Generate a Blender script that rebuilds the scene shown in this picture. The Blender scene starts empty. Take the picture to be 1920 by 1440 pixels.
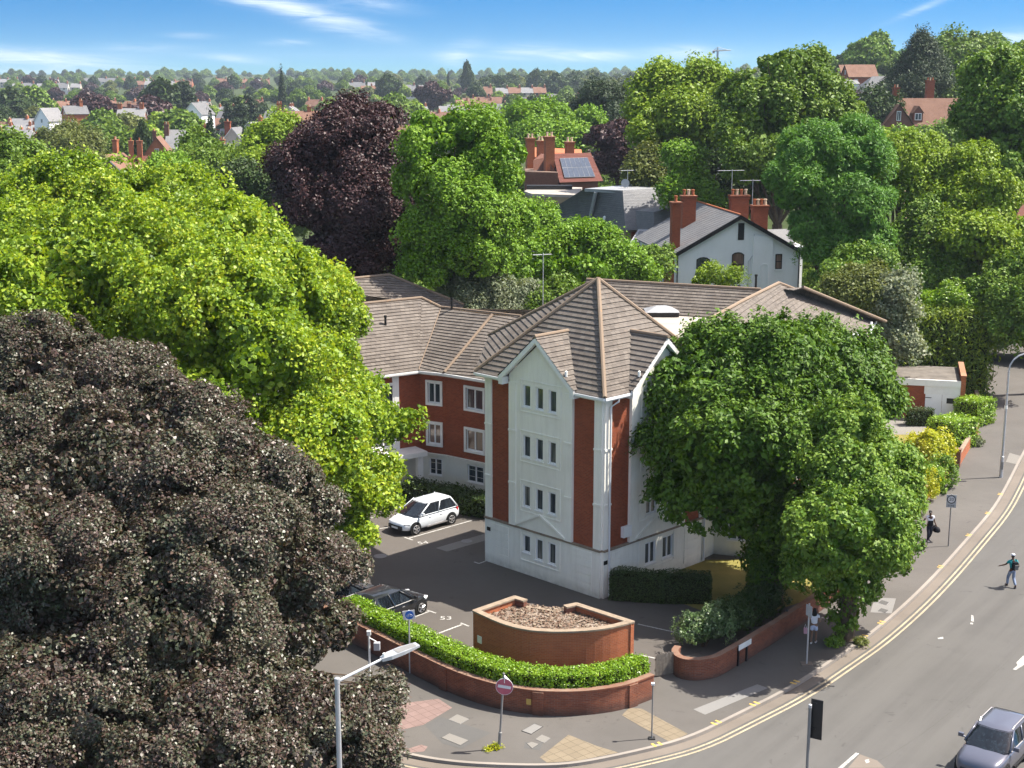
import bpy, bmesh, math, random
import numpy as np
from mathutils import Vector, Matrix
sc = bpy.context.scene
COL = sc.collection
R = math.radians
# ---------------------------------------------------------------- camera
F, TH, CH = 50/36*1920, R(12.0), 25.0
cam = bpy.data.objects.new("camera", bpy.data.cameras.new("camera"))
COL.objects.link(cam)
cam.location = (0, 0, CH); cam.rotation_euler = (R(90)-TH, 0, 0)
cam.data.sensor_width = 36; cam.data.lens = 50
cam.data.clip_start = 0.5; cam.data.clip_end = 12000
sc.camera = cam
CT, ST = math.cos(TH), math.sin(TH)
def ray(u, v):
    dx, dy = (u-960)/F, -(v-720)/F
    return Vector((dx, CT+dy*ST, -ST+dy*CT))
def G(u, v, z=0.0):            # where the sight line meets height z
    d = ray(u, v); t = (z-CH)/d.z
    return Vector((d.x*t, d.y*t, z))
def D(u, v, Y):                # where the sight line meets depth Y
    d = ray(u, v); t = Y/d.y
    return Vector((d.x*t, Y, CH+d.z*t))
def G2(u, v, z=0.0): return G(u, v, z).xy
# ---------------------------------------------------------------- sun and sky
SUN_EL, SUN_AZ = R(57), R(10)           # azimuth from +X towards +Y
S = Vector((math.cos(SUN_EL)*math.cos(SUN_AZ), math.cos(SUN_EL)*math.sin(SUN_AZ), math.sin(SUN_EL)))
sl = bpy.data.lights.new("sun", 'SUN'); sl.energy = 4.1; sl.angle = R(0.53); sl.color = (1.0, .94, .84)
so = bpy.data.objects.new("sun", sl); COL.objects.link(so)
so.rotation_euler = S.to_track_quat('Z', 'Y').to_euler(); so.location = (60, 20, 90)
sc.view_settings.view_transform = 'Standard'; sc.view_settings.look = 'None'
sc.view_settings.gamma = 1; sc.view_settings.use_curve_mapping = False
sc.view_settings.exposure = 1.5
sc.render.engine = 'CYCLES'
sc.cycles.max_bounces = 6; sc.cycles.transmission_bounces = 3; sc.cycles.volume_bounces = 0
sc.cycles.diffuse_bounces = 4; sc.cycles.glossy_bounces = 2; sc.cycles.caustics_reflective = False
sc.cycles.use_adaptive_sampling = True; sc.cycles.adaptive_threshold = 0.02

def nt(tree):
    N, Lk = tree.nodes, tree.links
    def n(typ, **kw):
        o = N.new(typ)
        for k, v in kw.items():
            if k == 'i':
                for kk, vv in v.items():
                    if hasattr(vv, 'is_output') or isinstance(vv, bpy.types.NodeSocket): Lk.new(vv, o.inputs[kk])
                    else: o.inputs[kk].default_value = vv
            else: setattr(o, k, v)
        return o
    def m(op, a, b=None, c=None, clamp=False):
        o = N.new('ShaderNodeMath'); o.operation = op; o.use_clamp = clamp
        for k, x in enumerate((a, b, c)):
            if x is None: continue
            if isinstance(x, bpy.types.NodeSocket): Lk.new(x, o.inputs[k])
            else: o.inputs[k].default_value = x
        return o.outputs[0]
    def mix(fac, a, b, mode='MIX'):
        o = N.new('ShaderNodeMix'); o.data_type = 'RGBA'; o.blend_type = mode
        for k, x in ((0, fac), (6, a), (7, b)):
            if isinstance(x, bpy.types.NodeSocket): Lk.new(x, o.inputs[k])
            elif k == 0: o.inputs[0].default_value = x
            else: o.inputs[k].default_value = (*x, 1) if len(x) == 3 else x
        return o.outputs[2]
    def ramp(fac, stops):
        o = N.new('ShaderNodeValToRGB'); e = o.color_ramp.elements
        while len(e) < len(stops): e.new(.5)
        for k, (p, c) in enumerate(stops):
            e[k].position = p; e[k].color = (*c, 1) if not isinstance(c, (int, float)) else (c, c, c, 1)
        if isinstance(fac, bpy.types.NodeSocket): Lk.new(fac, o.inputs[0])
        return o.outputs[0]
    return n, m, mix, ramp, Lk
w = bpy.data.worlds.new("World"); sc.world = w; w.use_nodes = True
w.node_tree.nodes.clear()
n, m, mix, ramp, Lk = nt(w.node_tree)
tc = n('ShaderNodeTexCoord').outputs['Generated']
sx = n('ShaderNodeSeparateXYZ', i={0: tc})
X, Y_, Z = sx.outputs
# the real sky deepens within a few degrees of this horizon
zz = m('ADD', Z, m('MULTIPLY', .38, m('SUBTRACT', 1, m('POWER', 2.718, m('MULTIPLY', m('MAXIMUM', Z, 0), -16)))))
cb = n('ShaderNodeCombineXYZ', i={0: X, 1: Y_, 2: m('MAXIMUM', zz, .06)})
nv = n('ShaderNodeVectorMath', operation='NORMALIZE', i={0: cb.outputs[0]})
sky = n('ShaderNodeTexSky', sky_type='NISHITA', sun_disc=False, sun_elevation=SUN_EL, sun_rotation=R(90)-SUN_AZ,
        altitude=50, air_density=1.0, dust_density=.5, ozone_density=2.2, i={0: nv.outputs[0]})
tint = ramp(m('MULTIPLY', Z, 4, clamp=True), [(0, (.10, .235, .29)), (.04, (.066, .225, .30)), (.24, (.018, .25, .38)), (.45, (.35, .6, .75)), (.9, (1.45, 1.06, .76))])
hs = n('ShaderNodeMix', data_type='RGBA', blend_type='MULTIPLY', i={0: 1.0, 6: sky.outputs[0], 7: tint})
hs_out = hs.outputs[2]
ax = m('DIVIDE', X, m('MAXIMUM', Y_, .05)); ez = m('DIVIDE', Z, m('MAXIMUM', Y_, .05))
def ae(u, v):
    d = ray(u, v); return d.x/d.y, d.z/d.y
wisp = None
cv = n('ShaderNodeCombineXYZ', i={0: m('MULTIPLY', ax, 9), 1: m('MULTIPLY', m('SUBTRACT', ez, m('MULTIPLY', ax, -.05)), 75), 2: 0.3})
nz = n('ShaderNodeTexNoise', i={'Vector': cv.outputs[0], 'Scale': 2.2, 'Detail': 8, 'Roughness': .6, 'Distortion': .9}).outputs[0]
nzr = m('MULTIPLY', m('SUBTRACT', nz, .27), 2.6, clamp=True)
for (u, v, lu, lv, tilt, amp) in [(590, 28, 110, 17, .27, 1.0), (480, 2, 70, 10, .1, .6), (60, 108, 170, 14, .07, .9), (440, 110, 55, 6, .08, .55), (355, 67, 40, 5, .03, .35),
                            (540, 80, 40, 6, .0, .4), (855, 105, 32, 14, 0, .55), (985, 97, 60, 12, -.05, .6), (1100, 105, 80, 10, 0, .75), (1290, 100, 60, 12, 0, .7),
                            (700, 8, 70, 12, .1, .4), (880, 82, 30, 10, 0, .3), (1880, 75, 90, 14, -.1, .7), (1730, 15, 50, 6, -.4, .4), (0, 135, 200, 10, 0, .5), (250, 90, 90, 8, 0, .25)]:
    a0, e0 = ae(u, v); La, Le = lu/F, lv/F
    da = m('SUBTRACT', ax, a0); de = m('SUBTRACT', m('SUBTRACT', ez, e0), m('MULTIPLY', da, -tilt))
    g = m('POWER', 2.718, m('MULTIPLY', -1, m('ADD', m('POWER', m('DIVIDE', da, La), 2), m('POWER', m('DIVIDE', de, Le), 2))))
    g = m('MULTIPLY', g, amp)
    wisp = g if wisp is None else m('ADD', wisp, g)
cl = m('MULTIPLY', m('MULTIPLY', wisp, nzr), m('GREATER_THAN', Y_, .06), clamp=True)
skyc = mix(m('MULTIPLY', cl, .95), hs_out, (2.7, 2.95, 3.1))
bg = n('ShaderNodeBackground', i={'Color': skyc, 'Strength': .15})
n('ShaderNodeOutputWorld', i={'Surface': bg.outputs[0]})

# ---------------------------------------------------------------- materials
MATS = {}
def newmat(name):
    mt = bpy.data.materials.new(name); mt.use_nodes = True; mt.node_tree.nodes.clear(); MATS[name] = mt
    return mt, nt(mt.node_tree)
def finish(mt, T, col, rough=.7, spec=.3, metal=0., bump=None, bstr=.3, bdist=.02, coat=0.):
    n, m, mix, ramp, Lk = T
    p = n('ShaderNodeBsdfPrincipled', i={'Roughness': rough, 'Specular IOR Level': spec, 'Metallic': metal, 'Coat Weight': coat, 'Coat Roughness': .05})
    if isinstance(col, bpy.types.NodeSocket): Lk.new(col, p.inputs['Base Color'])
    else: p.inputs['Base Color'].default_value = (*col, 1)
    if bump is not None:
        b = n('ShaderNodeBump', i={'Strength': bstr, 'Distance': bdist, 'Height': bump}); Lk.new(b.outputs[0], p.inputs['Normal'])
    n('ShaderNodeOutputMaterial', i={'Surface': p.outputs[0]})
    return mt
def obco(T):
    n = T[0]; return n('ShaderNodeTexCoord').outputs['Object']
def noise(T, vec, scale, detail=4, rough=.55, dist=0):
    return T[0]('ShaderNodeTexNoise', i={'Vector': vec, 'Scale': scale, 'Detail': detail, 'Roughness': rough, 'Distortion': dist}).outputs[0]
def plain(name, col, rough=.6, spec=.3, metal=0, var=.12, scale=3, coat=0):
    if name in MATS: return MATS[name]
    mt, T = newmat(name); n, m, mix, ramp, Lk = T
    nz = noise(T, obco(T), scale)
    a = tuple(c*(1-var) for c in col); b = tuple(min(1, c*(1+var)) for c in col)
    return finish(mt, T, mix(m('MULTIPLY', m('SUBTRACT', nz, .25), 2, clamp=True), a, b), rough, spec, metal, coat=coat)
def walluv(T):
    n, m, mix, ramp, Lk = T
    P = obco(T); Nn = n('ShaderNodeNewGeometry').outputs['True Normal']
    t = n('ShaderNodeVectorMath', operation='CROSS_PRODUCT', i={0: (0, 0, 1), 1: Nn})
    t = n('ShaderNodeVectorMath', operation='NORMALIZE', i={0: t.outputs[0]}).outputs[0]
    bt = n('ShaderNodeVectorMath', operation='CROSS_PRODUCT', i={0: Nn, 1: t}).outputs[0]
    u = n('ShaderNodeVectorMath', operation='DOT_PRODUCT', i={0: P, 1: t}).outputs['Value']
    v = n('ShaderNodeVectorMath', operation='DOT_PRODUCT', i={0: P, 1: bt}).outputs['Value']
    c = n('ShaderNodeCombineXYZ', i={0: u, 1: v}).outputs[0]
    return P, c, u, v
def brickmat(name, c1, c2, mortar, bw=.215, bh=.075, ms=.009, stain=.25, big=.5, lowdark=0):
    mt, T = newmat(name); n, m, mix, ramp, Lk = T
    P, c, u, v = walluv(T)
    b = n('ShaderNodeTexBrick', i={'Vector': c, 'Color1': (*c1, 1), 'Color2': (*c2, 1), 'Mortar': (*mortar, 1), 'Scale': 1, 'Mortar Size': ms, 'Mortar Smooth': .3,
          'Bias': 0, 'Brick Width': bw, 'Row Height': bh}); b.offset = .5
    nz = noise(T, P, big, 6, .65); nz2 = noise(T, P, 7, 3)
    col = mix(m('MULTIPLY', m('SUBTRACT', nz, .35), 2.2*stain, clamp=True), b.outputs[0], tuple(x*.45 for x in c1))
    col = mix(m('MULTIPLY', m('SUBTRACT', nz2, .5), .9, clamp=True), col, tuple(min(1, x*1.7) for x in c2))
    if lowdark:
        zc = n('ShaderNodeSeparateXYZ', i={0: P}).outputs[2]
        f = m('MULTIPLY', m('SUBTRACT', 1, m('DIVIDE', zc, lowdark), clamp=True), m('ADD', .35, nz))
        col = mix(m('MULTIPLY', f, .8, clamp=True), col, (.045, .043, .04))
    return finish(mt, T, col, .85, .2, bump=b.outputs['Fac'], bstr=-.4 if False else .25, bdist=.01)
brickmat('brick_red', (.33, .078, .034), (.23, .05, .024), (.25, .13, .08), stain=.55)
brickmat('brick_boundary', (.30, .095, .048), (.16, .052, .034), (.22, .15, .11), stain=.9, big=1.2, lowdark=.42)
brickmat('brick_orange', (.42, .125, .05), (.30, .08, .034), (.34, .19, .12), stain=.5)
brickmat('brick_dark', (.20, .075, .05), (.14, .05, .036), (.18, .13, .1), stain=.4)
brickmat('brick_buff', (.30, .235, .14), (.24, .18, .105), (.3, .26, .2), stain=.3)
def stuccomat(name, col, stain, groove=0):
    mt, T = newmat(name); n, m, mix, ramp, Lk = T
    P, c, u, v = walluv(T)
    st = n('ShaderNodeMapping', i={'Vector': c, 'Scale': (2.2, .25, 1)}).outputs[0]
    nz = noise(T, st, 1.5, 6, .65); nz2 = noise(T, P, .6, 4)
    cc = mix(m('MULTIPLY', m('SUBTRACT', nz, .45), 2.2, clamp=True), col, stain)
    cc = mix(m('MULTIPLY', m('SUBTRACT', nz2, .5), 1.3, clamp=True), cc, tuple(x*.9 for x in stain))
    zc = n('ShaderNodeSeparateXYZ', i={0: P}).outputs[2]
    low = m('MULTIPLY', m('SUBTRACT', 1, m('DIVIDE', zc, .55), clamp=True), m('MULTIPLY', noise(T, P, 3, 5), 1.1), clamp=True)
    cc = mix(m('MULTIPLY', low, .75), cc, (.2, .19, .165))
    return finish(mt, T, cc, .75, .25, bump=noise(T, P, 40, 2), bstr=.08)
stuccomat('stucco', (.87, .845, .765), (.72, .69, .61))
stuccomat('stucco_white', (.86, .87, .87), (.80, .81, .81))
stuccomat('stucco_cream', (.76, .74, .66), (.66, .63, .55))
def tilemat(name, c1, c2, c3, tw=.33, th=.3, lichen=(.42, .19, .06), lam=.35, gap=.012, zt=None):
    mt, T = newmat(name); n, m, mix, ramp, Lk = T
    P, c, u, v = walluv(T)
    b = n('ShaderNodeTexBrick', i={'Vector': c, 'Color1': (*c1, 1), 'Color2': (*c2, 1), 'Mortar': (*[x*.35 for x in c1], 1), 'Scale': 1, 'Mortar Size': gap,
          'Mortar Smooth': .2, 'Brick Width': tw, 'Row Height': th}); b.offset = .5
    nz = noise(T, P, .45, 5, .6); nz2 = noise(T, P, 5, 4, .7)
    col = mix(m('MULTIPLY', m('SUBTRACT', nz, .4), 1.5, clamp=True), b.outputs[0], c3)
    lf = m('MULTIPLY', m('SUBTRACT', nz2, .62), 6*lam, clamp=True)
    if zt:
        zc = n('ShaderNodeSeparateXYZ', i={0: P}).outputs[2]
        lf = m('MULTIPLY', lf, m('ADD', .25, m('MULTIPLY', m('DIVIDE', m('SUBTRACT', zc, zt[0]), zt[1]-zt[0]), 1.6, clamp=True)), clamp=True)
    col = mix(lf, col, lichen)
    return finish(mt, T, col, .85, .2, bump=b.outputs['Fac'], bstr=.2, bdist=.012)
tilemat('roof_tile', (.158, .136, .117), (.098, .083, .072), (.182, .16, .141), zt=(10.3, 14.6))
tilemat('ridge_tile', (.22, .165, .12), (.18, .135, .1), (.25, .19, .14), lichen=(.5, .24, .07), lam=.8, tw=9, th=9)
tilemat('slate_grey', (.155, .155, .16), (.125, .127, .135), (.185, .185, .185), tw=.25, th=.2, lam=.12, lichen=(.24, .24, .2), gap=.006)
tilemat('slate_pale', (.215, .213, .217), (.175, .176, .184), (.25, .247, .245), tw=.25, th=.2, lam=.1, lichen=(.4, .38, .33), gap=.006)
tilemat('tile_red', (.14, .05, .038), (.11, .042, .034), (.16, .065, .048), tw=.17, th=.11, lam=.1, gap=.006)
tilemat('tile_brown', (.20, .11, .075), (.16, .085, .06), (.24, .14, .1), tw=.17, th=.11, lam=.1, gap=.006)
def asphalt(name, c, var=.25, patch=None, big=.18, crack=True, track=False):
    mt, T = newmat(name); n, m, mix, ramp, Lk = T
    P = obco(T)
    nz = noise(T, P, big, 6, .6, .3); nz2 = noise(T, P, 1.7, 5, .7); nz3 = noise(T, P, 45, 2)
    col = mix(m('MULTIPLY', m('SUBTRACT', nz, .3), 2.2, clamp=True), tuple(x*(1-var) for x in c), tuple(x*(1+var) for x in c))
    col = mix(m('MULTIPLY', m('SUBTRACT', nz2, .52), 1.6, clamp=True), col, tuple(x*.72 for x in c))
    col = mix(m('MULTIPLY', nz3, .35), col, tuple(x*1.35 for x in c))
    if track:
        mp = n('ShaderNodeMapping', i={'Vector': P, 'Rotation': (0, 0, R(-54))}).outputs[0]
        mp = n('ShaderNodeMapping', i={'Vector': mp, 'Scale': (.035, .75, 1)}).outputs[0]
        tk = noise(T, mp, 1.3, 5, .65)
        col = mix(m('MULTIPLY', m('SUBTRACT', tk, .42), 2.4, clamp=True), col, tuple(x*1.32 for x in c)); col = mix(m('MULTIPLY', m('SUBTRACT', .42, tk), 2.2, clamp=True), col, tuple(x*.74 for x in c))
    if crack:
        dw = n('ShaderNodeVectorMath', operation='ADD', i={0: P, 1: n('ShaderNodeVectorMath', operation='SCALE', i={0: n('ShaderNodeTexNoise', i={'Vector': P, 'Scale': .7, 'Detail': 4}).outputs[1], 'Scale': 2.5}).outputs[0]}).outputs[0]
        vo = n('ShaderNodeTexVoronoi', feature='DISTANCE_TO_EDGE', i={'Vector': dw, 'Scale': .16}).outputs['Distance']
        ck = m('MULTIPLY', m('LESS_THAN', vo, .007), m('GREATER_THAN', nz2, .56))
        col = mix(m('MULTIPLY', ck, .3), col, tuple(x*.35 for x in c))
    return finish(mt, T, col, .88, .25, bump=nz3, bstr=.25, bdist=.01)
asphalt('asphalt_road', (.084, .081, .077), .13, track=True)
asphalt('asphalt_pavement', (.094, .087, .080), .2)
asphalt('asphalt_carpark', (.088, .078, .07), .16)
asphalt('tarmac_patch', (.085, .083, .08), .12, crack=False)
asphalt('tarmac_pale', (.18, .175, .168), .12, crack=False)
asphalt('concrete', (.175, .165, .15), .15, crack=False)
asphalt('kerb_stone', (.24, .215, .19), .25, crack=False)
asphalt('gutter_stone', (.15, .128, .108), .25, crack=False)
def pavers(name, c, sz):
    mt, T = newmat(name); n, m, mix, ramp, Lk = T
    P = obco(T)
    r = n('ShaderNodeMapping', i={'Vector': P, 'Rotation': (0, 0, R(-38))}).outputs[0]
    b = n('ShaderNodeTexBrick', i={'Vector': r, 'Color1': (*c, 1), 'Color2': (*[x*.86 for x in c], 1), 'Mortar': (*[x*.5 for x in c], 1), 'Scale': 1, 'Mortar Size': .012, 'Brick Width': sz, 'Row Height': sz})
    b.offset = 0
    col = mix(m('MULTIPLY', m('SUBTRACT', noise(T, P, 2, 5), .4), 1.2, clamp=True), b.outputs[0], tuple(x*.72 for x in c))
    return finish(mt, T, col, .85, .2)
pavers('tactile_buff', (.205, .168, .118), .4)
pavers('paving_pink', (.215, .15, .135), .4)
def worn(name, col, under, thr):
    mt, T = newmat(name); n, m, mix, ramp, Lk = T
    P = obco(T); f = m('MULTIPLY', m('SUBTRACT', noise(T, P, 9, 6, .75), thr), 7, clamp=True); f2 = m('MULTIPLY', m('SUBTRACT', noise(T, P, .9, 4), .3), 1.8, clamp=True)
    return finish(mt, T, mix(m('MULTIPLY', f, m('ADD', .45, m('MULTIPLY', f2, .5))), under, col), .8, .2)
worn('paint_white', (.60, .59, .56), (.11, .10, .095), .36)
worn('paint_yellow', (.46, .385, .26), (.12, .105, .09), .33)

plain('paint_bright_yellow', (.50, .34, .09), .65, var=.15, scale=4)
def grassmat(name, a, b, c):
    mt, T = newmat(name); n, m, mix, ramp, Lk = T
    P = obco(T); z = noise(T, P, .5, 6, .65); z2 = noise(T, P, 14, 4, .7)
    col = mix(m('MULTIPLY', m('SUBTRACT', z, .35), 3, clamp=True), a, b)
    col = mix(m('MULTIPLY', m('SUBTRACT', z2, .5), 2.5, clamp=True), col, c)
    return finish(mt, T, col, .95, .1, bump=z2, bstr=.6, bdist=.05)
grassmat('lawn', (.17, .155, .045), (.26, .215, .07), (.12, .135, .03))
grassmat('lawn_green', (.09, .15, .025), (.12, .17, .03), (.06, .11, .02))
grassmat('ground', (.035, .055, .016), (.05, .066, .022), (.06, .06, .03))
grassmat('sandy_yard', (.5, .38, .27), (.44, .33, .23), (.38, .3, .2))
plain('white_upvc', (.82, .82, .82), .35, .4, var=.03)
plain('white_trim', (.80, .79, .76), .5, .3, var=.06)
plain('coping', (.25, .195, .145), .8, .2, var=.25)
plain('lead', (.27, .275, .285), .5, .4, var=.15)
plain('pipe_black', (.012, .012, .013), .4, .4)
plain('pipe_grey', (.62, .63, .65), .4, .4, var=.05)
plain('galv', (.42, .43, .45), .42, .5, metal=.35, var=.08)
plain('post_grey', (.20, .195, .19), .5, .4, var=.08)
plain('black_metal', (.01, .01, .012), .4, .5)
plain('bark', (.10, .075, .055), .95, .1, var=.4, scale=4)
plain('bark_pale', (.22, .19, .14), .95, .1, var=.4, scale=3)
plain('timber_grey', (.22, .19, .16), .85, .15, var=.25, scale=8)
plain('terracotta', (.36, .12, .055), .75, .2, var=.2)
plain('pot_buff', (.56, .44, .32), .75, .2, var=.15)
plain('black_board', (.013, .012, .012), .5, .3)
plain('solar_frame', (.16, .17, .19), .4, .3)
plain('rubber', (.012, .012, .012), .8, .2)
plain('alloy', (.45, .44, .44), .3, .6, metal=.7)
plain('plate_white', (.75, .75, .72), .5)
plain('plate_yellow', (.7, .5, .05), .5)
plain('red_lens', (.5, .012, .015), .15, .6)
plain('headlamp', (.65, .67, .7), .08, .8)
plain('grille_black', (.012, .012, .013), .5, .4)
plain('sign_red', (.42, .10, .14), .5, var=.1)
plain('sign_white', (.62, .62, .64), .5, var=.04)
plain('sign_blue', (.02, .13, .50), .45, var=.03)
plain('sign_grey', (.40, .41, .43), .5, var=.05)
plain('sign_black', (.03, .03, .03), .5)
plain('flat_felt', (.14, .125, .11), .9, .15, var=.3, scale=1.5)
plain('flat_pale', (.33, .30, .265), .9, .15, var=.25, scale=.6)
plain('stone_pale', (.5, .46, .4), .85, .2, var=.15)
plain('dish_grey', (.3, .33, .36), .5)
plain('crane_grey', (.3, .34, .38), .5)
def glassmat(name, a, b, rough=.06):
    mt, T = newmat(name); n, m, mix, ramp, Lk = T
    g = n('ShaderNodeNewGeometry').outputs['Random Per Island']
    P = obco(T)
    s = n('ShaderNodeMapping', i={'Vector': P, 'Scale': (3, 3, .25)}).outputs[0]
    f = m('MULTIPLY', m('SUBTRACT', noise(T, s, 2.5, 3), .42), 4, clamp=True)
    return finish(mt, T, mix(m('MULTIPLY', f, g), a, b), rough, .6)
glassmat('glass', (.025, .033, .042), (.17, .19, .19))
glassmat('glass_curtain', (.05, .06, .06), (.34, .33, .29))
glassmat('glass_warm', (.16, .10, .075), (.3, .2, .15))
glassmat('car_glass', (.008, .01, .014), (.02, .03, .04), .03)
def solarmat():
    mt, T = newmat('solar_cell'); n, m, mix, ramp, Lk = T
    P, c, u, v = walluv(T)
    b = n('ShaderNodeTexBrick', i={'Vector': c, 'Color1': (.03, .045, .075, 1), 'Color2': (.035, .05, .08, 1), 'Mortar': (.09, .11, .15, 1), 'Scale': 1, 'Mortar Size': .01, 'Brick Width': .16, 'Row Height': .16}); b.offset = 0
    return finish(mt, T, b.outputs[0], .25, .25)
solarmat()
def litter():
    mt, T = newmat('leaf_litter'); n, m, mix, ramp, Lk = T
    P = obco(T)
    vo = n('ShaderNodeTexVoronoi', i={'Vector': P, 'Scale': 13}).outputs['Color']
    sp = n('ShaderNodeSeparateColor', i={0: vo}).outputs[0]
    col = ramp(sp, [(0, (.14, .095, .07)), (.3, (.2, .15, .12)), (.5, (.28, .235, .19)), (.75, (.12, .075, .055)), (1, (.33, .29, .24))])
    col = mix(m('MULTIPLY', m('SUBTRACT', noise(T, P, .8, 4), .35), 1.6, clamp=True), col, (.2, .165, .14))
    return finish(mt, T, col, .95, .1, bump=sp, bstr=.5, bdist=.03)
litter()
def leafmat(name, cols, trans=.3, rough=.5, spec=.35, tcol=1.6, big=.35):
    mt, T = newmat(name); n, m, mix, ramp, Lk = T
    g = n('ShaderNodeNewGeometry').outputs['Random Per Island']
    z = noise(T, obco(T), big, 3)
    k = m('ADD', m('MULTIPLY', g, .65), m('MULTIPLY', m('SUBTRACT', z, .3), .9), clamp=True)
    c = ramp(k, [(i/(len(cols)-1), x) for i, x in enumerate(cols)])
    p = n('ShaderNodeBsdfPrincipled', i={'Base Color': c, 'Roughness': rough, 'Specular IOR Level': spec})
    tcl = mix(1., c, (tcol, tcol*.95, tcol*.5), 'MULTIPLY')
    t = n('ShaderNodeBsdfTranslucent', i={'Color': tcl})
    x = n('ShaderNodeMixShader', i={0: trans, 1: p.outputs[0], 2: t.outputs[0]})
    n('ShaderNodeOutputMaterial', i={'Surface': x.outputs[0]})
    return mt
leafmat('leaf_plane', [(0.0487, 0.1067, 0.01), (0.1171, 0.2027, 0.014), (0.1951, 0.2988, 0.018), (0.2926, 0.3735, 0.022), (0.3512, 0.3628, 0.035)], 0.27, 0.5, 0.3)
leafmat('leaf_beech', [(0.028, 0.022, 0.018), (0.066, 0.038, 0.033), (0.046, 0.06, 0.03), (0.1, 0.056, 0.046), (0.076, 0.095, 0.05), (0.14, 0.1, 0.078)], .16, 0.42, 0.42, 1.3)
leafmat('leaf_copper', [(0.0247, 0.0113, 0.0142), (0.0426, 0.017, 0.0207), (0.0616, 0.0246, 0.0246), (0.0471, 0.0264, 0.0226)], .12, 0.5, 0.35, 1.3)
leafmat('leaf_chestnut', [(0.0296, 0.0729, 0.0073), (0.0572, 0.1232, 0.0103), (0.0886, 0.1661, 0.0131), (0.1281, 0.2035, 0.0204)], 0.17, 0.52, 0.2)
leafmat('leaf_lime', [(0.0482, 0.1094, 0.013), (0.0894, 0.175, 0.0194), (0.1513, 0.2407, 0.0302), (0.2063, 0.2916, 0.0432)], 0.18, 0.52, 0.2)
leafmat('leaf_ash', [(0.065, 0.145, 0.012), (0.1105, 0.2175, 0.015), (0.156, 0.2755, 0.02), (0.208, 0.319, 0.03)], 0.2, 0.52, 0.2)
leafmat('leaf_mid', [(0.054, 0.108, 0.014), (0.09, 0.162, 0.018), (0.126, 0.2025, 0.022), (0.18, 0.2497, 0.03)], 0.18, 0.52, 0.2)
leafmat('leaf_yellowgreen', [(0.09, 0.161, 0.0126), (0.144, 0.231, 0.0162), (0.198, 0.287, 0.0216), (0.252, 0.322, 0.0315)], 0.22, 0.52, 0.2)
leafmat('leaf_robinia', [(0.0495, 0.135, 0.0198), (0.077, 0.189, 0.0252), (0.11, 0.2295, 0.0315), (0.132, 0.2565, 0.036)], 0.22, 0.52, 0.2)
leafmat('leaf_dark', [(0.018, 0.04, 0.01), (0.03, 0.058, 0.013), (0.045, 0.078, 0.016), (0.06, 0.095, 0.02)], 0.14, 0.52, 0.2)
leafmat('leaf_conifer', [(.016, .034, .012), (.026, .048, .016), (.036, .062, .022), (.05, .075, .03)], .12, .6, .25)
leafmat('leaf_olive', [(0.069, 0.0938, 0.02), (0.1035, 0.1313, 0.03), (0.138, 0.1625, 0.04), (0.1725, 0.1875, 0.055)], 0.2, 0.52, 0.2)
leafmat('leaf_grey', [(0.0938, 0.1313, 0.0625), (0.15, 0.1875, 0.1063), (0.2, 0.225, 0.1375), (0.275, 0.2937, 0.2)], .28, .5, .3)
leafmat('leaf_hedge', [(0.0975, 0.203, 0.01), (0.156, 0.28, 0.014), (0.221, 0.357, 0.018), (0.286, 0.378, 0.028)], 0.24, .4, .45, big=1.5)
leafmat('leaf_laurel', [(0.0887, 0.1915, 0.0065), (0.1331, 0.25, 0.0097), (0.1775, 0.2979, 0.0113), (0.2218, 0.3298, 0.0162)], 0.25, .4, .45, big=1.)
leafmat('leaf_gold', [(0.2, 0.26, 0.008), (0.32, 0.36, 0.012), (0.42, 0.43, 0.015), (0.5, 0.46, 0.03)], .32, .45, .4, big=1.)
leafmat('leaf_hedge_dark', [(.022, .048, .010), (.035, .068, .013), (.05, .088, .017), (.07, .11, .022)], .22, .45, .4, big=1.)
leafmat('leaf_variegated', [(0.05, 0.1, 0.03), (0.085, 0.15, 0.045), (0.14, 0.2, 0.08), (0.26, 0.31, 0.18)], .2, .4, .45, big=1.2)
leafmat('leaf_leylandii', [(0.042, 0.087, 0.0072), (0.075, 0.1275, 0.009), (0.135, 0.195, 0.0108), (0.24, 0.3, 0.0144)], 0.18, .55, .25, big=.8)
plain('far_render', (.42, .38, .32), .8, .2, var=.25, scale=.2)
plain('far_white', (.55, .53, .5), .8, .2, var=.2, scale=.2)
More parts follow.
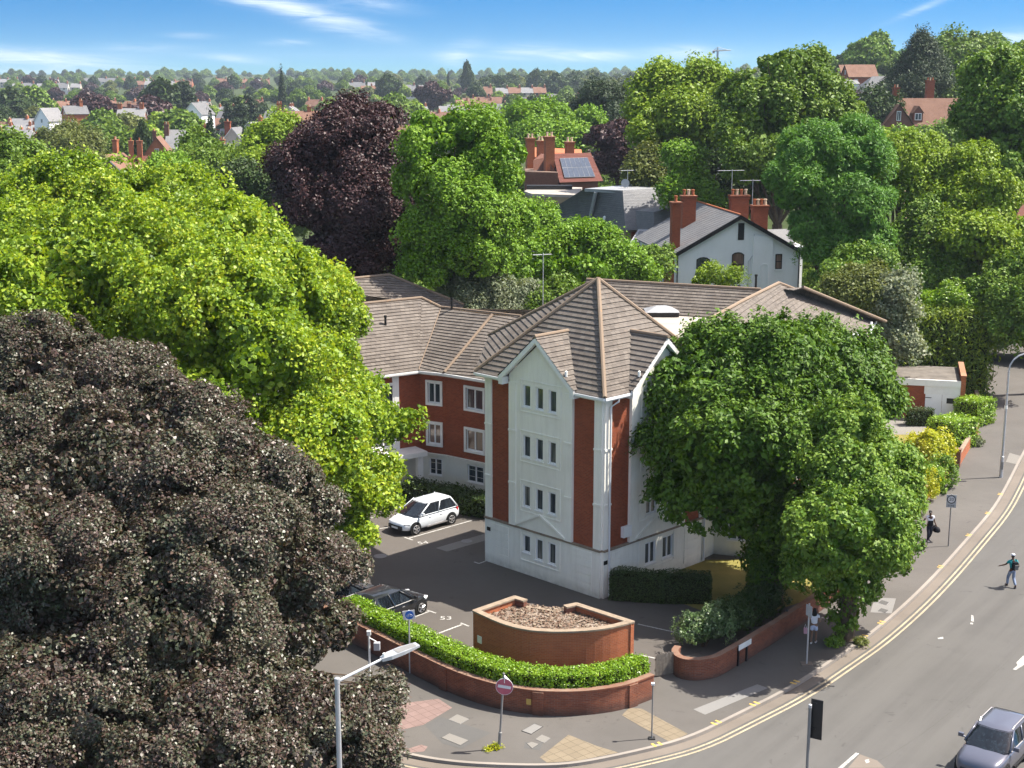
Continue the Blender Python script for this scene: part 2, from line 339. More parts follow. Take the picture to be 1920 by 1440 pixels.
# ---------------------------------------------------------------- mesh helpers
def wm(mat): return MATS[mat] if isinstance(mat, str) else mat
def setp(o, label=None, cat=None, group=None, kind=None):
    if label: o['label'] = label
    if cat: o['category'] = cat
    if group: o['group'] = group
    if kind: o['kind'] = kind
    return o
def thing(name, label, cat, loc=(0, 0, 0), rz=0, group=None):
    o = bpy.data.objects.new(name, None); COL.objects.link(o); o.empty_display_size = .3
    o.location = loc; o.rotation_euler = (0, 0, rz)
    return setp(o, label, cat, group)
class MB:
    def __init__(s): s.v = []; s.f = []; s.k = []
    def add(s, vs, fs, k=0):
        b = len(s.v); s.v += [tuple(x) for x in vs]; s.f += [tuple(b+i for i in f) for f in fs]; s.k += [k]*len(fs)
    def box(s, c, d, rz=0, k=0):
        cx, cy, cz = c; a, b, h = d[0]/2, d[1]/2, d[2]/2; co, si = math.cos(rz), math.sin(rz)
        vs = [(cx+x*co-y*si, cy+x*si+y*co, cz+z) for z in (-h, h) for x, y in ((-a, -b), (a, -b), (a, b), (-a, b))]
        s.add(vs, [(3, 2, 1, 0), (4, 5, 6, 7), (0, 1, 5, 4), (1, 2, 6, 5), (2, 3, 7, 6), (3, 0, 4, 7)], k)
    def poly(s, pts, k=0): s.add(pts, [tuple(range(len(pts)))], k)
    def prism(s, pl, z0, z1, k=0, bottom=False):
        n = len(pl)
        if sum(pl[i][0]*pl[(i+1) % n][1]-pl[(i+1) % n][0]*pl[i][1] for i in range(n)) < 0: pl = pl[::-1]
        vs = [(p[0], p[1], z0) for p in pl]+[(p[0], p[1], z1) for p in pl]
        fs = [tuple(range(n, 2*n))]+[(i, (i+1) % n, n+(i+1) % n, n+i) for i in range(n)]
        if bottom: fs.append(tuple(range(n-1, -1, -1)))
        s.add(vs, fs, k)
    def tube(s, p, q, r0, r1=None, n=8, cap=True, k=0):
        s.path([p, q], [r0, r0 if r1 is None else r1], n, cap, k)
    def path(s, pts, r, n=8, cap=True, k=0):
        pts = [Vector(p) for p in pts]
        if not isinstance(r, (list, tuple)): r = [r]*len(pts)
        b = len(s.v); up = None
        for i, p in enumerate(pts):
            t = (pts[min(i+1, len(pts)-1)]-pts[max(i-1, 0)]).normalized()
            if up is None: up = Vector((1, 0, 0)) if abs(t.x) < .8 else Vector((0, 1, 0))
            a = t.cross(up).normalized(); up = a.cross(t).normalized()
            for j in range(n):
                an = 2*math.pi*j/n; s.v.append(tuple(p+(a*math.cos(an)+up*math.sin(an))*r[i]))
        for i in range(len(pts)-1):
            for j in range(n):
                s.f.append((b+i*n+j, b+i*n+(j+1) % n, b+(i+1)*n+(j+1) % n, b+(i+1)*n+j)); s.k.append(k)
        if cap:
            s.f.append(tuple(b+j for j in range(n-1, -1, -1))); s.f.append(tuple(b+(len(pts)-1)*n+j for j in range(n))); s.k += [k, k]
    def lathe(s, c, prof, n=16, k=0, axis='z'):
        b = len(s.v); c = Vector(c)
        for r, h in prof:
            for j in range(n):
                a = 2*math.pi*j/n
                o = (r*math.cos(a), r*math.sin(a), h) if axis == 'z' else ((h, r*math.cos(a), r*math.sin(a)) if axis == 'x' else (r*math.cos(a), h, r*math.sin(a)))
                s.v.append(tuple(c+Vector(o)))
        for i in range(len(prof)-1):
            for j in range(n):
                s.f.append((b+i*n+j, b+i*n+(j+1) % n, b+(i+1)*n+(j+1) % n, b+(i+1)*n+j)); s.k.append(k)
        s.f.append(tuple(b+(len(prof)-1)*n+j for j in range(n))); s.f.append(tuple(b+j for j in range(n-1, -1, -1))); s.k += [k, k]
    def build(s, name, mats, parent=None, world=False, smooth=False, bevel=0):
        me = bpy.data.meshes.new(name)
        off = Vector((0, 0, 0))
        if world and parent is not None:
            r = parent
            while r.parent: r = r.parent
            off = r.location
        me.from_pydata([(x-off.x, y-off.y, z-off.z) for x, y, z in s.v], [], s.f)
        if not isinstance(mats, (list, tuple)): mats = [mats]
        for mt in mats: me.materials.append(wm(mt))
        if len(mats) > 1: me.polygons.foreach_set('material_index', s.k)
        if smooth: me.polygons.foreach_set('use_smooth', [True]*len(me.polygons))
        me.update()
        o = bpy.data.objects.new(name, me); COL.objects.link(o)
        if parent is not None: o.parent = parent
        if bevel:
            bm_ = o.modifiers.new('bevel', 'BEVEL'); bm_.width = bevel; bm_.segments = 2; bm_.limit_method = 'ANGLE'
        return o
def V3(p, z=0.): return Vector((p[0], p[1], z))
def copy_tree(o, parent=None):
    c = o.copy(); COL.objects.link(c)
    if parent is not None: c.parent = parent
    for ch in list(o.children): copy_tree(ch, c)
    return c
class Fac:                       # a wall line; left to right as seen from outside
    def __init__(s, A, B):
        s.A = Vector(A[:2]); s.B = Vector(B[:2]); s.L = (s.B-s.A).length; s.t = (s.B-s.A)/s.L; s.n = Vector((s.t.y, -s.t.x))
    def p(s, t, z, o=0.):
        q = s.A+s.t*t+s.n*o; return Vector((q.x, q.y, z))
    def box(s, mb, t0, t1, z0, z1, o0, o1, k=0):
        vs = [s.p(t, z, o) for z in (z0, z1) for t, o in ((t0, o1), (t1, o1), (t1, o0), (t0, o0))]
        mb.add(vs, [(3, 2, 1, 0), (4, 5, 6, 7), (0, 1, 5, 4), (1, 2, 6, 5), (2, 3, 7, 6), (3, 0, 4, 7)], k)
    def slab(s, mb, t0, t1, z0, z1, holes, o0, o1, k=0, ends=True):
        ts = sorted({t0, t1}|{h[i] for h in holes for i in (0, 1)}); zs = sorted({z0, z1}|{h[i] for h in holes for i in (2, 3)})
        for a, b in zip(ts, ts[1:]):
            for c, d in zip(zs, zs[1:]):
                if any(h[0] <= a+1e-6 and b <= h[1]+1e-6 and h[2] <= c+1e-6 and d <= h[3]+1e-6 for h in holes): continue
                mb.poly([s.p(a, c, o1), s.p(b, c, o1), s.p(b, d, o1), s.p(a, d, o1)], k)
        for h in holes:
            a, b, c, d = h
            for q in ([(a, c), (a, d)], [(b, d), (b, c)], [(b, c), (a, c)], [(a, d), (b, d)]):
                mb.poly([s.p(*q[0], o1), s.p(*q[1], o1), s.p(*q[1], o0), s.p(*q[0], o0)], k)
        if ends:
            for q in ([(t0, z1), (t0, z0)], [(t1, z0), (t1, z1)], [(t0, z0), (t1, z0)], [(t1, z1), (t0, z1)]):
                mb.poly([s.p(*q[0], o1), s.p(*q[1], o1), s.p(*q[1], o0), s.p(*q[0], o0)], k)
    def window(s, root, t0, t1, z0, z1, o, lights=2, fw=.06, glass='glass', sill=True, frame='white_upvc', transom=None, dep=.05, name='window'):
        mb = MB()
        s.box(mb, t0, t0+fw, z0, z1, o, o+dep); s.box(mb, t1-fw, t1, z0, z1, o, o+dep)
        s.box(mb, t0+fw, t1-fw, z0, z0+fw, o, o+dep); s.box(mb, t0+fw, t1-fw, z1-fw, z1, o, o+dep)
        for i in range(1, lights):
            c = t0+(t1-t0)*i/lights; s.box(mb, c-fw*.6, c+fw*.6, z0+fw, z1-fw, o, o+dep*.96)
        if transom:
            zt = z0+(z1-z0)*transom; s.box(mb, t0+fw, t1-fw, zt-fw*.5, zt+fw*.5, o, o+dep*.92)
        wobj = mb.build(name, frame, root, world=True)
        mb = MB()
        for i in range(lights):
            a = t0+(t1-t0)*i/lights; b = t0+(t1-t0)*(i+1)/lights
            mb.poly([s.p(a+.02, z0+.02, o+.015), s.p(b-.02, z0+.02, o+.015), s.p(b-.02, z1-.02, o+.015), s.p(a+.02, z1-.02, o+.015)])
        mb.build('pane', glass, wobj, world=True)
        if sill:
            mb = MB(); s.box(mb, t0-.06, t1+.06, z0-.07, z0-.003, o-.02, o+dep+.09); mb.build('sill', 'white_trim', wobj, world=True)
        return wobj
# sloping tiled roof with real stepped courses
def clip(poly, f0, keep_ge):
    out = []
    for i in range(len(poly)):
        a, b = poly[i], poly[(i+1) % len(poly)]
        fa, fb = f0(a), f0(b)
        if not keep_ge: fa, fb = -fa, -fb
        if fa >= 0: out.append(a)
        if (fa > 0 and fb < 0) or (fa < 0 and fb > 0): out.append(a+(b-a)*(fa/(fa-fb)))
    return out
def tile_roof(mb, poly, course=.3, lift=.045, base=.012, k=0):
    poly = [Vector(p) for p in poly]
    nrm = Vector((0, 0, 0))
    for i in range(len(poly)): nrm += (poly[i]-poly[0]).cross(poly[(i+1) % len(poly)]-poly[0])
    nrm.normalize()
    if nrm.z < 0: nrm = -nrm; poly = poly[::-1]
    d = (Vector((0, 0, -1))+nrm*nrm.z).normalized()
    ss = [p.dot(d) for p in poly]; s1 = max(ss)
    while s1 > min(ss)+1e-3:
        s0 = s1-course
        pl = clip(poly, lambda p: p.dot(d)-s0, True)
        if len(pl) > 2: pl = clip(pl, lambda p: s1-p.dot(d), True)
        if len(pl) > 2:
            q = [p+nrm*(base+lift*max(0, min(1, (p.dot(d)-s0)/course))) for p in pl]
            mb.poly(q, k)
            for i in range(len(pl)):
                j = (i+1) % len(pl)
                if abs(pl[i].dot(d)-s1) < 1e-4 and abs(pl[j].dot(d)-s1) < 1e-4 and (pl[i]-pl[j]).length > 1e-3:
                    mb.poly([q[j], q[i], pl[i]-nrm*.03, pl[j]-nrm*.03], k)
        s1 = s0
# ---------------------------------------------------------------- foliage
rs = np.random.RandomState(7)
def npmesh(name, V, Q, mat, parent=None, loc=None):
    me = bpy.data.meshes.new(name); me.vertices.add(len(V)); me.vertices.foreach_set('co', np.ascontiguousarray(V, dtype=np.float32).ravel())
    nq, w_ = Q.shape
    me.loops.add(nq*w_); me.loops.foreach_set('vertex_index', Q.astype(np.int32).ravel())
    me.polygons.add(nq); me.polygons.foreach_set('loop_start', np.arange(0, nq*w_, w_, dtype=np.int32))
    me.materials.append(wm(mat)); me.update(calc_edges=True)
    o = bpy.data.objects.new(name, me); COL.objects.link(o)
    if parent is not None: o.parent = parent
    return o
def unit(a): return a/np.maximum(np.linalg.norm(a, axis=1, keepdims=True), 1e-9)
def leaf_quads(P, Nn, L, W, spread=.5, droop=.3):
    n = len(P); nr = unit(Nn+rs.randn(n, 3)*spread)
    d = rs.randn(n, 3); d[:, 2] -= droop; d -= nr*np.sum(d*nr, 1, keepdims=True); d = unit(d)
    s_ = np.cross(nr, d); sc_ = (.65+.7*rs.rand(n, 1)); h = d*L*sc_*.5; w2 = s_*W*sc_*.5; f_ = nr*(W*.22)*sc_
    V = np.stack([P-h, P+w2+f_-h*.1, P+h, P-w2+f_-h*.1], 1).reshape(-1, 3)
    return V
def lobe_area(r):
    a, b, c = r; return 4*math.pi*(((a*b)**1.6+(a*c)**1.6+(b*c)**1.6)/3)**(1/1.6)
def crown_pts(lobes, dens, cr, nl, L, W, up=.7, spread=.55, flat=.6, droop=.35, gap=.22, inner=True, lowcut=-.8, jit=.16, face=None, bumps=8):
    VV = []
    big = []
    for l in lobes:
        r_ = np.array(l[3:6]); big.append((*l[:3], *(r_*(.90 if r_.min() > 1.0 else 1))))
        if bumps and r_.min() > 1.0:
            for _ in range(bumps):
                u = rs.randn(3); u /= np.linalg.norm(u); u[2] = abs(u[2])*.9-.25
                q_ = rs.uniform(.28, .5); c_ = np.array(l[:3])+u*r_*(1.02-q_*.75); big.append((*c_, *(r_*q_)))
    lobes = big
    A = np.array(lobes, float); Cn, Rr = A[:, :3], A[:, 3:6]
    ph = rs.rand(6)*6.28; kv = rs.randn(6, 3); kv = kv/np.linalg.norm(kv, axis=1, keepdims=True)*rs.uniform(.5, 1.4, (6, 1))/max(cr, .3)*.9
    for i in range(len(A)):
        n = max(6, int(lobe_area(Rr[i])*dens))
        u = unit(rs.randn(n, 3)); u = u[u[:, 2] > lowcut]
        if face is not None: u = u[(u @ face) > -.45]       # the far half of a crown that nobody could see is thinned
        c = Cn[i]+u*Rr[i]*(1-jit*rs.rand(len(u), 1)+.08*rs.randn(len(u), 1)*jit*4+(rs.rand(len(u), 1) < .13)*rs.rand(len(u), 1)*.24)
        nr = unit(u/Rr[i])
        ok = np.ones(len(c), bool)
        for j in range(len(A)):
            if j != i: ok &= (np.linalg.norm((c-Cn[j])/Rr[j], axis=1) > .80)
        g = np.sin(c @ kv.T+ph).sum(1)/6
        ok &= g > (-.5+gap)
        c, nr = c[ok], nr[ok]; n = len(c)
        if n:
            r_ = cr*(.55+.8*rs.rand(n, 1, 1))
            o = rs.randn(n, nl, 3); o = o/np.maximum(np.linalg.norm(o, axis=2, keepdims=True), 1e-6)*(rs.rand(n, nl, 1)**.45)
            nn = nr[:, None, :]
            al = np.sum(o*nn, 2, keepdims=True)
            o = o-nn*al*(1-flat)                # flatten along the outward normal
            low = al < -.3; o = o-nn*np.where(low, al, 0)*.6
            off = o*r_; off[:, :, 2] -= droop*(np.linalg.norm(o[:, :, :2], axis=2)**2)*r_[:, :, 0]
            P = (c[:, None, :]+off).reshape(-1, 3)
            Nn = unit((nn*.7+o*.5+np.array([0, 0, up])).reshape(-1, 3))
            VV.append(leaf_quads(P, Nn, L, W, spread, droop))
        if inner:
            n2 = max(8, int(lobe_area(Rr[i])*.72**2*1.5/(L*W*2.56*.5)))
            u = unit(rs.randn(n2, 3)); c = Cn[i]+u*Rr[i]*(.74-.14*rs.rand(n2, 1))
            VV.append(leaf_quads(c, u, L*1.6, W*1.6, .8, .2))
    V = np.concatenate(VV); Q = np.arange(len(V)).reshape(-1, 4)
    return V, Q
def trunk_mb(base, lobes, r0, rnd, fork=.38, n=8):
    mb = MB(); b = Vector(base); A = lobes
    cx = sum(l[0]*l[3] for l in A)/sum(l[3] for l in A); cy = sum(l[1]*l[3] for l in A)/sum(l[3] for l in A)
    zt = max(l[2] for l in A); zmin = min(l[2]-l[5] for l in A)
    top = Vector((b.x*.55+cx*.45, b.y*.55+cy*.45, b.z+(zt-b.z)*fork))
    pts = [b+Vector((0, 0, -.3)), b+Vector((0, 0, .25)), b.lerp(top, .5)+Vector((rnd.uniform(-.15, .15), rnd.uniform(-.15, .15), 0)), top]
    mb.path(pts, [r0*1.45, r0*1.08, r0*.86, r0*.7], n)
    for l in A:
        e = Vector((l[0], l[1], l[2]+l[5]*.35)); mid = top.lerp(e, .5)+Vector((0, 0, -.12*(e-top).length+rnd.uniform(0, .5)))
        rr = min(r0*.5, .05+.055*l[3])
        mb.path([top-Vector((0, 0, .2)), mid, e], [rr, rr*.62, rr*.2], 6)
        for q in range(3):
            e2 = Vector((l[0]+rnd.uniform(-.75, .75)*l[3], l[1]+rnd.uniform(-.75, .75)*l[4], l[2]+rnd.uniform(-.2, .7)*l[5]))
            mb.path([mid, mid.lerp(e2, .55)+Vector((0, 0, .2)), e2], [rr*.5, rr*.3, rr*.1], 5)
    return mb
FACE = np.array([0., -.94, .34])
def tree(name, label, base, lobes, leaf, L, W, dens, cr, nl, r0=.3, bark='bark', group=None, cat='tree', crown='crown', **kw):
    base = Vector(base); rnd = random.Random(hash(label) % 1000 if False else len(label)*7+int(abs(base.x)*10))
    root = thing(name, label, cat, base, 0, group)
    V, Q = crown_pts(lobes, dens, cr, nl, L, W, **kw)
    npmesh(crown, V-np.array(base), Q, leaf, root)
    trunk_mb(base, lobes, r0, rnd).build('trunk', bark, root, world=True)
    return root
def LB(u, v, Y, r, ry=None, rz=None):        # a lobe of the crown, radius in metres
    p = D(u, v, Y); return (p.x, p.y, p.z, r, ry or r, rz or r*.85)
def hedge(name, label, pts, width, z0, z1, leaf, L=.11, W=.075, dens=260, group=None, rough=.10, cat='hedge', closed_ends=True, topmat=None):
    """clipped hedge along a line: leaves over a swept box, a solid dark core added inside against see-through"""
    P = [Vector((p[0], p[1])) for p in pts]
    root = thing(name, label, cat, (P[0].x, P[0].y, z0), 0, group)
    VV = []; body = MB()
    for a, b in zip(P, P[1:]):
        t = (b-a); ln = t.length; t = t/ln; nn = Vector((-t.y, t.x))
        h = z1-z0
        def emit(cnt, fu, nrm):
            q = rs.rand(cnt, 2); pts3 = fu(q); VV.append(leaf_quads(pts3+rs.randn(cnt, 3)*rough*.45, np.tile(nrm, (cnt, 1))+np.array([0, 0, .35]), L, W, .65, .1))
        A3, T3, N3 = np.array([a.x, a.y, 0]), np.array([t.x, t.y, 0]), np.array([nn.x, nn.y, 0])
        bul = lambda q: (1-.18*(2*q-1)**6)
        for sgn in (-1, 1):
            c = int(ln*h*dens); emit(c, lambda q: A3+T3*(q[:, :1]*(ln+.3)-.15)+N3*(sgn*width/2*bul(q[:, 1:]))+np.array([0, 0, 1])*(z0+q[:, 1:]*h), N3*sgn)
        c = int(ln*width*dens*1.15); emit(c, lambda q: A3+T3*(q[:, :1]*(ln+.3)-.15)+N3*((q[:, 1:]-.5)*width*.97)+np.array([0, 0, 1])*(z1+.07*np.sin(q[:, :1]*ln*2.1)), np.array([0, 0, 1.]))
        if closed_ends:
            for sgn, e in ((-1, a), (1, b)):
                c = int(width*h*dens); E3 = np.array([e.x, e.y, 0]); emit(c, lambda q: E3+T3*sgn*.12+N3*((q[:, :1]-.5)*width)+np.array([0, 0, 1])*(z0+q[:, 1:]*h), T3*sgn)
        ins = .13
        body.prism([a+nn*(width/2-ins)-t*.05, a-nn*(width/2-ins)-t*.05, b-nn*(width/2-ins)+t*.05, b+nn*(width/2-ins)+t*.05], z0-.1, z1-ins+.001*len(VV))
    V = np.concatenate(VV)-np.array(root.location); npmesh('foliage', V, np.arange(len(V)).reshape(-1, 4), leaf, root)
    body.build('dark_core', 'hedge_core_dark', root, world=True)  # solid dark box added so gaps between leaves look dark, not open
    return root
plain('hedge_core_dark', (.022, .026, .010), .95, .05, var=.5, scale=6)
def shrub(name, label, base, lobes, leaf, L, W, dens=3., cr=.35, nl=40, group=None, cat='shrub', **kw):
    root = thing(name, label, cat, base, 0, group)
    V, Q = crown_pts(lobes, dens, cr, nl, L, W, **kw); npmesh('foliage', V-np.array(Vector(base)), Q, leaf, root)
    mb = MB(); b = Vector(base)
    for l in lobes:
        for q in range(3):
            e = Vector((l[0]+random.uniform(-.5, .5)*l[3], l[1]+random.uniform(-.5, .5)*l[4], l[2]+random.uniform(-.1, .5)*l[5]))
            mb.path([b+Vector((random.uniform(-.1, .1), 0, -.1)), b.lerp(e, .5), e], [.05, .035, .012], 5)
    mb.build('stem', 'bark', root, world=True)
    return root
random.seed(11)
# ---------------------------------------------------------------- terrain, road, pavement
def sm(x): x = max(0., min(1., x)); return x*x*(3-2*x)
def hill(x, y):
    h = 25*sm((y-150)/350)*sm((x/max(y, 1)-.13)/.10)
    h += min(.0155*max(0, y-480), 40)
    h += 5*math.exp(-((x-95)/230)**2-((y-1250)/330)**2)
    return h
def gz(x, y): return -.18+hill(x, y)
mb = MB(); ys = [-40]; 
while ys[-1] < 5200: ys.append(ys[-1]+max(6, ys[-1]*.045))
xs_n = 61
for y in ys:
    hw = 120+max(0, y)*.75
    for i in range(xs_n):
        x = (i/(xs_n-1)*2-1)*hw; mb.v.append((x, y, gz(x, y)))
for r_ in range(len(ys)-1):
    for i in range(xs_n-1):
        a = r_*xs_n+i; mb.f.append((a, a+1, a+1+xs_n, a+xs_n)); mb.k.append(0)
setp(mb.build('ground', 'ground', smooth=True), kind='structure')
KP = [(330, 1190), (420, 1245), (520, 1305), (620, 1362), (700, 1398), (777, 1418), (848, 1429), (925, 1434), (1022, 1436), (1090, 1431), (1200, 1408), (1294, 1384), (1380, 1342),
      (1485, 1290), (1575, 1230), (1631, 1192), (1702, 1132), (1762, 1072), (1815, 1012), (1864, 956), (1890, 911), (1920, 850)]
kerb = [G2(u, v) for u, v in KP]
dk = (kerb[-1]-kerb[-3]).normalized()
for i in range(1, 9):
    dk = (Matrix.Rotation(R(-.8), 2) @ dk); kerb.append(kerb[-1]+dk*10)
# smooth the line
def smooth_line(P, it=2):
    for _ in range(it):
        Q = [P[0]]
        for a, b in zip(P, P[1:]): Q += [a.lerp(b, .25), a.lerp(b, .75)]
        P = Q+[P[-1]]
    return P
kerb = smooth_line(kerb, 2)
def offs(P, d):                    # offset to the right of travel
    out = []
    for i, p in enumerate(P):
        t = (P[min(i+1, len(P)-1)]-P[max(i-1, 0)]).normalized(); out.append(p+Vector((t.y, -t.x))*d)
    return out
def strip(P, a, b, z, mb):
    A, B = offs(P, a), offs(P, b)
    for i in range(len(P)-1): mb.poly([V3(B[i], z), V3(B[i+1], z), V3(A[i+1], z), V3(A[i], z)])
mb = MB(); strip(kerb, 0.0, 6, -.12, mb); 
far = offs(kerb, 6)
n0 = len(far)
mb.poly([V3(p, -.125) for p in far]+[V3(p, -.125) for p in [(75, 190), (58, 120), (46, 85), (38, 55), (36, 25), (5, 20), (-25, 30)]])
setp(mb.build('road', 'asphalt_road'), kind='structure')
mb = MB(); strip(kerb, .02, .5, -.116, mb); setp(mb.build('gutter', 'gutter_stone'), kind='structure')
mb = MB()
for a, b in ((.62, .72), (.86, .96)): strip(kerb[18:], a, b, -.112, mb)
setp(mb.build('yellow_line_marking', 'paint_yellow'), kind='structure')
mb = MB(); A, B = kerb, offs(kerb, -.16)
for i in range(len(kerb)-1):
    mb.poly([V3(A[i], -.125), V3(A[i+1], -.125), V3(A[i+1], .006), V3(A[i], .006)]); mb.poly([V3(A[i], .006), V3(A[i+1], .006), V3(B[i+1], .006), V3(B[i], .006)])
setp(mb.build('kerb', 'kerb_stone'), kind='structure')
inner = [(62, 170), (40, 125), (31, 106), (24, 92), (14, 80), (4, 79), (-10, 88), (-26, 90), (-38, 84)]
mb = MB(); mb.poly([V3(p) for p in offs(kerb, -.1)]+[V3(p) for p in inner]); setp(mb.build('pavement', 'asphalt_pavement'), kind='structure')
wall_top = [(560, 1118), (665, 1170), (783, 1228), (850, 1260), (920, 1283), (993, 1296), (1050, 1299), (1107, 1297), (1173, 1287), (1226, 1267)]
WP = smooth_line([G2(u, v, 1.02) for u, v in wall_top], 2)
cp = [p for p in offs(WP, -.2)]+[G2(1262, 1238), G2(1300, 1215), G2(1400, 1160), Vector((7.2, 66.2)), Vector((4.2, 66.9)), Vector((-1.2, 72.6)), Vector((-1.6, 83)), Vector((-6, 86)), Vector((-16, 80)), Vector((-30, 72))]
mb = MB(); mb.poly([V3(p, .004) for p in cp]); setp(mb.build('car_park', 'asphalt_carpark'), kind='structure')
RB = [(1534, 1140), (1620, 1056), (1720, 963), (1782, 895), (1799, 874), (1823, 839), (1847, 787), (1862, 745)]
rbw = [G2(u, v) for u, v in RB]
mb = MB(); mb.poly([V3(p, .008) for p in [G2(1315, 1145), G2(1420, 1155), G2(1500, 1130)]+[p+Vector((-.3, 0)) for p in rbw]+[Vector((24, 104)), Vector((20, 90)), Vector((13, 72.5)), Vector((10.2, 72.4)), Vector((6.2, 68.4))]])
setp(mb.build('lawn', 'lawn'), kind='structure')
mb = MB(); mb.poly([V3(p, .012) for p in [G2(1640, 815), G2(1755, 815), G2(1790, 795), G2(1740, 775), G2(1640, 775)]]); setp(mb.build('driveway', 'concrete'), kind='structure')
def flat(name, polys, mat, z, px=True):
    mb = MB()
    for pl in polys:
        q = [V3(G2(u, v, z), z) for u, v in pl] if px else [V3(p, z) for p in pl]
        if sum(q[i].x*q[(i+1) % len(q)].y-q[(i+1) % len(q)].x*q[i].y for i in range(len(q))) < 0: q = q[::-1]
        mb.poly(q)
    return mb.build(name, mat)
def st(*a, **k): return setp(flat(*a, **k), kind='structure')
def line(p, q, w_, z):
    a, b = G2(*p, z), G2(*q, z); t = (b-a).normalized(); nn = Vector((-t.y, t.x))*w_/2
    return [a+nn, a-nn, b-nn, b+nn]
st('pink_paving', [[(822, 1310), (848, 1327), (822, 1342), (794, 1359), (755, 1368), (700, 1345), (760, 1318)], [(790, 1396), (802, 1400), (795, 1409), (770, 1411), (765, 1404)]], 'paving_pink', .004)
st('tarmac_patch', [[(826, 1344), (921, 1374), (865, 1404), (830, 1394), (812, 1375), (797, 1360)], [(985, 1391), (1018, 1393), (1012, 1407), (982, 1402)]], 'tarmac_patch', .004)
st('tarmac_patch_pale', [[(1300, 1330), (1420, 1283), (1440, 1290), (1322, 1340)], [(1640, 1120), (1680, 1122), (1672, 1150), (1632, 1148)]], 'tarmac_pale', .004)
st('tactile_paving', [[(1012, 1420), (1066, 1377.5), (1120, 1399), (1160, 1411), (1085, 1426), (1026, 1430)], [(1180, 1327), (1204, 1329), (1290, 1376), (1256, 1391), (1200, 1361), (1166, 1341)]], 'tactile_buff', .005)
st('tactile_paving_pale', [[(1893, 849), (1914, 855), (1909, 871), (1886, 866)]], 'concrete', .005)
bays = [line((735.6, 1173), (806, 1145.6), .1, .008), line((797, 1197), (866, 1171), .1, .008), line((862, 1222), (892, 1211), .1, .008), line((767.5, 1009), (885, 975.6), .1, .008),
        line((660, 981), (715, 966), .1, .008), line((712, 991), (735, 987.5), .1, .008), line((1196, 1170), (1275, 1187.5), .09, .008), line((1200, 1228), (1228, 1234), .09, .008), line((700, 1160), (715, 1155), .1, .008)]
bays2 = [line((801, 1144), (817.5, 1149.5), .1, .0085), line((863.5, 1168), (879.5, 1174), .1, .0085), line((758.5, 1007.5), (774, 1012.5), .1, .0085), line((889, 1053.5), (897.5, 1056.5), .1, .0085), line((897, 1057), (913, 1051), .1, .0095)]
mb = MB()
for q in bays: mb.poly([V3(p, .0085) for p in q])
for q in bays2: mb.poly([V3(p, .0095) for p in q])
setp(mb.build('bay_line_marking', 'paint_white'), kind='structure')
def text(name, s, size, mat, loc, rot, parent=None, ext=.002, align='CENTER'):
    cu = bpy.data.curves.new(name, 'FONT'); cu.body = s; cu.size = size; cu.extrude = ext; cu.align_x = align; cu.align_y = 'CENTER'; cu.resolution_u = 3
    tmp = bpy.data.objects.new('tmp', cu); COL.objects.link(tmp)
    dg = bpy.context.evaluated_depsgraph_get(); me = bpy.data.meshes.new_from_object(tmp.evaluated_get(dg)); bpy.data.objects.remove(tmp)
    me.name = name; me.materials.clear(); me.materials.append(wm(mat))
    o = bpy.data.objects.new(name, me); COL.objects.link(o); o.location = loc
    o.rotation_mode = 'QUATERNION'; o.rotation_quaternion = rot
    if parent is not None: o.parent = parent
    return o
def qz(a): return Matrix.Rotation(a, 4, 'Z').to_quaternion()
for s_, u, v, a in (('53', 836, 1159, .0), ('54', 793, 1017.5, .35)):
    setp(text('bay_number_marking', s_, .62, 'paint_white', G(u, v, .012), qz(a)), kind='structure')
kb = []
for u, v in [(1234, 1397), (1339, 1359), (1427, 1318), (1624, 1198), (1665, 1162), (1770, 1063), (1817, 1009), (1852, 958), (1871, 932), (1500, 1284)]:
    p = G2(u, v); i = min(range(len(kerb)), key=lambda i: (kerb[i]-p).length); t = (kerb[i+1]-kerb[i-1]).normalized(); nn = Vector((t.y, -t.x)); c = kerb[i]
    for d_ in (-.14, .14):
        q = c+t*d_; kb.append([q-t*.055-nn*.30, q+t*.055-nn*.30, q+t*.055-nn*.0, q-t*.055-nn*.0])
mb = MB()
for q in kb: mb.poly([V3(p, .011) for p in (q if (q[1]-q[0]).cross(q[2]-q[1]) > 0 else q[::-1])])
setp(mb.build('kerb_blip_marking', 'paint_bright_yellow'), kind='structure')
rm = [[(1571, 1440), (1605, 1411), (1611, 1413), (1580, 1440)], [(1899, 1255), (1908, 1247), (1905, 1243), (1918, 1230), (1935, 1226), (1930, 1250), (1920, 1247), (1905, 1256)],
      [(1821, 1153), (1825, 1154), (1826, 1166), (1821, 1165)], [(1820, 1167), (1825, 1168), (1824, 1171), (1819, 1170)], [(1758, 1196), (1768, 1194), (1769, 1198), (1759, 1198)],
      [(1621, 1425), (1629, 1423), (1631, 1429), (1624, 1431)]]
st('road_marking', rm, 'paint_white', -.112)
st('road_patch', [[(1590, 1440), (1612, 1414), (1645, 1426), (1660, 1440)]], 'gutter_stone', -.114)
st('concrete_strip', [[(817, 1027.5), (838, 1034), (911, 1013), (911, 1000)]], 'concrete', .012)
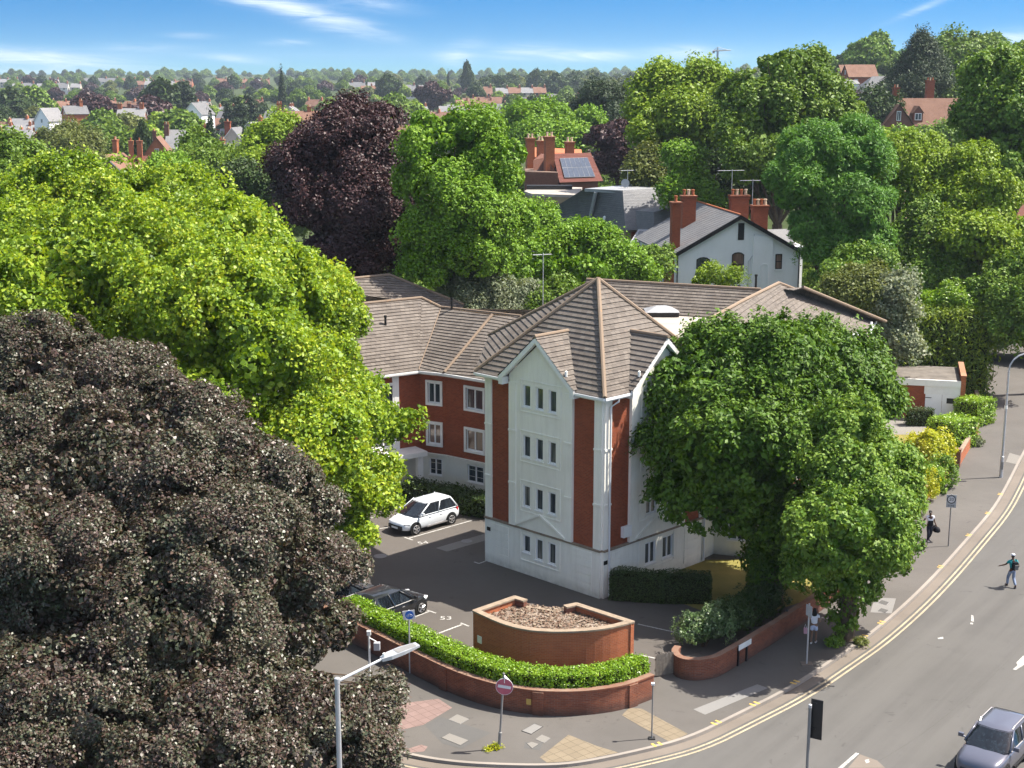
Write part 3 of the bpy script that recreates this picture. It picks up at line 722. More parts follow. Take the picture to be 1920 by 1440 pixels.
def cover(u, v, r=None, quad=None, mat='tarmac_patch', label='', frame=None, z=.012):
    if r:
        p = G(u, v, z); root = thing('manhole_cover', label, 'manhole cover', p)
        mb = MB(); mb.lathe((0, 0, 0), [(r, -.01), (r, .004), (r-.03, .004)], 20); mb.build('rim', 'post_grey', root)
        mb = MB(); mb.lathe((0, 0, 0), [(r-.035, -.01), (r-.035, .003)], 20); mb.build('plate', mat, root)
    else:
        q = [V3(G2(*c, z), z) for c in quad]; c = sum(q, Vector())/4; root = thing('inspection_cover', label, 'cover', c)
        if (q[1]-q[0]).cross(q[2]-q[1]).z < 0: q = q[::-1]
        mb = MB(); mb.prism([(p.x, p.y) for p in [c+(p-c)*1.09 for p in q]], z-.02, z); mb.build('rim', frame or 'post_grey', root, world=True)
        mb = MB(); mb.prism([(p.x, p.y) for p in q], z-.02, z+.004); mb.build('plate', mat, root, world=True)
cover(875, 1014.5, .32, label='round iron manhole cover in the pale concrete strip by the tower', z=.02)
cover(713, 1042.5, .36, mat='gutter_stone', label='faded round manhole cover in the sunlit part of the car park')
cover(0, 0, quad=[(842.5, 1349), (857.5, 1340), (878, 1348), (863, 1357)], mat='concrete', frame='tarmac_pale', label='small pale inspection cover between pink paving and the boundary wall')
cover(0, 0, quad=[(828, 1383), (842.5, 1375), (878, 1388), (863, 1397)], mat='concrete', frame='tarmac_patch', label='long pale inspection cover set in the dark tarmac patch')
cover(0, 0, quad=[(979, 1370), (1002, 1357), (1017, 1362.5), (996, 1376)], mat='tarmac_pale', frame='sign_black', label='dark framed inspection cover right of the no entry sign')
cover(0, 0, quad=[(1004.7, 1386), (1016, 1378), (1031, 1384), (1020, 1392.5)], mat='concrete', frame='tarmac_pale', label='small white inspection cover beside the buff tactile paving')
cover(0, 0, quad=[(988, 1394), (997, 1391), (1010, 1395), (998, 1403)], mat='concrete', frame='tarmac_patch', label='chipped pale cover nearest the kerb by the buff tactile paving')
cover(0, 0, quad=[(1647, 1130), (1653, 1125), (1667, 1129), (1662, 1134)], mat='tarmac_patch', label='dark inspection cover nearer the lime tree, upper of the two')
cover(0, 0, quad=[(1646, 1145), (1652, 1140), (1666, 1144), (1660, 1149)], mat='tarmac_patch', label='dark inspection cover by the kerb, lower of the two')
cover(0, 0, quad=[(1783, 907), (1787, 905), (1797, 907.5), (1793, 909.5)], mat='sign_black', label='narrow dark drain grating beside the orange brick wall')

# ---------------------------------------------------------------- the apartment building
BA, BB, BC = Vector((-1.34, 72.38)), Vector((4.41, 66.62)), Vector((10.17, 72.37))
BE = BA+BC-BB; CEN = (BA+BC)/2
apt = thing('apartment_building', 'large red brick and cream render flats with a square corner tower and brown tiled roofs', 'building', (CEN.x, CEN.y, 0))
LF, RF = Fac(BA, BB), Fac(BB, BC)
L_ = LF.L; mid = L_/2; ZE = 10.25; ZS = 2.4
ROWS = [4.22, 6.85, 9.48]
mb = MB(); mb.prism([BA, BB, BC, BE], 0, ZE-.05); mb.build('tower_core', 'stucco', apt, world=True)
def tower_side(fc, wins, gwins, sw):
    """one street face of the tower: plinth, pilasters, brick strips, projecting bay with windows"""
    mb = MB(); holes = [(a, b, c, d) for a, b, c, d, *_ in gwins]
    fc.slab(mb, 0, L_, 0, ZS, holes, .0, .14)
    for a, b in ((.55, 1.8), (6.34, 7.6)):
        if sw and a > 5: pass
        for i in range(5): fc.box(mb, a, b, .28+i*.40, .28+i*.40+.365, .10, .168)
    mb.build('plinth', 'stucco', apt, world=True)
    mb = MB(); fc.box(mb, -.02, L_+.02, ZS, ZS+.10, 0, .20); mb.build('string_course', 'coping', apt, world=True)
    for a, b in ((.5, 1.86), (L_-1.86, L_-.5)):
        mb = MB(); fc.box(mb, a, b, ZS+.1, ZE-.12, 0, .05); mb.build('brick_panel', 'brick_red', apt, world=True)
    for a, b in ((.0, .5), (L_-.5, L_)):
        mb = MB(); fc.box(mb, a, b, ZS+.1, ZE-.12, 0, .11)
        for z in (4.72, 7.5): fc.box(mb, a-.01, b+.01, z, z+.10, .05, .15)
        mb.build('pilaster', 'stucco', apt, world=True)
    mb = MB(); h2 = [(a, b, c, d) for a, b, c, d, *_ in wins]
    fc.slab(mb, 1.86, L_-1.86, ZS+.1, ZE+.12, h2, 0, .16)
    fc.box(mb, 1.86, 2.36, ZS+.1, ZE-.2, .16, .21); fc.box(mb, L_-2.36, L_-1.86, ZS+.1, ZE-.2, .16, .21)
    for z in (4.72, 7.5):
        fc.box(mb, 1.85, 2.37, z, z+.1, .16, .245); fc.box(mb, L_-2.37, L_-1.85, z, z+.1, .16, .245)
    for zc in ROWS:                       # thin raised border round each group of windows
        t0, t1 = mid-1.42, mid+1.42
        for q in ((t0, t0+.05, zc-.84, zc+.84), (t1-.05, t1, zc-.84, zc+.84), (t0+.05, t1-.05, zc-.84, zc-.79), (t0+.05, t1-.05, zc+.79, zc+.84)): fc.box(mb, *q, .16, .19)
    t0, t1 = mid-1.42, mid+1.42
    for q in ((t0, t0+.06, .72, 2.3), (t1-.06, t1, .72, 2.3), (t0+.06, t1-.06, .72, .78)): fc.box(mb, *q, .14, .18)
    mb.build('bay', 'stucco', apt, world=True)
    mb = MB()                             # relief pediment above the ground floor windows
    for sg in (-1, 1):
        a, b = fc.p(mid+sg*1.75, ZS+.12, .0), fc.p(mid, ZS+.98, .0); n3 = V3(fc.n); d = (b-a).normalized(); up = n3.cross(d); up = up if up.z > 0 else -up
        for o0, o1 in ((.16, .25),):
            vs = [a+n3*o0, a+n3*o1, b+n3*o1, b+n3*o0]; vs += [p+up*.11 for p in vs]
            mb.add(vs, [(3, 2, 1, 0), (4, 5, 6, 7), (0, 1, 5, 4), (1, 2, 6, 5), (2, 3, 7, 6), (3, 0, 4, 7)])
    mb.build('pediment', 'stucco', apt, world=True)
    for a, b, c, d, li, gl in wins: fc.window(apt, a+.01, b-.01, c+.01, d-.01, .03, li, .06, gl, dep=.08)
    for a, b, c, d, li, gl in gwins: fc.window(apt, a+.01, b-.01, c+.01, d-.01, .02, li, .06, gl, dep=.08)
    # gable
    mb = MB(); ga = 12.36
    mb.poly([fc.p(1.86, ZE+.12, .16), fc.p(L_-1.86, ZE+.12, .16), fc.p(L_-1.86, ZE+.22, .16), fc.p(mid, ga, .16), fc.p(1.86, ZE+.22, .16)])
    mb.build('gable', 'stucco', apt, world=True)
    mb = MB(); n3 = V3(fc.n); hw = 2.6; zf, za = 10.36, 12.66
    for sg in (-1, 1):
        a, b = fc.p(mid+sg*hw, zf, 0), fc.p(mid, za, 0)
        vs = [a+n3*.46, a+n3*.58, b+n3*.58, b+n3*.46]; vs = [p-Vector((0, 0, .30)) for p in vs]+[p-Vector((0, 0, .012)) for p in vs]
        fs = [(3, 2, 1, 0), (4, 5, 6, 7), (0, 1, 5, 4), (1, 2, 6, 5), (2, 3, 7, 6), (3, 0, 4, 7)]
        mb.add(vs, fs if sg < 0 else [f[::-1] for f in fs])
        s0 = [a+n3*.16, a+n3*.46, b+n3*.46, b+n3*.16]; mb.poly([p-Vector((0, 0, .2)) for p in (s0 if sg > 0 else s0[::-1])])
        fc.box(mb, mid+sg*hw-(.28 if sg > 0 else -.0)-(.0 if sg > 0 else 0), mid+sg*hw+(.0 if sg > 0 else .28), zf-.42, zf-.05, .1, .56)
    mb.build('bargeboard', 'white_trim', apt, world=True)
    mb = MB(); slope = (15.06-ZE)/(L_/2+.42)
    ob = .42-(12.66-ZE)/slope; of = .42-(zf-ZE)/slope
    for sg in (-1, 1):
        tile_roof(mb, [fc.p(mid, za, .6), fc.p(mid+sg*hw, zf, .6), fc.p(mid+sg*hw, zf, of-.05), fc.p(mid, za, ob-.05)])
    mb.build('gable_roof', 'roof_tile', apt, world=True)
    mb = MB(); mb.tube(fc.p(mid, za+.05, .62), fc.p(mid, za+.05, ob), .10, n=8); mb.build('ridge', 'ridge_tile', apt, world=True)
    # eave and gutter beside the gable
    for a, b in ((-.42, mid-hw), (mid+hw, L_+.42)):
        mb = MB(); fc.box(mb, a, b, ZE-.20, ZE-.06, 0, .40); mb.build('eave', 'white_trim', apt, world=True)
        mb = MB(); fc.box(mb, a, b, ZE-.11, ZE+.0, .405, .52); mb.build('gutter', 'white_upvc', apt, world=True)
wl = []
for r_, zc in enumerate(ROWS):
    for c_, tcn in enumerate((3.1, 4.0, 4.9)):
        wl.append((tcn-.27, tcn+.27, zc-.58, zc+.58, 1, 'glass' if (r_+c_) % 3 else 'glass_curtain'))
gw = [(2.83, 3.37, 1.18, 2.14, 1, 'glass'), (3.73, 4.27, .98, 2.14, 1, 'glass_curtain'), (4.63, 5.17, .98, 2.14, 1, 'glass_curtain')]
tower_side(LF, wl, gw, False)
wr = []
for zc in ROWS:
    wr += [(3.15, 4.0, zc-.6, zc+.58, 2, 'glass_curtain'), (4.55, 5.4, zc-.6, zc+.58, 2, 'glass_curtain')]
tower_side(RF, wr, [(3.15, 4.0, .95, 2.14, 2, 'glass'), (4.55, 5.4, .95, 2.14, 2, 'glass_curtain')], True)
AP = V3(CEN, 15.06)
def sc2(p): return V3(CEN+(p-CEN)*(1+.42*2/L_), ZE)
eL, eF, eR, eB = sc2(BA), sc2(BB), sc2(BC), sc2(BE)
Q_ = D(917, 630, 77)
mb = MB()
for a, b in ((eR, eB), (eB, eL)): tile_roof(mb, [a, b, AP])
slp = (15.06-ZE)/(L_/2+.42)
for fc in (LF, RF):
    def rp(t, o): return fc.p(t, ZE+(.42-o)*slp, o)
    for sg in (-1, 1): tile_roof(mb, [rp(mid+sg*(mid+.42), .42), rp(mid+sg*2.5, .42), rp(mid+sg*2.5, .2), rp(mid, -1.75), AP])
tile_roof(mb, [AP, Q_, eL+Vector((0, 0, .03))])
mb.build('tower_roof', 'roof_tile', apt, world=True)
for e in (eL, eF, eR, eB, Q_):
    mb = MB(); mb.path([e+Vector((0, 0, .05)), AP+Vector((0, 0, .06))], .115, 8); mb.build('ridge', 'ridge_tile', apt, world=True)
def downpipe(pts, mat='pipe_grey', r=.05):
    mb = MB(); mb.path(pts, r, 8); mb.build('downpipe', mat, apt, world=True)
downpipe([RF.p(.56, ZE-.1, .47), RF.p(.56, ZE-.3, .45), RF.p(.30, ZE-.55, .2), RF.p(.30, 5, .2), RF.p(.30, .1, .24)])
downpipe([RF.p(L_-.2, ZE-.1, .47), RF.p(L_-.2, ZE-.5, .2), RF.p(L_-.2, .1, .22)])
for fc, t in ((LF, .3), (RF, .12)):
    mb = MB(); fc.box(mb, t-.13, t+.13, 1.75, 1.95, .14, .165); mb.build('plaque', 'black_board', apt, world=True)
mb = MB(); RF.box(mb, 1.35, 1.95, 2.85, 3.4, .05, .26); mb.build('alarm_box', 'white_upvc', apt, world=True)
for fc, t, s_ in ((LF, 5.6, 10.9), (RF, 2.1, 11.9)):
    for j in range(2):
        mb = MB(); p = (eF if True else eL).lerp(eL if fc is LF else eR, .28+.05*j)+Vector((0, 0, .9)); mb.lathe(p, [(.07, -.2), (.07, .06), (.02, .1)], 8); mb.build('roof_vent', 'plate_white', apt, world=True)

# left wing, three storeys
ZW = 7.6
e0 = Vector((-17, 78.2)); e1, e2, e3 = G2(785, 695, ZW), G2(833, 700, ZW), G2(907, 712, ZW); e4 = Vector((1.5, 80.4))
ew = [e0, e1, e2, e3, e4]
ww = [p+Vector((.05, .42)) for p in ew]; ww[0] = e0+Vector((-.2, .42))
mb = MB(); mb.prism([Vector((p.x+.05, p.y+.55)) for p in ww]+[Vector((2, 97)), Vector((-14, 99)), Vector((-22, 86))], 0, ZW-.1); mb.build('wing_core', 'stucco', apt, world=True)
fs_ = [Fac(ww[i], ww[i+1]) for i in range(4)]
def wingwall(fc, wins):
    up = [w_ for w_ in wins if w_[2] > 2.3]; lo = [w_ for w_ in wins if w_[2] <= 2.3]
    mb = MB(); fc.slab(mb, 0, fc.L, 2.35, ZW-.12, [w_[:4] for w_ in up], -.15, .0); mb.build('brick_wall', 'brick_red', apt, world=True)
    mb = MB(); fc.slab(mb, 0, fc.L, 0, 2.25, [w_[:4] for w_ in lo], -.15, .03)
    for i in range(4): fc.box(mb, .05, fc.L-.05, .5+i*.42, .5+i*.42+.02, .03, .04)
    fc.box(mb, 0, fc.L, 2.25, 2.36, -.1, .1); mb.build('plinth', 'stucco_cream', apt, world=True)
    for a, b, c, d, li, gl in wins:
        w_ = fc.window(apt, a+.01, b-.01, c+.01, d-.01, -.11, li, .07, gl, dep=.07)
        if c > 2.3:
            mb = MB(); s_ = .14
            for q in ((a-s_, a, c-s_, d+s_), (b, b+s_, c-s_, d+s_), (a, b, c-s_, c), (a, b, d, d+s_)): fc.box(mb, *q, -.02, .07)
            mb.build('surround', 'white_trim', w_, world=True)
zr = [(5.55, 6.85), (2.95, 4.25), (.95, 2.05)]
def W(t, wd, r_, gl='glass', li=2): return (t-wd/2, t+wd/2, zr[r_][0], zr[r_][1], li, gl)
wingwall(fs_[0], [W(fs_[0].L-2.6, 1.5, 0), W(fs_[0].L-2.6, 1.5, 1, 'glass_curtain'), W(fs_[0].L-6.2, 1.2, 0), W(fs_[0].L-6.2, 1.2, 1)])
wingwall(fs_[1], [W(1.0, .9, 0), W(1.0, .9, 1, 'glass_warm'), W(1.05, .95, 2)])
wingwall(fs_[2], [W(2.3, 1.35, 0), W(2.3, 1.35, 1, 'glass_warm'), W(2.35, 1.3, 2)])
wingwall(fs_[3], [])
mb = MB(); f0 = fs_[0]
for a in (f0.L-1.75,): f0.box(mb, a-.22, a+.22, 2.4, ZW-.15, 0, .06)
mb.build('quoin', 'white_trim', apt, world=True)
mb = MB(); t0 = f0.L-2.4
f0.box(mb, t0-1.6, t0+2.0, 2.45, 2.75, 0, 1.5); f0.box(mb, t0-1.5, t0-1.15, 0, 2.45, 1.05, 1.4); f0.box(mb, t0+1.4, t0+1.75, 0, 2.45, 1.05, 1.4)
mb.build('porch', 'white_trim', apt, world=True)
mb = MB(); f0.box(mb, t0-.5, t0+.6, .05, 2.1, .04, .08); mb.build('door', 'pipe_black', apt, world=True)
mb = MB()
for i in range(4):
    a, b = ew[i], ew[i+1]; f = Fac(a, b); f.box(mb, -.03, f.L+.03, ZW-.12, ZW+.0, -.02, .1); f.box(mb, 0, f.L, ZW-.2, ZW-.12, -.4, .0)
mb.build('gutter', 'white_trim', apt, world=True)
Z1, Z2 = 11.2, 10.6
r1 = G(790, 560, Z1); r0 = G(673, 572, Z1); r00 = r0+(r0-r1)*1.0; r2 = G(827, 578, Z2); r3 = G(923, 592, Z2); r4 = G(977, 595, Z2); r5 = Vector((6.5, 90, Z2))
E = [V3(p, ZW) for p in ew]
mb = MB()
tile_roof(mb, [E[0], E[1], r1, r00], .28); tile_roof(mb, [E[1], r2, r1], .28); tile_roof(mb, [E[1], E[2], r3, r2], .28)
tile_roof(mb, [E[2], E[3], r4, r3], .28); tile_roof(mb, [E[3], E[4], r5, r4], .28)
tile_roof(mb, [r1, r00, r00+Vector((-1, 6, -4)), r1+Vector((2, 6, -4))], .28); tile_roof(mb, [r2, r5, r5+Vector((0, 5, -3.4)), r2+Vector((1, 5, -3.4))], .28)
b1, b2, b0 = G(730, 517, 11.6), G(870, 573, 9.6), G(660, 524, 11.6)
tile_roof(mb, [b0, b1, b2, Vector((b2.x-1, b2.y-6.5, 7.4)), Vector((b0.x, b0.y-6, 7.4))], .28)
tile_roof(mb, [b1, b0, b0+Vector((0, 5, -4)), b1+Vector((3, 5, -4))], .28)
tile_roof(mb, [G(655, 549, 11.0), G(668, 552, 11.0), G(742, 562, 10.7), G(700, 570, 10), G(655, 575, 10)], .28)
mb.build('wing_roof', 'roof_tile', apt, world=True)
for a, b in ((r00, r1), (r1, r2), (E[2], r3), (r2, r4), (b0, b1), (b1, b2), (E[1], r2)):
    mb = MB(); rr = .03 if (a is E[1]) else .10; mb.path([a+Vector((0, 0, .07)), b+Vector((0, 0, .07))], rr, 8); mb.build('ridge', 'ridge_tile', apt, world=True)
def roof_pipe(p, h=.9, base=True):
    mb = MB(); mb.tube(p, p+Vector((0, 0, h)), .075, n=8); mb.tube(p+Vector((0, 0, h-.12)), p+Vector((0, 0, h)), .1, n=8); o = mb.build('vent_pipe', 'pipe_black', apt, world=True)
    if base: mb = MB(); mb.lathe(p, [(.32, -.05), (.26, .10), (.1, .16)], 10); mb.build('flashing', 'white_trim', o, world=True)
roof_pipe(G(723, 618, 9.75)); roof_pipe(G(847, 578, 10.7), .7, False)
for i in range(3):
    p = D(908+i*6, 672-i*3, 84.6); 
mb = MB(); q = [D(905, 680, 83.2), D(921, 682, 82.5), D(921, 700, 82.2), D(900, 703, 82.9)]; mb.poly(q); mb.build('lead_valley', 'lead', apt, world=True)

# right wing: follows the road behind the chestnut
rw = [Vector((10.17, 72.5)), Vector((10.9, 73.4)), Vector((13.3, 72.6)), Vector((15.6, 77)), Vector((21.9, 91)), Vector((25.6, 100.6))]
mb = MB(); mb.prism(rw+[Vector((16, 105)), Vector((4, 98)), Vector((4.4, 78))], 0, 7.9); mb.build('wing_core', 'stucco_cream', apt, world=True)
for i in range(1, 5):
    fc = Fac(rw[i], rw[i+1])
    mb = MB(); fc.box(mb, .02, fc.L-.02, 2.5, 7.8, 0, .05); mb.build('brick_wall', 'brick_red', apt, world=True)
    nw = max(1, int(fc.L//3))
    for k in range(nw):
        for r_ in range(3): fc.window(apt, (k+.5)*fc.L/nw-.5, (k+.5)*fc.L/nw+.5, zr[r_][0], zr[r_][1], .055, 2, .07)
f4 = Fac(rw[4], rw[5])
mb = MB(); f4.box(mb, -.5, .35, 2.5, 9.0, .05, .35); f4.box(mb, 1.2, 3.2, 2.5, 8.6, .05, .2); mb.build('pilaster', 'stucco_white', apt, world=True)
Z3 = 12.2
ra, rb = G(1390, 567, Z3), G(1460, 532, Z3); rc, rd = G(1641, 602, 8.0), G(1608, 652, 8.0); re = rd+(rd-rc)*.85; rf = rd+(rd-rc)*1.6+Vector((-3.6, -1, 0)); rg = Vector((10.8, 77, 12.2))
mb = MB()
tile_roof(mb, [ra, rb, rc, rd], .3); tile_roof(mb, [rg, ra, rd, re], .3); tile_roof(mb, [rg, re, rf], .3)
tile_roof(mb, [rb, ra, ra+Vector((-4, 2, -3.6)), rb+Vector((-4, 2, -3.6))], .3)
tile_roof(mb, [rb, rc+Vector((-2, 4, 0)), rb+Vector((-4, 8, -4))], .3)
c0, c1, c2 = G(1488, 545, 11.9), G(1505, 540, 11.9), G(1661, 604, 8.0)
tile_roof(mb, [c0, c1, c2, rc+Vector((-.1, .05, .02)), rb+Vector((0, .05, -.35))], .3)
g0, g1 = G(1128, 527, 11.7), G(1420, 544, 11.7)
g0 = g0+(g0-g1)*.1; g1 = g1+(g1-g0)*.02
dwn = Vector((g1.y-g0.y, -(g1.x-g0.x), 0)).normalized()
tile_roof(mb, [g0, g1, g1+dwn*2.3+Vector((0, 0, -1.62)), g0+dwn*2.3+Vector((0, 0, -1.62))], .29)
tile_roof(mb, [g0, g1, g1-dwn*4+Vector((0, 0, -3)), g0-dwn*4+Vector((0, 0, -3))], .29)
mb.build('wing_roof', 'roof_tile', apt, world=True)
for a, b in ((ra, rb), (rb, rc), (c1, c2), (g0, g1), (rg, ra)):
    mb = MB(); mb.path([a+Vector((0, 0, .06)), b+Vector((0, 0, .06))], .11, 8); mb.build('ridge', 'ridge_tile', apt, world=True)
mb = MB(); f = Fac(re, rc); f.box(mb, 0, f.L, 7.86, 8.02, -.02, .12); f.box(mb, 0, f.L, 7.75, 7.86, -.5, 0); mb.build('gutter', 'white_upvc', apt, world=True)
mb = MB(); p = D(1632, 628, 95.5); p2 = D(1650, 612, 96.5); mb.path([p, D(1634, 604, 96)], .09, 6); mb.build('bargeboard', 'white_trim', apt, world=True)
zf_ = g0.z-1.62
mb = MB(); mb.prism([(5, 77.5), (10.5, 72.9), (14.6, 78), (15.5, 93.5), (7, 97)], zf_-2.4, zf_-.03); mb.build('flat_roof', 'flat_pale', apt, world=True)
for a, b in ((G(1240, 590, zf_), 1.0),):
    mb = MB(); mb.box((a.x, a.y, zf_+.1), (2.1, 1.8, .35)); o = mb.build('skylight', 'pipe_black', apt, world=True)
    mb = MB(); mb.add([(a.x-1.1, a.y-.95, zf_+.28), (a.x+1.1, a.y-.95, zf_+.28), (a.x+1.1, a.y+.95, zf_+.28), (a.x-1.1, a.y+.95, zf_+.28), (a.x-.3, a.y, zf_+.62), (a.x+.3, a.y, zf_+.62)], [(0, 1, 5, 4), (1, 2, 5), (2, 3, 4, 5), (3, 0, 4)]); mb.build('dome', 'lead', o, world=True)
roof_pipe(G(1385, 560, 11.0)); roof_pipe(G(1417, 540, 11.7), .9, False)
# ---------------------------------------------------------------- bin store, walls, gate
def wallstrip(mb, P, o1, o0, z0, z1, k=0):
    A, B = offs(P, o1), offs(P, o0)
    for i in range(len(P)-1):
        mb.poly([V3(A[i], z0), V3(A[i+1], z0), V3(A[i+1], z1), V3(A[i], z1)], k); mb.poly([V3(B[i+1], z0), V3(B[i], z0), V3(B[i], z1), V3(B[i+1], z1)], k)
        mb.poly([V3(A[i], z1), V3(A[i+1], z1), V3(B[i+1], z1), V3(B[i], z1)], k)
    for i, rv in ((0, 0), (-1, 1)):
        q = [V3(B[i], z0), V3(A[i], z0), V3(A[i], z1), V3(B[i], z1)]; mb.poly(q[::-1] if rv else q, k)
HB = 2.3
bA, bB, bC, bD, bE, bF = [G2(u, v, HB) for u, v in [(887, 1147), (965, 1120), (988, 1127), (1057, 1138), (1081, 1133), (1189, 1168)]]
crv = smooth_line([bA]+[G2(u, v, HB) for u, v in [(945, 1174), (1000, 1186), (1075, 1187), (1140, 1181)]]+[bF], 2)
store = thing('bin_store', 'curved orange brick bin store with a flat roof covered in dead leaves', 'bin store', V3((bA+bF)/2))
mb = MB(); wallstrip(mb, crv, 0, -.22, 0, HB); wallstrip(mb, [bF, bE], 0, -.22, 0, HB); wallstrip(mb, [bB, bA], 0, -.22, 0, HB); wallstrip(mb, [bE, bB], 0, -.22, 0, 2.0)
dE = (bD-bE).normalized(); 
mb.build('wall', 'brick_orange', store, world=True)
for pq in ([bE, bD], [bC, bB]): mb = MB(); wallstrip(mb, pq, .0, -.22, 1.7, HB-.01); mb.build('parapet', 'brick_dark', store, world=True)
mb = MB()
for P in (crv, [bF, bE], [bE, bD], [bC, bB], [bB, bA]): wallstrip(mb, P, .045, -.265, HB+.002*len(mb.f)/40, HB+.075+.002*len(mb.f)/40)
wallstrip(mb, [bD, bC], .03, -.15, 2.0, 2.08)
mb.build('coping', 'coping', store, world=True)
mb = MB(); inn = [p for p in offs(crv, -.2)]+[bE, bB]; mb.poly([V3(p, 2.03) for p in inn]); mb.build('roof', 'leaf_litter', store, world=True)
P_ = np.array([[p.x, p.y] for p in inn]); lo, hi = P_.min(0), P_.max(0); q = lo+(hi-lo)*rs.rand(2600, 2)
from mathutils.geometry import intersect_point_line
def inside(pt, poly):
    c = False; n_ = len(poly)
    for i in range(n_):
        a, b = poly[i], poly[i-1]
        if (a.y > pt[1]) != (b.y > pt[1]) and pt[0] < (b.x-a.x)*(pt[1]-a.y)/(b.y-a.y)+a.x: c = not c
    return c
q = np.array([x for x in q if inside(x, [p*1 for p in inn])])
leafmat('dead_leaf', [(.10, .055, .04), (.16, .10, .07), (.22, .17, .125), (.30, .26, .2)], .05, .8, .15)
V = leaf_quads(np.c_[q, np.full(len(q), 2.045)+rs.rand(len(q))*.04], np.tile([0, 0, 1.], (len(q), 1)), .13, .10, .35, 0)
setp(npmesh('leaf_litter', V-np.array(store.location), np.arange(len(V)).reshape(-1, 4), 'dead_leaf', store), kind='stuff')
f = Fac(crv[1], crv[3]); mb = MB(); f.box(mb, .2, .48, 1.0, 1.32, .0, .035); mb.build('notice', 'plate_white', store, world=True)

fw = thing('boundary_wall', 'curved brown brick boundary wall below the bright hedge on the corner', 'wall', V3(WP[len(WP)//2]))
mb = MB(); wallstrip(mb, WP, 0, -.24, -.05, 1.0)
for i in (len(WP)//2+2, len(WP)-6, 12):
    t = (WP[i+1]-WP[i]).normalized(); f = Fac(WP[i], WP[i]+t*.5); f.box(mb, 0, .45, -.02, 1.0, -.1, .07)
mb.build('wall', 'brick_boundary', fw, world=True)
mb = MB(); wallstrip(mb, WP, .03, -.27, 1.0, 1.075); mb.build('coping', 'brick_boundary', fw, world=True)
mb = MB(); i = len(WP)//2+1; t = (WP[i+1]-WP[i-1]).normalized(); f = Fac(WP[i], WP[i]+t); f.box(mb, .1, .3, .42, .66, .0, .02); mb.build('hydrant_plate', 'paint_bright_yellow', fw, world=True)
w2 = [(1266, 1211), (1258, 1221), (1272, 1235), (1305, 1239.5), (1343, 1234), (1365, 1222), (1410, 1196), (1462, 1164), (1534, 1117), (1600, 1070)]
W2 = smooth_line([G2(u, v, .92) for u, v in w2], 2)
rwl = thing('boundary_wall', 'weathered brick garden wall with a rounded end beside the picket gate', 'wall', V3(W2[len(W2)//2]))
mb = MB(); wallstrip(mb, W2, 0, -.24, -.05, .88); mb.build('wall', 'brick_boundary', rwl, world=True)
mb = MB(); wallstrip(mb, W2, .03, -.27, .88, .95); mb.build('coping', 'brick_boundary', rwl, world=True)
for u, v, l in ((1473.5, 1182, 'short black iron post against the garden wall left of the woman'), (1531.5, 1137, 'short black iron post by the garden wall beyond the woman')):
    p = G(u, v); o = MB(); o.tube((0, 0, 0), (0, 0, .95), .06, n=8); o.lathe((0, 0, .95), [(.075, 0), (.075, .05), (.03, .09)], 8)
    ob_ = o.build('iron_post', 'black_metal'); ob_.location = p; setp(ob_, l, 'post')
rb_ = [rbw[1]+Vector((-.1, .3))]+rbw[2:]
segs = [(rb_[0], rb_[2], 0, 'low orange brick wall along the pavement under golden shrubs'), (rb_[3], rb_[4]+(rb_[5]-rb_[4])*.45, 1, 'orange brick wall with a dark pier beside the clipped hedge'), (rb_[5], rb_[6]+Vector((1.2, 12)), 2, 'orange brick wall farthest up the pavement in tree shade')]
for a, b, i, l in segs:
    rt = thing('boundary_wall', l, 'wall', V3(a)); t = (b-a).normalized(); f = Fac(a, b)
    mb = MB(); f.box(mb, .0, f.L, -.05, .8, -.22, 0); mb.build('wall', 'brick_orange', rt, world=True)
    mb = MB(); f.box(mb, -.0, f.L, .8, .86, -.25, .03); mb.build('coping', 'coping', rt, world=True)
    mb = MB(); f.box(mb, -.42, .02, -.05, 1.15 if i == 1 else .95, -.36, .06); f.box(mb, -.46, .06, 1.15 if i == 1 else .95, 1.25 if i == 1 else 1.03, -.4, .1); mb.build('pier', 'brick_dark' if i == 1 else 'brick_orange', rt, world=True)
g0_, g1_ = G2(1228, 1270), G2(1262, 1264)
gt = thing('picket_gate', 'weathered grey picket gate between the two brick walls', 'gate', V3(g0_)); f = Fac(g0_, g1_)
n_ = 13
for i in range(n_):
    mb = MB(); a = f.L*(i+.15)/n_; b = f.L*(i+.85)/n_; f.box(mb, a, b, .06, 1.02+.05*(i % 2), 0, .03); mb.build('picket', 'timber_grey', gt, world=True)
mb = MB(); f.box(mb, 0, f.L, .25, .35, -.05, -.002); f.box(mb, 0, f.L, .75, .85, -.05, -.002); mb.build('rail', 'timber_grey', gt, world=True)

# ---------------------------------------------------------------- hedges and shrubs
hp = offs(WP, -.86); hp = [p for p in hp if p.x > G2(640, 1160, 1).x]
hp[-1] = hp[-1]+Vector((-.25, .1))
hedge('hedge', 'bright clipped hedge running behind the curved boundary wall', hp[::2]+[hp[-1]], 1.1, .0, 1.5, 'leaf_laurel', .095, .06, 520, rough=.09)
hedge('hedge', 'dark clipped box hedge at the foot of the white tower', [G2(1150, 1120), G2(1240, 1126), G2(1326, 1127)], 1.15, 0, 1.4, 'leaf_hedge_dark', .07, .05, 520, rough=.06)
hedge('hedge', 'shaded dark hedge under the brick wing behind the white car', [G2(768, 938), G2(840, 952), G2(925, 968)], 1.7, 0, 1.2, 'leaf_hedge_dark', .12, .08, 230, rough=.22)
hedge('hedge', 'small dark square hedge in front of the garage', [G2(1702, 797), G2(1744, 797)], .9, 0, 1.25, 'leaf_hedge_dark', .09, .06, 260)
hedge('hedge', 'bright clipped hedge block nearer the garage doors on the pavement wall', [G2(1764, 844), G2(1804, 832)], 2.2, .0, 2.05, 'leaf_hedge', .14, .09, 190, rough=.16)
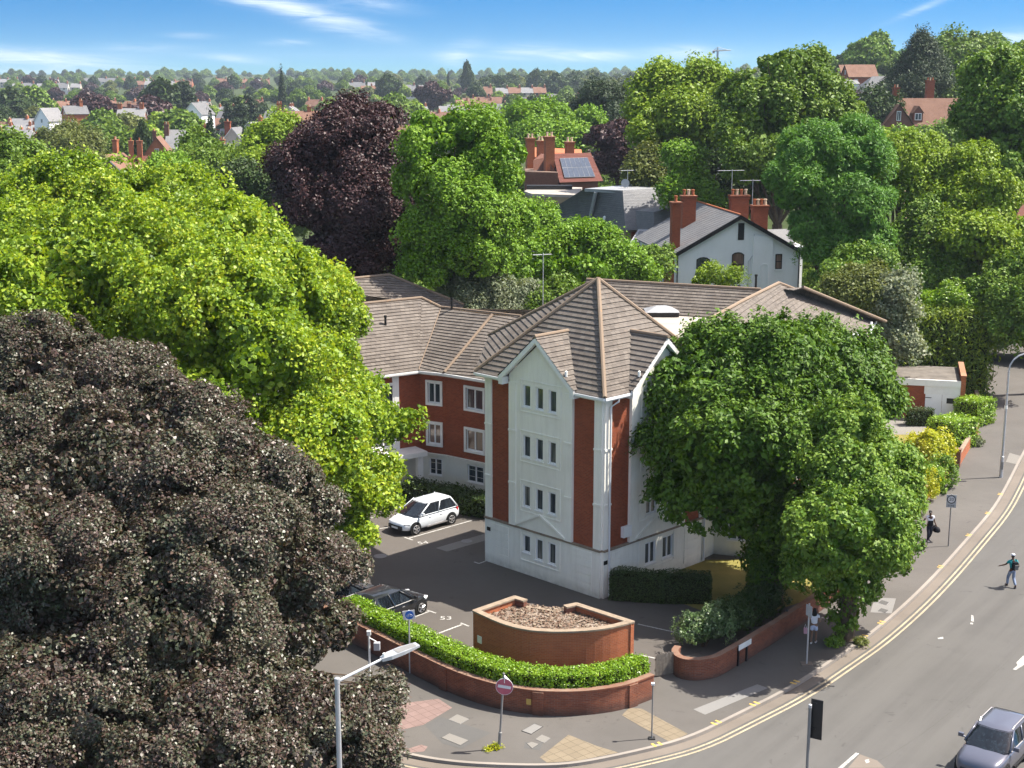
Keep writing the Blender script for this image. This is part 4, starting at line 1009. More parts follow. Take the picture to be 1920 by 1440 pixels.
hedge('hedge', 'bright clipped hedge block beyond it at the end of the pavement wall', [G2(1810, 799), G2(1840, 790)], 2.0, .0, 1.9, 'leaf_hedge', .14, .09, 190, rough=.16)
def ground_lobe(u, v, r, rz, dz=0): p = G(u, v); return (p.x, p.y, rz*.55+dz, r, r, rz)
shrub('shrub', 'pale variegated domed shrub at the rounded end of the garden wall', G(1320, 1212), [ground_lobe(1305, 1215, 1.0, .95, .45), ground_lobe(1335, 1208, 1.05, .95, .5)], 'leaf_variegated', .10, .065, 5, .3, 45, lowcut=-.5)
shrub('shrub', 'dark green domed shrub between the pale shrub and the lawn', G(1375, 1186), [ground_lobe(1372, 1190, 1.05, .95, .4)], 'leaf_hedge_dark', .10, .065, 5, .3, 45)
shrub('shrub', 'darkest low shrub under the chestnut behind the garden wall', G(1412, 1165), [ground_lobe(1405, 1162, 1.1, .9, .3), ground_lobe(1435, 1150, 1.0, .9, .3)], 'leaf_dark', .10, .065, 5, .3, 45)
shrub('shrub', 'large golden shrub leaning over the orange wall', G(1752, 905), [ground_lobe(1738, 893, 1.25, 1.6, .7), ground_lobe(1758, 888, 1.05, 1.35, .9), ground_lobe(1722, 885, 1.1, 1.5, .7)], 'leaf_gold', .15, .10, 3.2, .42, 45)
shrub('shrub', 'small bright yellow shrub near the person with the bag', G(1733, 940), [ground_lobe(1728, 938, 1.0, 1.15, .5)], 'leaf_gold', .10, .07, 5, .3, 45)
shrub('shrub', 'green rounded shrub between the yellow shrubs', G(1752, 925), [ground_lobe(1750, 925, .85, 1.0, .3)], 'leaf_hedge', .08, .05, 6, .25, 50)
shrub('shrub', 'green leafy bush below the large golden shrub', G(1760, 912), [ground_lobe(1763, 912, 1.0, 1.2, .3), ground_lobe(1745, 922, .8, .9, .2)], 'leaf_lime', .12, .09, 4, .35, 45)
shrub('shrub', 'low green grassy bush behind the orange wall', G(1712, 965), [ground_lobe(1708, 965, .9, .9, .1)], 'leaf_hedge', .12, .05, 5, .3, 45)
shrub('weed_clump', 'clump of weeds growing at the foot of the orange wall', G(1834, 836), [ground_lobe(1834, 836, .45, .45, .1)], 'leaf_grey', .09, .05, 9, .2, 40, cat='weeds')
shrub('weed_clump', 'green weeds sprouting at the base of the street tree', G(1565, 1212), [ground_lobe(1563, 1212, .3, .32, .05), ground_lobe(1574, 1208, .2, .3, .05)], 'leaf_lime', .1, .07, 12, .2, 30, cat='weeds')
shrub('weed_clump', 'yellowed weeds at the kerb beside the trunk', G(1612, 1206), [ground_lobe(1612, 1206, .4, .16, .0)], 'leaf_olive', .1, .04, 12, .2, 30, cat='weeds')
shrub('weed_clump', 'dry yellow weeds round the foot of the no entry pole', G(928, 1404), [ground_lobe(930, 1404, .25, .14, .0), ground_lobe(918, 1406, .22, .1, .0)], 'leaf_gold', .08, .04, 14, .15, 24, cat='weeds')

# ---------------------------------------------------------------- street furniture
def rootpost(name, label, cat, base, pts, r, mat, part='pole', n=10):
    root = thing(name, label, cat, base); mb = MB(); mb.path(pts, r, n); mb.build(part, mat, root); return root
b = G(1876.5, 895)
lamp = rootpost('street_lamp', 'tall grey street lamp with a curved arm on the far pavement', 'street lamp', b, [(0, 0, 0), (0, 0, 1.4), (0, 0, 1.42), (0, 0, 7.0)], [.115, .115, .085, .07], 'galv')
mb = MB(); mb.path([(0, 0, 7.0)]+[(1.15-1.15*math.cos(a), 0, 7.0+1.15*math.sin(a)) for a in (R(20), R(40), R(60), R(80))]+[(1.9, 0, 8.22)], .055, 8); mb.build('arm', 'galv', lamp)
mb = MB(); mb.box((2.3, 0, 8.24), (.85, .26, .12)); mb.build('lamp_head', 'galv', lamp, bevel=.03)
mb = MB(); mb.tube((0, 0, 4.55), (0, 0, 4.75), .10, n=10); mb.build('collar', 'plate_white', lamp)
mb = MB(); mb.box((-.0, -.118, .8), (.13, .03, .5)); mb.build('door', 'post_grey', lamp)
b = D(632, 1275, 40.0); b.z = 0; Ht = D(632, 1275, 40.0).z
lamp2 = rootpost('street_lamp', 'near pale street lamp with a flat panel head over the beech', 'street lamp', b, [(0, 0, 0), (0, 0, 1.5), (0, 0, 1.52), (0, 0, Ht)], [.11, .11, .085, .078], 'galv')
hx = D(716, 1236, 41.2)-b; hx2 = D(783, 1208, 41.9)-b
mb = MB(); mb.path([(0, 0, Ht-.05), tuple(hx)], [.05, .04], 8); mb.lathe((0, 0, Ht-.1), [(.09, 0), (.09, .16), (.05, .18)], 10); mb.build('arm', 'galv', lamp2)
mb = MB(); dh = (hx2-hx); ah = math.atan2(dh.y, dh.x); nnv = Vector((-math.sin(ah), math.cos(ah), 0)); ln = dh.length
def hp_(s, w_, z): p = hx+dh*s+nnv*w_; return (p.x, p.y, p.z+z)
vs = []
for s_, w_, zt, zb in ((-.02, .09, .05, -.05), (.2, .19, .07, -.05), (.55, .21, .06, -.05), (1.0, .15, .02, -.04)): vs += [hp_(s_, -w_, zb), hp_(s_, w_, zb), hp_(s_, w_, zt), hp_(s_, -w_, zt)]
fs = [(0, 1, 2, 3)]+[(i*4+j, i*4+(j+1) % 4, i*4+4+(j+1) % 4, i*4+4+j) for i in range(3) for j in range(4)]+[(15, 14, 13, 12)]
mb.add(vs, [f_[::-1] for f_ in fs]); mb.build('lamp_head', 'galv', lamp2)
mb = MB(); vs = [hp_(s_, w_, z) for s_, w_, z in ((.38, -.16, .074), (.38, .16, .074), (.92, .13, .035), (.92, -.13, .035))]; mb.poly(vs); mb.build('top_panel', 'post_grey', lamp2)
mb = MB(); p = hp_(.06, .0, .06); mb.lathe(p, [(.05, 0), (.05, .10), (.02, .12)], 8); mb.build('photocell', 'plate_white', lamp2)
# no entry sign
b = G(936, 1404); tp = D(944.7, 1262, b.y-.0)-b
ne = rootpost('no_entry_sign', 'faded round no entry sign on a leaning grey pole at the corner', 'road sign', b, [(0, 0, 0), tuple(tp*.22), tuple(tp*.225), tuple(tp)], [.07, .07, .042, .042], 'post_grey')
c_ = D(945.8, 1287.5, b.y-.09)-b; rot = Matrix.Rotation(R(-7), 4, 'Z') @ Matrix.Rotation(R(7), 4, 'Y')
def disc(mb, r, y0, y1, n=32, off=(0, 0)):
    b0 = len(mb.v)
    for y in (y0, y1):
        for j in range(n):
            a = 2*math.pi*j/n; mb.v.append((off[0]+r*math.cos(a), y, off[1]+r*math.sin(a)))
    mb.f.append(tuple(b0+n+j for j in range(n))); mb.f.append(tuple(b0+j for j in range(n-1, -1, -1))); mb.k += [0, 0]
    for j in range(n): mb.f.append((b0+j, b0+(j+1) % n, b0+n+(j+1) % n, b0+n+j)); mb.k.append(0)
mb = MB(); disc(mb, .335, -.012, .012); o = mb.build('sign_plate', 'sign_white', ne); o.matrix_local = Matrix.Translation(c_) @ rot
mb = MB(); disc(mb, .318, -.018, -.012); o2 = mb.build('red_disc', 'sign_red', o)
mb = MB(); mb.box((0, -.021, 0), (.50, .006, .115)); mb.build('white_bar', 'sign_white', o)
mb = MB(); cc = c_+Vector((.06, -.02, .27)); mb.add([cc+Vector(x) for x in ((-.07, 0, .15), (-.07, 0, -.12), (.17, 0, -.12), (-.07, .2, .15), (-.07, .2, -.12), (.17, .2, -.12))], [(0, 1, 2), (5, 4, 3), (0, 2, 5, 3), (0, 3, 4, 1), (1, 4, 5, 2)]); mb.build('sign_lamp', 'plate_white', ne)
# slim post
b = G(1222, 1385); h_ = D(1222, 1284, b.y).z
sp = rootpost('slim_post', 'thin grey post with a white cap on the corner pavement', 'post', b, [(0, 0, 0), (0, 0, h_)], .03, 'post_grey')
mb = MB(); mb.box((0, 0, h_+.04), (.13, .13, .08)); mb.build('cap', 'plate_white', sp)
mb = MB(); mb.box((0, 0, .02), (.25, .25, .05)); mb.build('base_plate', 'sign_black', sp)
b = G(1512.5, 1245); h_ = D(1515, 1131, b.y).z
sp = rootpost('sign_post', 'tall thin grey sign post in the shade beside the woman', 'post', b, [(0, 0, 0), (0, 0, h_)], .036, 'galv')
mb = MB(); mb.box((0, 0, h_-.35), (.02, .42, .5), rz=R(24)); mb.build('sign_plate', 'sign_grey', sp)
mb = MB(); mb.box((0, 0, .015), (.5, .42, .03)); mb.build('base_plate', 'gutter_stone', sp)
# street nameplate
a, c2 = G(1383.7, 1248.7), G(1399.5, 1239.5); npl = thing('street_nameplate', 'white street nameplate on two black legs against the garden wall', 'sign', a); dv = c2-a
for q_ in (Vector((0, 0, 0)), dv):
    mb = MB(); mb.box((q_.x, q_.y, .48), (.09, .07, .96), rz=math.atan2(dv.y, dv.x)); mb.build('leg', 'black_metal', npl)
mb = MB(); cc = dv*.62; rz_ = math.atan2(dv.y, dv.x); nv_ = Vector((dv.y, -dv.x, 0)).normalized()*.06; mb.box((cc.x+nv_.x, cc.y+nv_.y, .87), (dv.length*1.45, .03, .24), rz=rz_); mb.build('name_board', 'plate_white', npl)
# 20 zone sign
b = G(1778, 1024); h_ = D(1783, 926, b.y).z
zs = rootpost('speed_zone_sign', 'grey 20 zone speed sign on a thin pole near the kerb', 'road sign', b, [(0, 0, 0), (0, 0, h_)], .036, 'post_grey')
rz_ = R(-14); Mr = Matrix.Rotation(rz_, 4, 'Z')
mb = MB(); mb.box((0, -.05, 0), (.52, .02, .72)); o = mb.build('sign_plate', 'sign_grey', zs); o.matrix_local = Matrix.Translation((0, 0, h_-.40)) @ Mr
mb = MB(); disc(mb, .235, -.066, -.060, off=(0, .10)); mb.build('ring', 'sign_black', o)
mb = MB(); disc(mb, .185, -.072, -.066, off=(0, .10)); mb.build('roundel', 'sign_white', o)
face = Matrix.Rotation(R(90), 4, 'X').to_quaternion()
text('numeral', '20', .26, 'sign_black', (0, -.076, .10), face, o); text('lettering', 'ZONE', .135, 'sign_black', (0, -.064, -.26), face, o)
# shared path sign
b = G(768.5, 1262); h_ = D(767.5, 1144, b.y).z
bs = rootpost('parking_sign', 'blue roundel sign on a white board by the hedge and dark car', 'road sign', b, [(0, 0, 0), (0, 0, h_)], .036, 'galv')
mb = MB(); mb.box((0, -.05, 0), (.52, .02, .40)); o = mb.build('sign_plate', 'sign_white', bs); o.matrix_local = Matrix.Translation((0, 0, h_-.2)) @ Matrix.Rotation(R(4), 4, 'Z') @ Matrix.Rotation(R(-6), 4, 'Y')
mb = MB(); disc(mb, .185, -.068, -.06, off=(.02, 0)); mb.build('roundel', 'sign_blue', o)
mb = MB()
for sx_ in (-.05, .085): mb.path([(sx_+.05*math.cos(a), -.07, -.03+.05*math.sin(a)) for a in [2*math.pi*i/10 for i in range(11)]], .009, 4)
mb.path([(-.05, -.07, -.03), (0, -.07, .05), (.06, -.07, .05), (.085, -.07, -.03)], .009, 4); mb.build('symbol', 'sign_white', o)
# CCTV post among the leaves
b = G(696, 1292); h_ = 3.1
cp_ = rootpost('camera_post', 'white post with a small camera box half hidden by beech leaves', 'post', D(692, 1206, 55.5)*1, [(0, 0, -2.6), (0, 0, 0)], .045, 'plate_white')
cp_.location.z = 2.6
mb = MB(); mb.box((0, 0, .06), (.16, .16, .18)); mb.path([(0, 0, -.15), (.3, -.05, -.3)], .025, 6); mb.build('bracket', 'plate_white', cp_)
mb = MB(); mb.box((.33, -.06, -.5), (.26, .2, .34)); mb.build('camera_box', 'sign_grey', cp_, bevel=.02)
# traffic light
b = Vector((D(1519, 1323, 46.6).x, 46.6, -.12)); h_ = D(1519, 1322, 46.6).z+.12
tl = rootpost('traffic_light', 'black traffic light head on a dark pole beside the road', 'traffic light', b, [(0, 0, 0), (0, 0, h_)], .058, 'post_grey')
mb = MB(); mb.lathe((0, 0, h_), [(.066, -.1), (.066, .02), (.03, .04)], 10); mb.build('cap', 'galv', tl)
rzt = R(-30); Mt = Matrix.Translation((.25, .02, h_-.55)) @ Matrix.Rotation(rzt, 4, 'Z')
mb = MB(); mb.box((0, 0, 0), (.44, .03, 1.5)); o = mb.build('backing_board', 'black_metal', tl, bevel=.05); o.matrix_local = Mt
mb = MB(); mb.box((0, .10, .02), (.28, .16, 1.15)); o = mb.build('signal_box', 'grille_black', tl, bevel=.03); o.matrix_local = Mt
for i, m_ in enumerate(('red_lens', 'paint_bright_yellow', 'leaf_dark')):
    mb = MB(); mb.lathe((0, .18, .38-.36*i), [(.1, 0), (.1, .012)], 14, axis='y'); l_ = mb.build('lens', m_, tl); l_.matrix_local = Mt
    mb = MB(); mb.path([(.12*math.cos(a), .25, .38-.36*i+.12*math.sin(a)) for a in [R(-10+20*k) for k in range(11)]], .012, 4); l_ = mb.build('visor', 'black_metal', tl); l_.matrix_local = Mt
mb = MB(); mb.box((-.1, -.03, .62), (.2, .05, .03)); mb.box((-.1, -.03, -.35), (.2, .05, .03)); o = mb.build('bracket', 'black_metal', tl); o.matrix_local = Mt
mb = MB(); c = V3((b.x, b.y)); mb.prism([(c.x+1.3*math.cos(a), c.y+.8*math.sin(a)) for a in [2*math.pi*i/18 for i in range(18)]], -.12, .0); setp(mb.build('traffic_island', 'concrete'), kind='structure')

# ---------------------------------------------------------------- cars
def carpaint(name, col, metal=.0, rough=.3):
    mt, T = newmat(name); return finish(mt, T, col, rough, .5, metal, coat=.8)
carpaint('paint_silver', (.70, .74, .78)); carpaint('paint_black', (.010, .011, .014)); carpaint('paint_darkgrey', (.05, .055, .065), .3)
carpaint('paint_slate', (.095, .10, .135), .35, .28)
def car(name, label, loc, head, Ln, Wd, H, paint, prof, gh, wb, wr=.33, xf=None, rails=None, roofmat=None, plate='plate_white', z0=0.):
    """prof: (x, sill, waist, half width) stations from tail to nose; gh: rear/front base and roof x, waist z"""
    root = thing(name, label, 'car', (loc[0], loc[1], z0), math.atan2(head[1], head[0]))
    mb = MB(); n_ = 9; b0 = 0
    for (x, zl, zw, hw) in prof:
        half = [(0, zl), (hw*.80, zl), (hw*.965, zl+.07), (hw, (zl+zw)*.5), (hw*.985, zw-.16), (hw*.90, zw-.02), (hw*.55, zw+.02), (0, zw+.035)]
        sec = half+[(-y, z) for y, z in half[-2:0:-1]]
        for y, z in sec: mb.v.append((x, y, z))
    m_ = 14
    for i in range(len(prof)-1):
        for j in range(m_): mb.f.append((i*m_+j, i*m_+(j+1) % m_, (i+1)*m_+(j+1) % m_, (i+1)*m_+j)); mb.k.append(0)
    mb.f.append(tuple(range(m_-1, -1, -1))); mb.f.append(tuple((len(prof)-1)*m_+j for j in range(m_))); mb.k += [0, 0]
    mb.f = [f_[::-1] for f_ in mb.f]
    body = mb.build('body', paint, root, smooth=True)
    sb = body.modifiers.new('s', 'SUBSURF'); sb.levels = 2; sb.render_levels = 2
    rb0, rf0, rb1, rf1, zb, hwb, hwt = gh
    def sect(t, e=0.):                 # t 0 waist .. 1 roof
        xa, xb = rb0+(rb1-rb0)*t, rf0+(rf1-rf0)*t; hw = hwb+(hwt-hwb)*t; z = zb+(H-zb)*t
        bow = .10*(1-.3*t)
        return [(xa-e, -hw*.86, z), (xa-e-bow*.5, 0, z), (xa-e, hw*.86, z), (xa+.16, hw+e, z), ((xa+xb)/2, hw+.02+e, z), (xb-.22, hw+e, z), (xb+e, hw*.84, z), (xb+bow+e, 0, z), (xb+e, -hw*.84, z), (xb-.22, -hw-e, z), ((xa+xb)/2, -hw-.02-e, z), (xa+.16, -hw-e, z)]
    mb = MB(); lv = [sect(0), sect(.55), sect(.97)]
    for s_ in lv: mb.v += s_
    for i in range(2):
        for j in range(12): mb.f.append((i*12+j, i*12+(j+1) % 12, i*12+12+(j+1) % 12, i*12+12+j)); mb.k.append(0)
    gl = mb.build('glasshouse', 'car_glass', root, smooth=True)
    mb = MB(); s1, s2 = sect(.93, .012), sect(1.0, -.10); s3 = [(x*.8+.2*(rb1+rf1)/2, y*.55, z+.035) for x, y, z in s2]
    for s_ in (s1, s2, s3): mb.v += s_
    for i in range(2):
        for j in range(12): mb.f.append((i*12+j, i*12+(j+1) % 12, i*12+12+(j+1) % 12, i*12+12+j)); mb.k.append(0)
    mb.f.append(tuple(24+j for j in range(12))); mb.k.append(0)
    mb.build('roof', roofmat or paint, root, smooth=True)
    s0, s1 = sect(0, .012), sect(.96, .012)
    for sg, nm in ((1, 'pillar'), (-1, 'pillar')):
        for a_, w_ in ((5, .045), (4, .035), (3, .06)):
            j = a_ if sg > 0 else {5: 9, 4: 10, 3: 11}[a_]
            mb = MB(); mb.path([s0[j], s1[j]], [w_, w_*.8], 6); mb.build('pillar', paint, root, smooth=True)
        mb = MB(); mb.path([s0[3 if sg > 0 else 11], s0[4 if sg > 0 else 10], s0[5 if sg > 0 else 9]], .022, 6); mb.build('window_trim', 'alloy' if paint != 'paint_silver' else paint, root)
        xm = rf0-.32; mb = MB(); mb.path([(xm, sg*(hwb+.02), zb+.08), (xm, sg*(hwb+.20), zb+.13)], [.03, .05], 6); mb.box((xm, sg*(hwb+.20), zb+.15), (.12, .2, .15)); mb.build('mirror', paint, root, bevel=.03)
        for xh, l_ in ((rf0-1.0, .16), (rf0-1.85, .16)):
            mb = MB(); mb.box((xh, sg*(Wd/2-.005), zb-.16), (l_, .03, .03)); mb.build('door_handle', paint if paint != 'paint_black' else 'alloy', root)
        mb = MB(); mb.box(((rf0+rb0)/2-.1, sg*(Wd/2-.035), .31), (wb-.75, .06, .07)); mb.build('sill_trim', 'grille_black' if paint != 'paint_silver' else 'alloy', root)
        nose = prof[-1][0]; tail = prof[0][0]
        mb = MB(); mb.add([(nose-.55, sg*(Wd/2-.12), .78), (nose-.24, sg*(Wd/2-.34), .72), (nose-.17, sg*(Wd/2-.36), .60), (nose-.24, sg*(Wd/2-.2), .60), (nose-.46, sg*(Wd/2-.07), .66)], [(0, 1, 2, 3, 4) if sg < 0 else (4, 3, 2, 1, 0)]); mb.box((nose-.33, sg*(Wd/2-.26), .66), (.34, .22, .12), rz=-sg*.5); mb.build('headlight', 'headlamp', root, bevel=.03)
        mb = MB(); mb.box((tail+.30, sg*(Wd/2-.19), .84), (.22, .22, .24)); mb.build('tail_light', 'red_lens', root, bevel=.04)
        if rails:
            mb = MB(); mb.path([(rb1+.15, sg*(hwt-.05), H-.01), (rb1+.3, sg*(hwt-.03), H+.06), (rf1-.4, sg*(hwt-.03), H+.06), (rf1-.25, sg*(hwt-.05), H-.01)], .022, 6); mb.build('roof_rail', rails, root)
    nose = prof[-1][0]; tail = prof[0][0]
    mb = MB(); mb.box((nose-.05, 0, .46), (.12, Wd*.62, .24)); mb.build('grille', 'grille_black', root, bevel=.04)
    mb = MB(); mb.box((nose+.012, 0, .44), (.03, .52, .11)); mb.build('number_plate', plate, root)
    mb = MB(); mb.box((tail+.0, 0, .55), (.05, .52, .11)); mb.build('number_plate', 'plate_yellow', root)
    fx = xf if xf is not None else wb/2
    for x in (fx, fx-wb):
        for sg in (1, -1):
            yo = sg*(Wd/2-.11)
            mb = MB(); mb.lathe((x, yo-sg*.0, wr), [(wr*.72, sg*.125), (wr*.97, sg*.11), (wr, sg*.06), (wr, -sg*.12)][::1], 24, axis='y'); wh = mb.build('wheel', 'rubber', root, smooth=False)
            mb = MB(); mb.lathe((x, yo, wr), [(wr*.70, sg*.10), (wr*.70, sg*.128), (wr*.60, sg*.122)], 24, axis='y')
            mb.build('rim', 'grille_black', wh)
            mb = MB()
            for k in range(5):
                a = 2*math.pi*k/5+.3; mb.path([(x, yo+sg*.135, wr), (x+wr*.64*math.cos(a), yo+sg*.13, wr+wr*.64*math.sin(a))], [.05, .042], 5)
            mb.lathe((x, yo+sg*.11, wr), [(.07, 0), (.07, sg*.045)], 10, axis='y')
            mb.lathe((x, yo, wr), [(wr*.72, sg*.118), (wr*.72, sg*.132), (wr*.64, sg*.134)], 24, axis='y') if False else None
            mb.path([(x+wr*.66*math.cos(a), yo+sg*.127, wr+wr*.66*math.sin(a)) for a in [2*math.pi*i/20 for i in range(21)]], .022, 5)
            mb.build('spokes', 'alloy', wh)
            mb = MB(); mb.lathe((x, sg*(Wd/2-.06), wr+.02), [(wr+.075, 0), (wr+.075, sg*.045), (wr+.02, sg*.05)], 24, axis='y'); mb.build('wheel_arch', 'grille_black', root)
    return root
fw_, rw_ = G(778.8, 1003), G(846.5, 983); h = (fw_-rw_).normalized(); left = Vector((-h.y, h.x, 0))
Wm = 1.83; c = (fw_+rw_)/2-left*(Wm/2-.05)
prof_mpv = [(-2.17, .42, .80, .66), (-2.10, .30, .98, .80), (-1.7, .24, 1.05, .90), (-.6, .22, 1.02, .915), (.5, .22, 1.0, .915), (1.1, .22, .97, .905), (1.6, .23, .88, .87), (2.0, .26, .76, .74), (2.16, .34, .62, .56)]
car('parked_car', 'silver white people carrier parked nose out beside the wing hedge', c, h, 4.3, Wm, 1.60, 'paint_silver', prof_mpv, (-2.02, 1.28, -1.62, .28, 1.0, .84, .66), 2.72, .33)
p = G(789, 1151); a, b = G(735.6, 1173), G(806, 1145.6); h = (b-a).normalized(); left = Vector((-h.y, h.x, 0)); Wm = 1.80
c = p-h*1.30+left*(Wm/2-.05)
prof_h = [(-2.12, .42, .74, .62), (-2.05, .30, .92, .78), (-1.65, .22, .96, .885), (-.6, .20, .94, .90), (.45, .20, .92, .90), (1.0, .20, .90, .89), (1.55, .22, .82, .85), (1.95, .26, .70, .72), (2.12, .34, .58, .54)]
car('parked_car', 'black hatchback parked by the bright hedge with red tail light showing', c, h, 4.25, Wm, 1.50, 'paint_black', prof_h, (-2.0, 1.12, -1.6, .22, .87, .84, .66), 2.6, .33)
car('parked_car', 'dark grey estate car half hidden by the beech behind the black hatchback', c+left*2.55-h*.75, h, 4.4, Wm, 1.5, 'paint_darkgrey', prof_h, (-1.98, 1.02, -1.6, .10, .92, .82, .64), 2.6, .33, rails='alloy')
zR = -.12
l0, l1 = G(1863, 1330, 1.5), G(1834, 1358, 1.5); h = (l1-l0).normalized(); left = Vector((-h.y, h.x, 0))
wc = G(1848.5, 1402, .95); c = wc-h*1.02
prof_s = [(-2.1, .48, .86, .66), (-2.02, .36, 1.04, .82), (-1.6, .28, 1.08, .90), (-.6, .26, 1.06, .915), (.45, .26, 1.06, .915), (1.05, .26, 1.05, .905), (1.55, .28, .99, .88), (1.95, .32, .88, .76), (2.08, .4, .70, .60)]
car('moving_car', 'slate grey crossover driving down the road at the lower edge', c, h, 4.2, 1.82, 1.62, 'paint_slate', prof_s, (-1.95, 1.08, -1.5, .30, 1.06, .84, .66), 2.55, .35, rails='alloy', z0=zR)

# ---------------------------------------------------------------- people
plain('skin_dark', (.075, .038, .024), .55, .3); plain('skin_mid', (.20, .11, .07), .55, .3); plain('hair_black', (.008, .007, .007), .6, .3)
plain('cloth_teal', (.02, .27, .30), .85, .15); plain('cloth_denim', (.22, .27, .38), .9, .1); plain('cloth_black', (.014, .014, .018), .85, .15); plain('cloth_white', (.72, .72, .76), .85, .15)
plain('cloth_navy', (.02, .022, .035), .85, .15); plain('cap_grey', (.55, .58, .66), .8); plain('shoe_white', (.7, .68, .66), .6); plain('shoe_dark', (.02, .022, .04), .6)
plain('bag_grey', (.13, .13, .125), .8); plain('bag_pink', (.55, .30, .34), .8); plain('cloth_paleblue', (.50, .56, .70), .85); plain('eye_white', (.6, .6, .6), .4)
def skin(verts, edges, radii, sub=1):
    me = bpy.data.meshes.new('t'); me.from_pydata(verts, edges, []); o = bpy.data.objects.new('t', me); COL.objects.link(o)
    md = o.modifiers.new('k', 'SKIN'); md.use_smooth_shade = True
    for i, r_ in enumerate(radii):
        sv = me.skin_vertices[0].data[i]; sv.radius = (r_, r_) if not isinstance(r_, tuple) else r_; sv.use_root = (i == 0)
    if sub: s_ = o.modifiers.new('s', 'SUBSURF'); s_.levels = sub; s_.render_levels = sub
    dg = bpy.context.evaluated_depsgraph_get(); m2 = bpy.data.meshes.new_from_object(o.evaluated_get(dg))
    V = [tuple(v.co) for v in m2.vertices]; Fc = [tuple(p_.vertices) for p_ in m2.polygons]
    bpy.data.objects.remove(o); bpy.data.meshes.remove(m2); return V, Fc
def chainmesh(mb, pts, radii, sub=1):
    V, Fc = skin([tuple(p_) for p_ in pts], [(i, i+1) for i in range(len(pts)-1)], radii, sub); mb.add(V, Fc)
def person(label, loc, rz, pose, mats, scale=1.0, extras=None, z0=0.):
    """pose gives joint positions in metres, x to the person's right, y forward"""
    root = thing('person', label, 'person', (loc[0], loc[1], z0), rz); root.scale = (scale,)*3
    J = {k: Vector(v) for k, v in pose.items()}
    names = ['pelvis', 'waist', 'chest', 'neck', 'head0', 'head1', 'rsh', 'rel', 'rwr', 'lsh', 'lel', 'lwr', 'rhip', 'rkn', 'ran', 'rtoe', 'lhip', 'lkn', 'lan', 'ltoe']
    J.setdefault('rhand', J['rwr']+(J['rwr']-J['rel']).normalized()*.09); J.setdefault('lhand', J['lwr']+(J['lwr']-J['lel']).normalized()*.09)
    names += ['rhand', 'lhand']
    rad = dict(pelvis=(.14, .105), waist=(.125, .095), chest=(.155, .105), neck=.055, head0=(.07, .085), head1=(.078, .095), rsh=.062, rel=.043, rwr=.029, lsh=.062, lel=.043, lwr=.029,
               rhip=.088, rkn=.058, ran=.04, rtoe=.036, lhip=.088, lkn=.058, lan=.04, ltoe=.036, rhand=(.026, .036), lhand=(.026, .036))
    ed = [('pelvis', 'waist'), ('waist', 'chest'), ('chest', 'neck'), ('neck', 'head0'), ('head0', 'head1'), ('chest', 'rsh'), ('rsh', 'rel'), ('rel', 'rwr'), ('rwr', 'rhand'), ('chest', 'lsh'), ('lsh', 'lel'), ('lel', 'lwr'), ('lwr', 'lhand'),
          ('pelvis', 'rhip'), ('rhip', 'rkn'), ('rkn', 'ran'), ('ran', 'rtoe'), ('pelvis', 'lhip'), ('lhip', 'lkn'), ('lkn', 'lan'), ('lan', 'ltoe')]
    V, Fc = skin([tuple(J[k]) for k in names], [(names.index(a), names.index(b)) for a, b in ed], [rad[k] for k in names], 2)
    mb = MB(); mb.add(V, Fc)
    hd = J['head1']; fwd = Vector((0, 1, 0)); 
    mb.add(*skin([tuple(hd+Vector((0, .085, -.02))), tuple(hd+Vector((0, .118, -.055)))], [(0, 1)], [.012, .017], 1))
    for sx_ in (-1, 1): mb.add(*skin([tuple(hd+Vector((sx_*.083, 0, -.01))), tuple(hd+Vector((sx_*.092, -.01, -.06)))], [(0, 1)], [.014, .01], 1))
    for sd, hn, wr_, el in (('r', 'rhand', 'rwr', 'rel'), ('l', 'lhand', 'lwr', 'lel')):
        d = (J[hn]-J[wr_]).normalized(); s_ = d.cross(Vector((0, 0, 1)) if abs(d.z) < .9 else Vector((1, 0, 0))).normalized(); u_ = s_.cross(d)
        for k in range(4):
            o = J[hn]+s_*(.012*(k-1.5)*1.6); lf_ = (.066, .078, .074, .055)[k]
            mb.add(*skin([tuple(o), tuple(o+d*lf_*.55), tuple(o+d*lf_*.95-u_*.02)], [(0, 1), (1, 2)], [.010, .009, .007], 1))
        o = J[wr_]+d*.04+s_*(.03); mb.add(*skin([tuple(o), tuple(o+d*.03+s_*.025), tuple(o+d*.06+s_*.03)], [(0, 1), (1, 2)], [.012, .010, .008], 1))
    body = mb.build('body', mats['skin'], root, smooth=True)
    mb = MB()
    for sx_ in (-.034, .034): mb.lathe(hd+Vector((sx_, .088, .0)), [(.012, 0), (.009, .008)], 8, axis='y')
    mb.build('eyes', 'eye_white', root)
    mb = MB(); mb.path([hd+Vector((-.03, .094, -.085)), hd+Vector((0, .1, -.088)), hd+Vector((.03, .094, -.085))], .007, 5); mb.build('mouth', 'skin_mid', root)
    if 'top' in mats:
        lim = mats.get('sleeve', .55)
        ks = ['pelvis', 'waist', 'chest', 'rsh', 'lsh']; pv = [J['pelvis']+Vector((0, 0, .02)), J['waist'], J['chest'], J['rsh'], J['lsh'], J['rsh'].lerp(J['rel'], lim*.6), J['lsh'].lerp(J['lel'], lim*.6), J['rsh'].lerp(J['rel'], lim), J['lsh'].lerp(J['lel'], lim), J['chest'].lerp(J['neck'], .7)]
        V, Fc = skin([tuple(x) for x in pv], [(0, 1), (1, 2), (2, 3), (2, 4), (3, 5), (4, 6), (5, 7), (6, 8), (2, 9)], [(.168, .13), (.152, .122), (.172, .128), .083, .083, .075, .075, .07, .07, .072], 2)
        mb = MB(); mb.add(V, Fc); mb.build(mats.get('topname', 'shirt'), mats['top'], root, smooth=True)
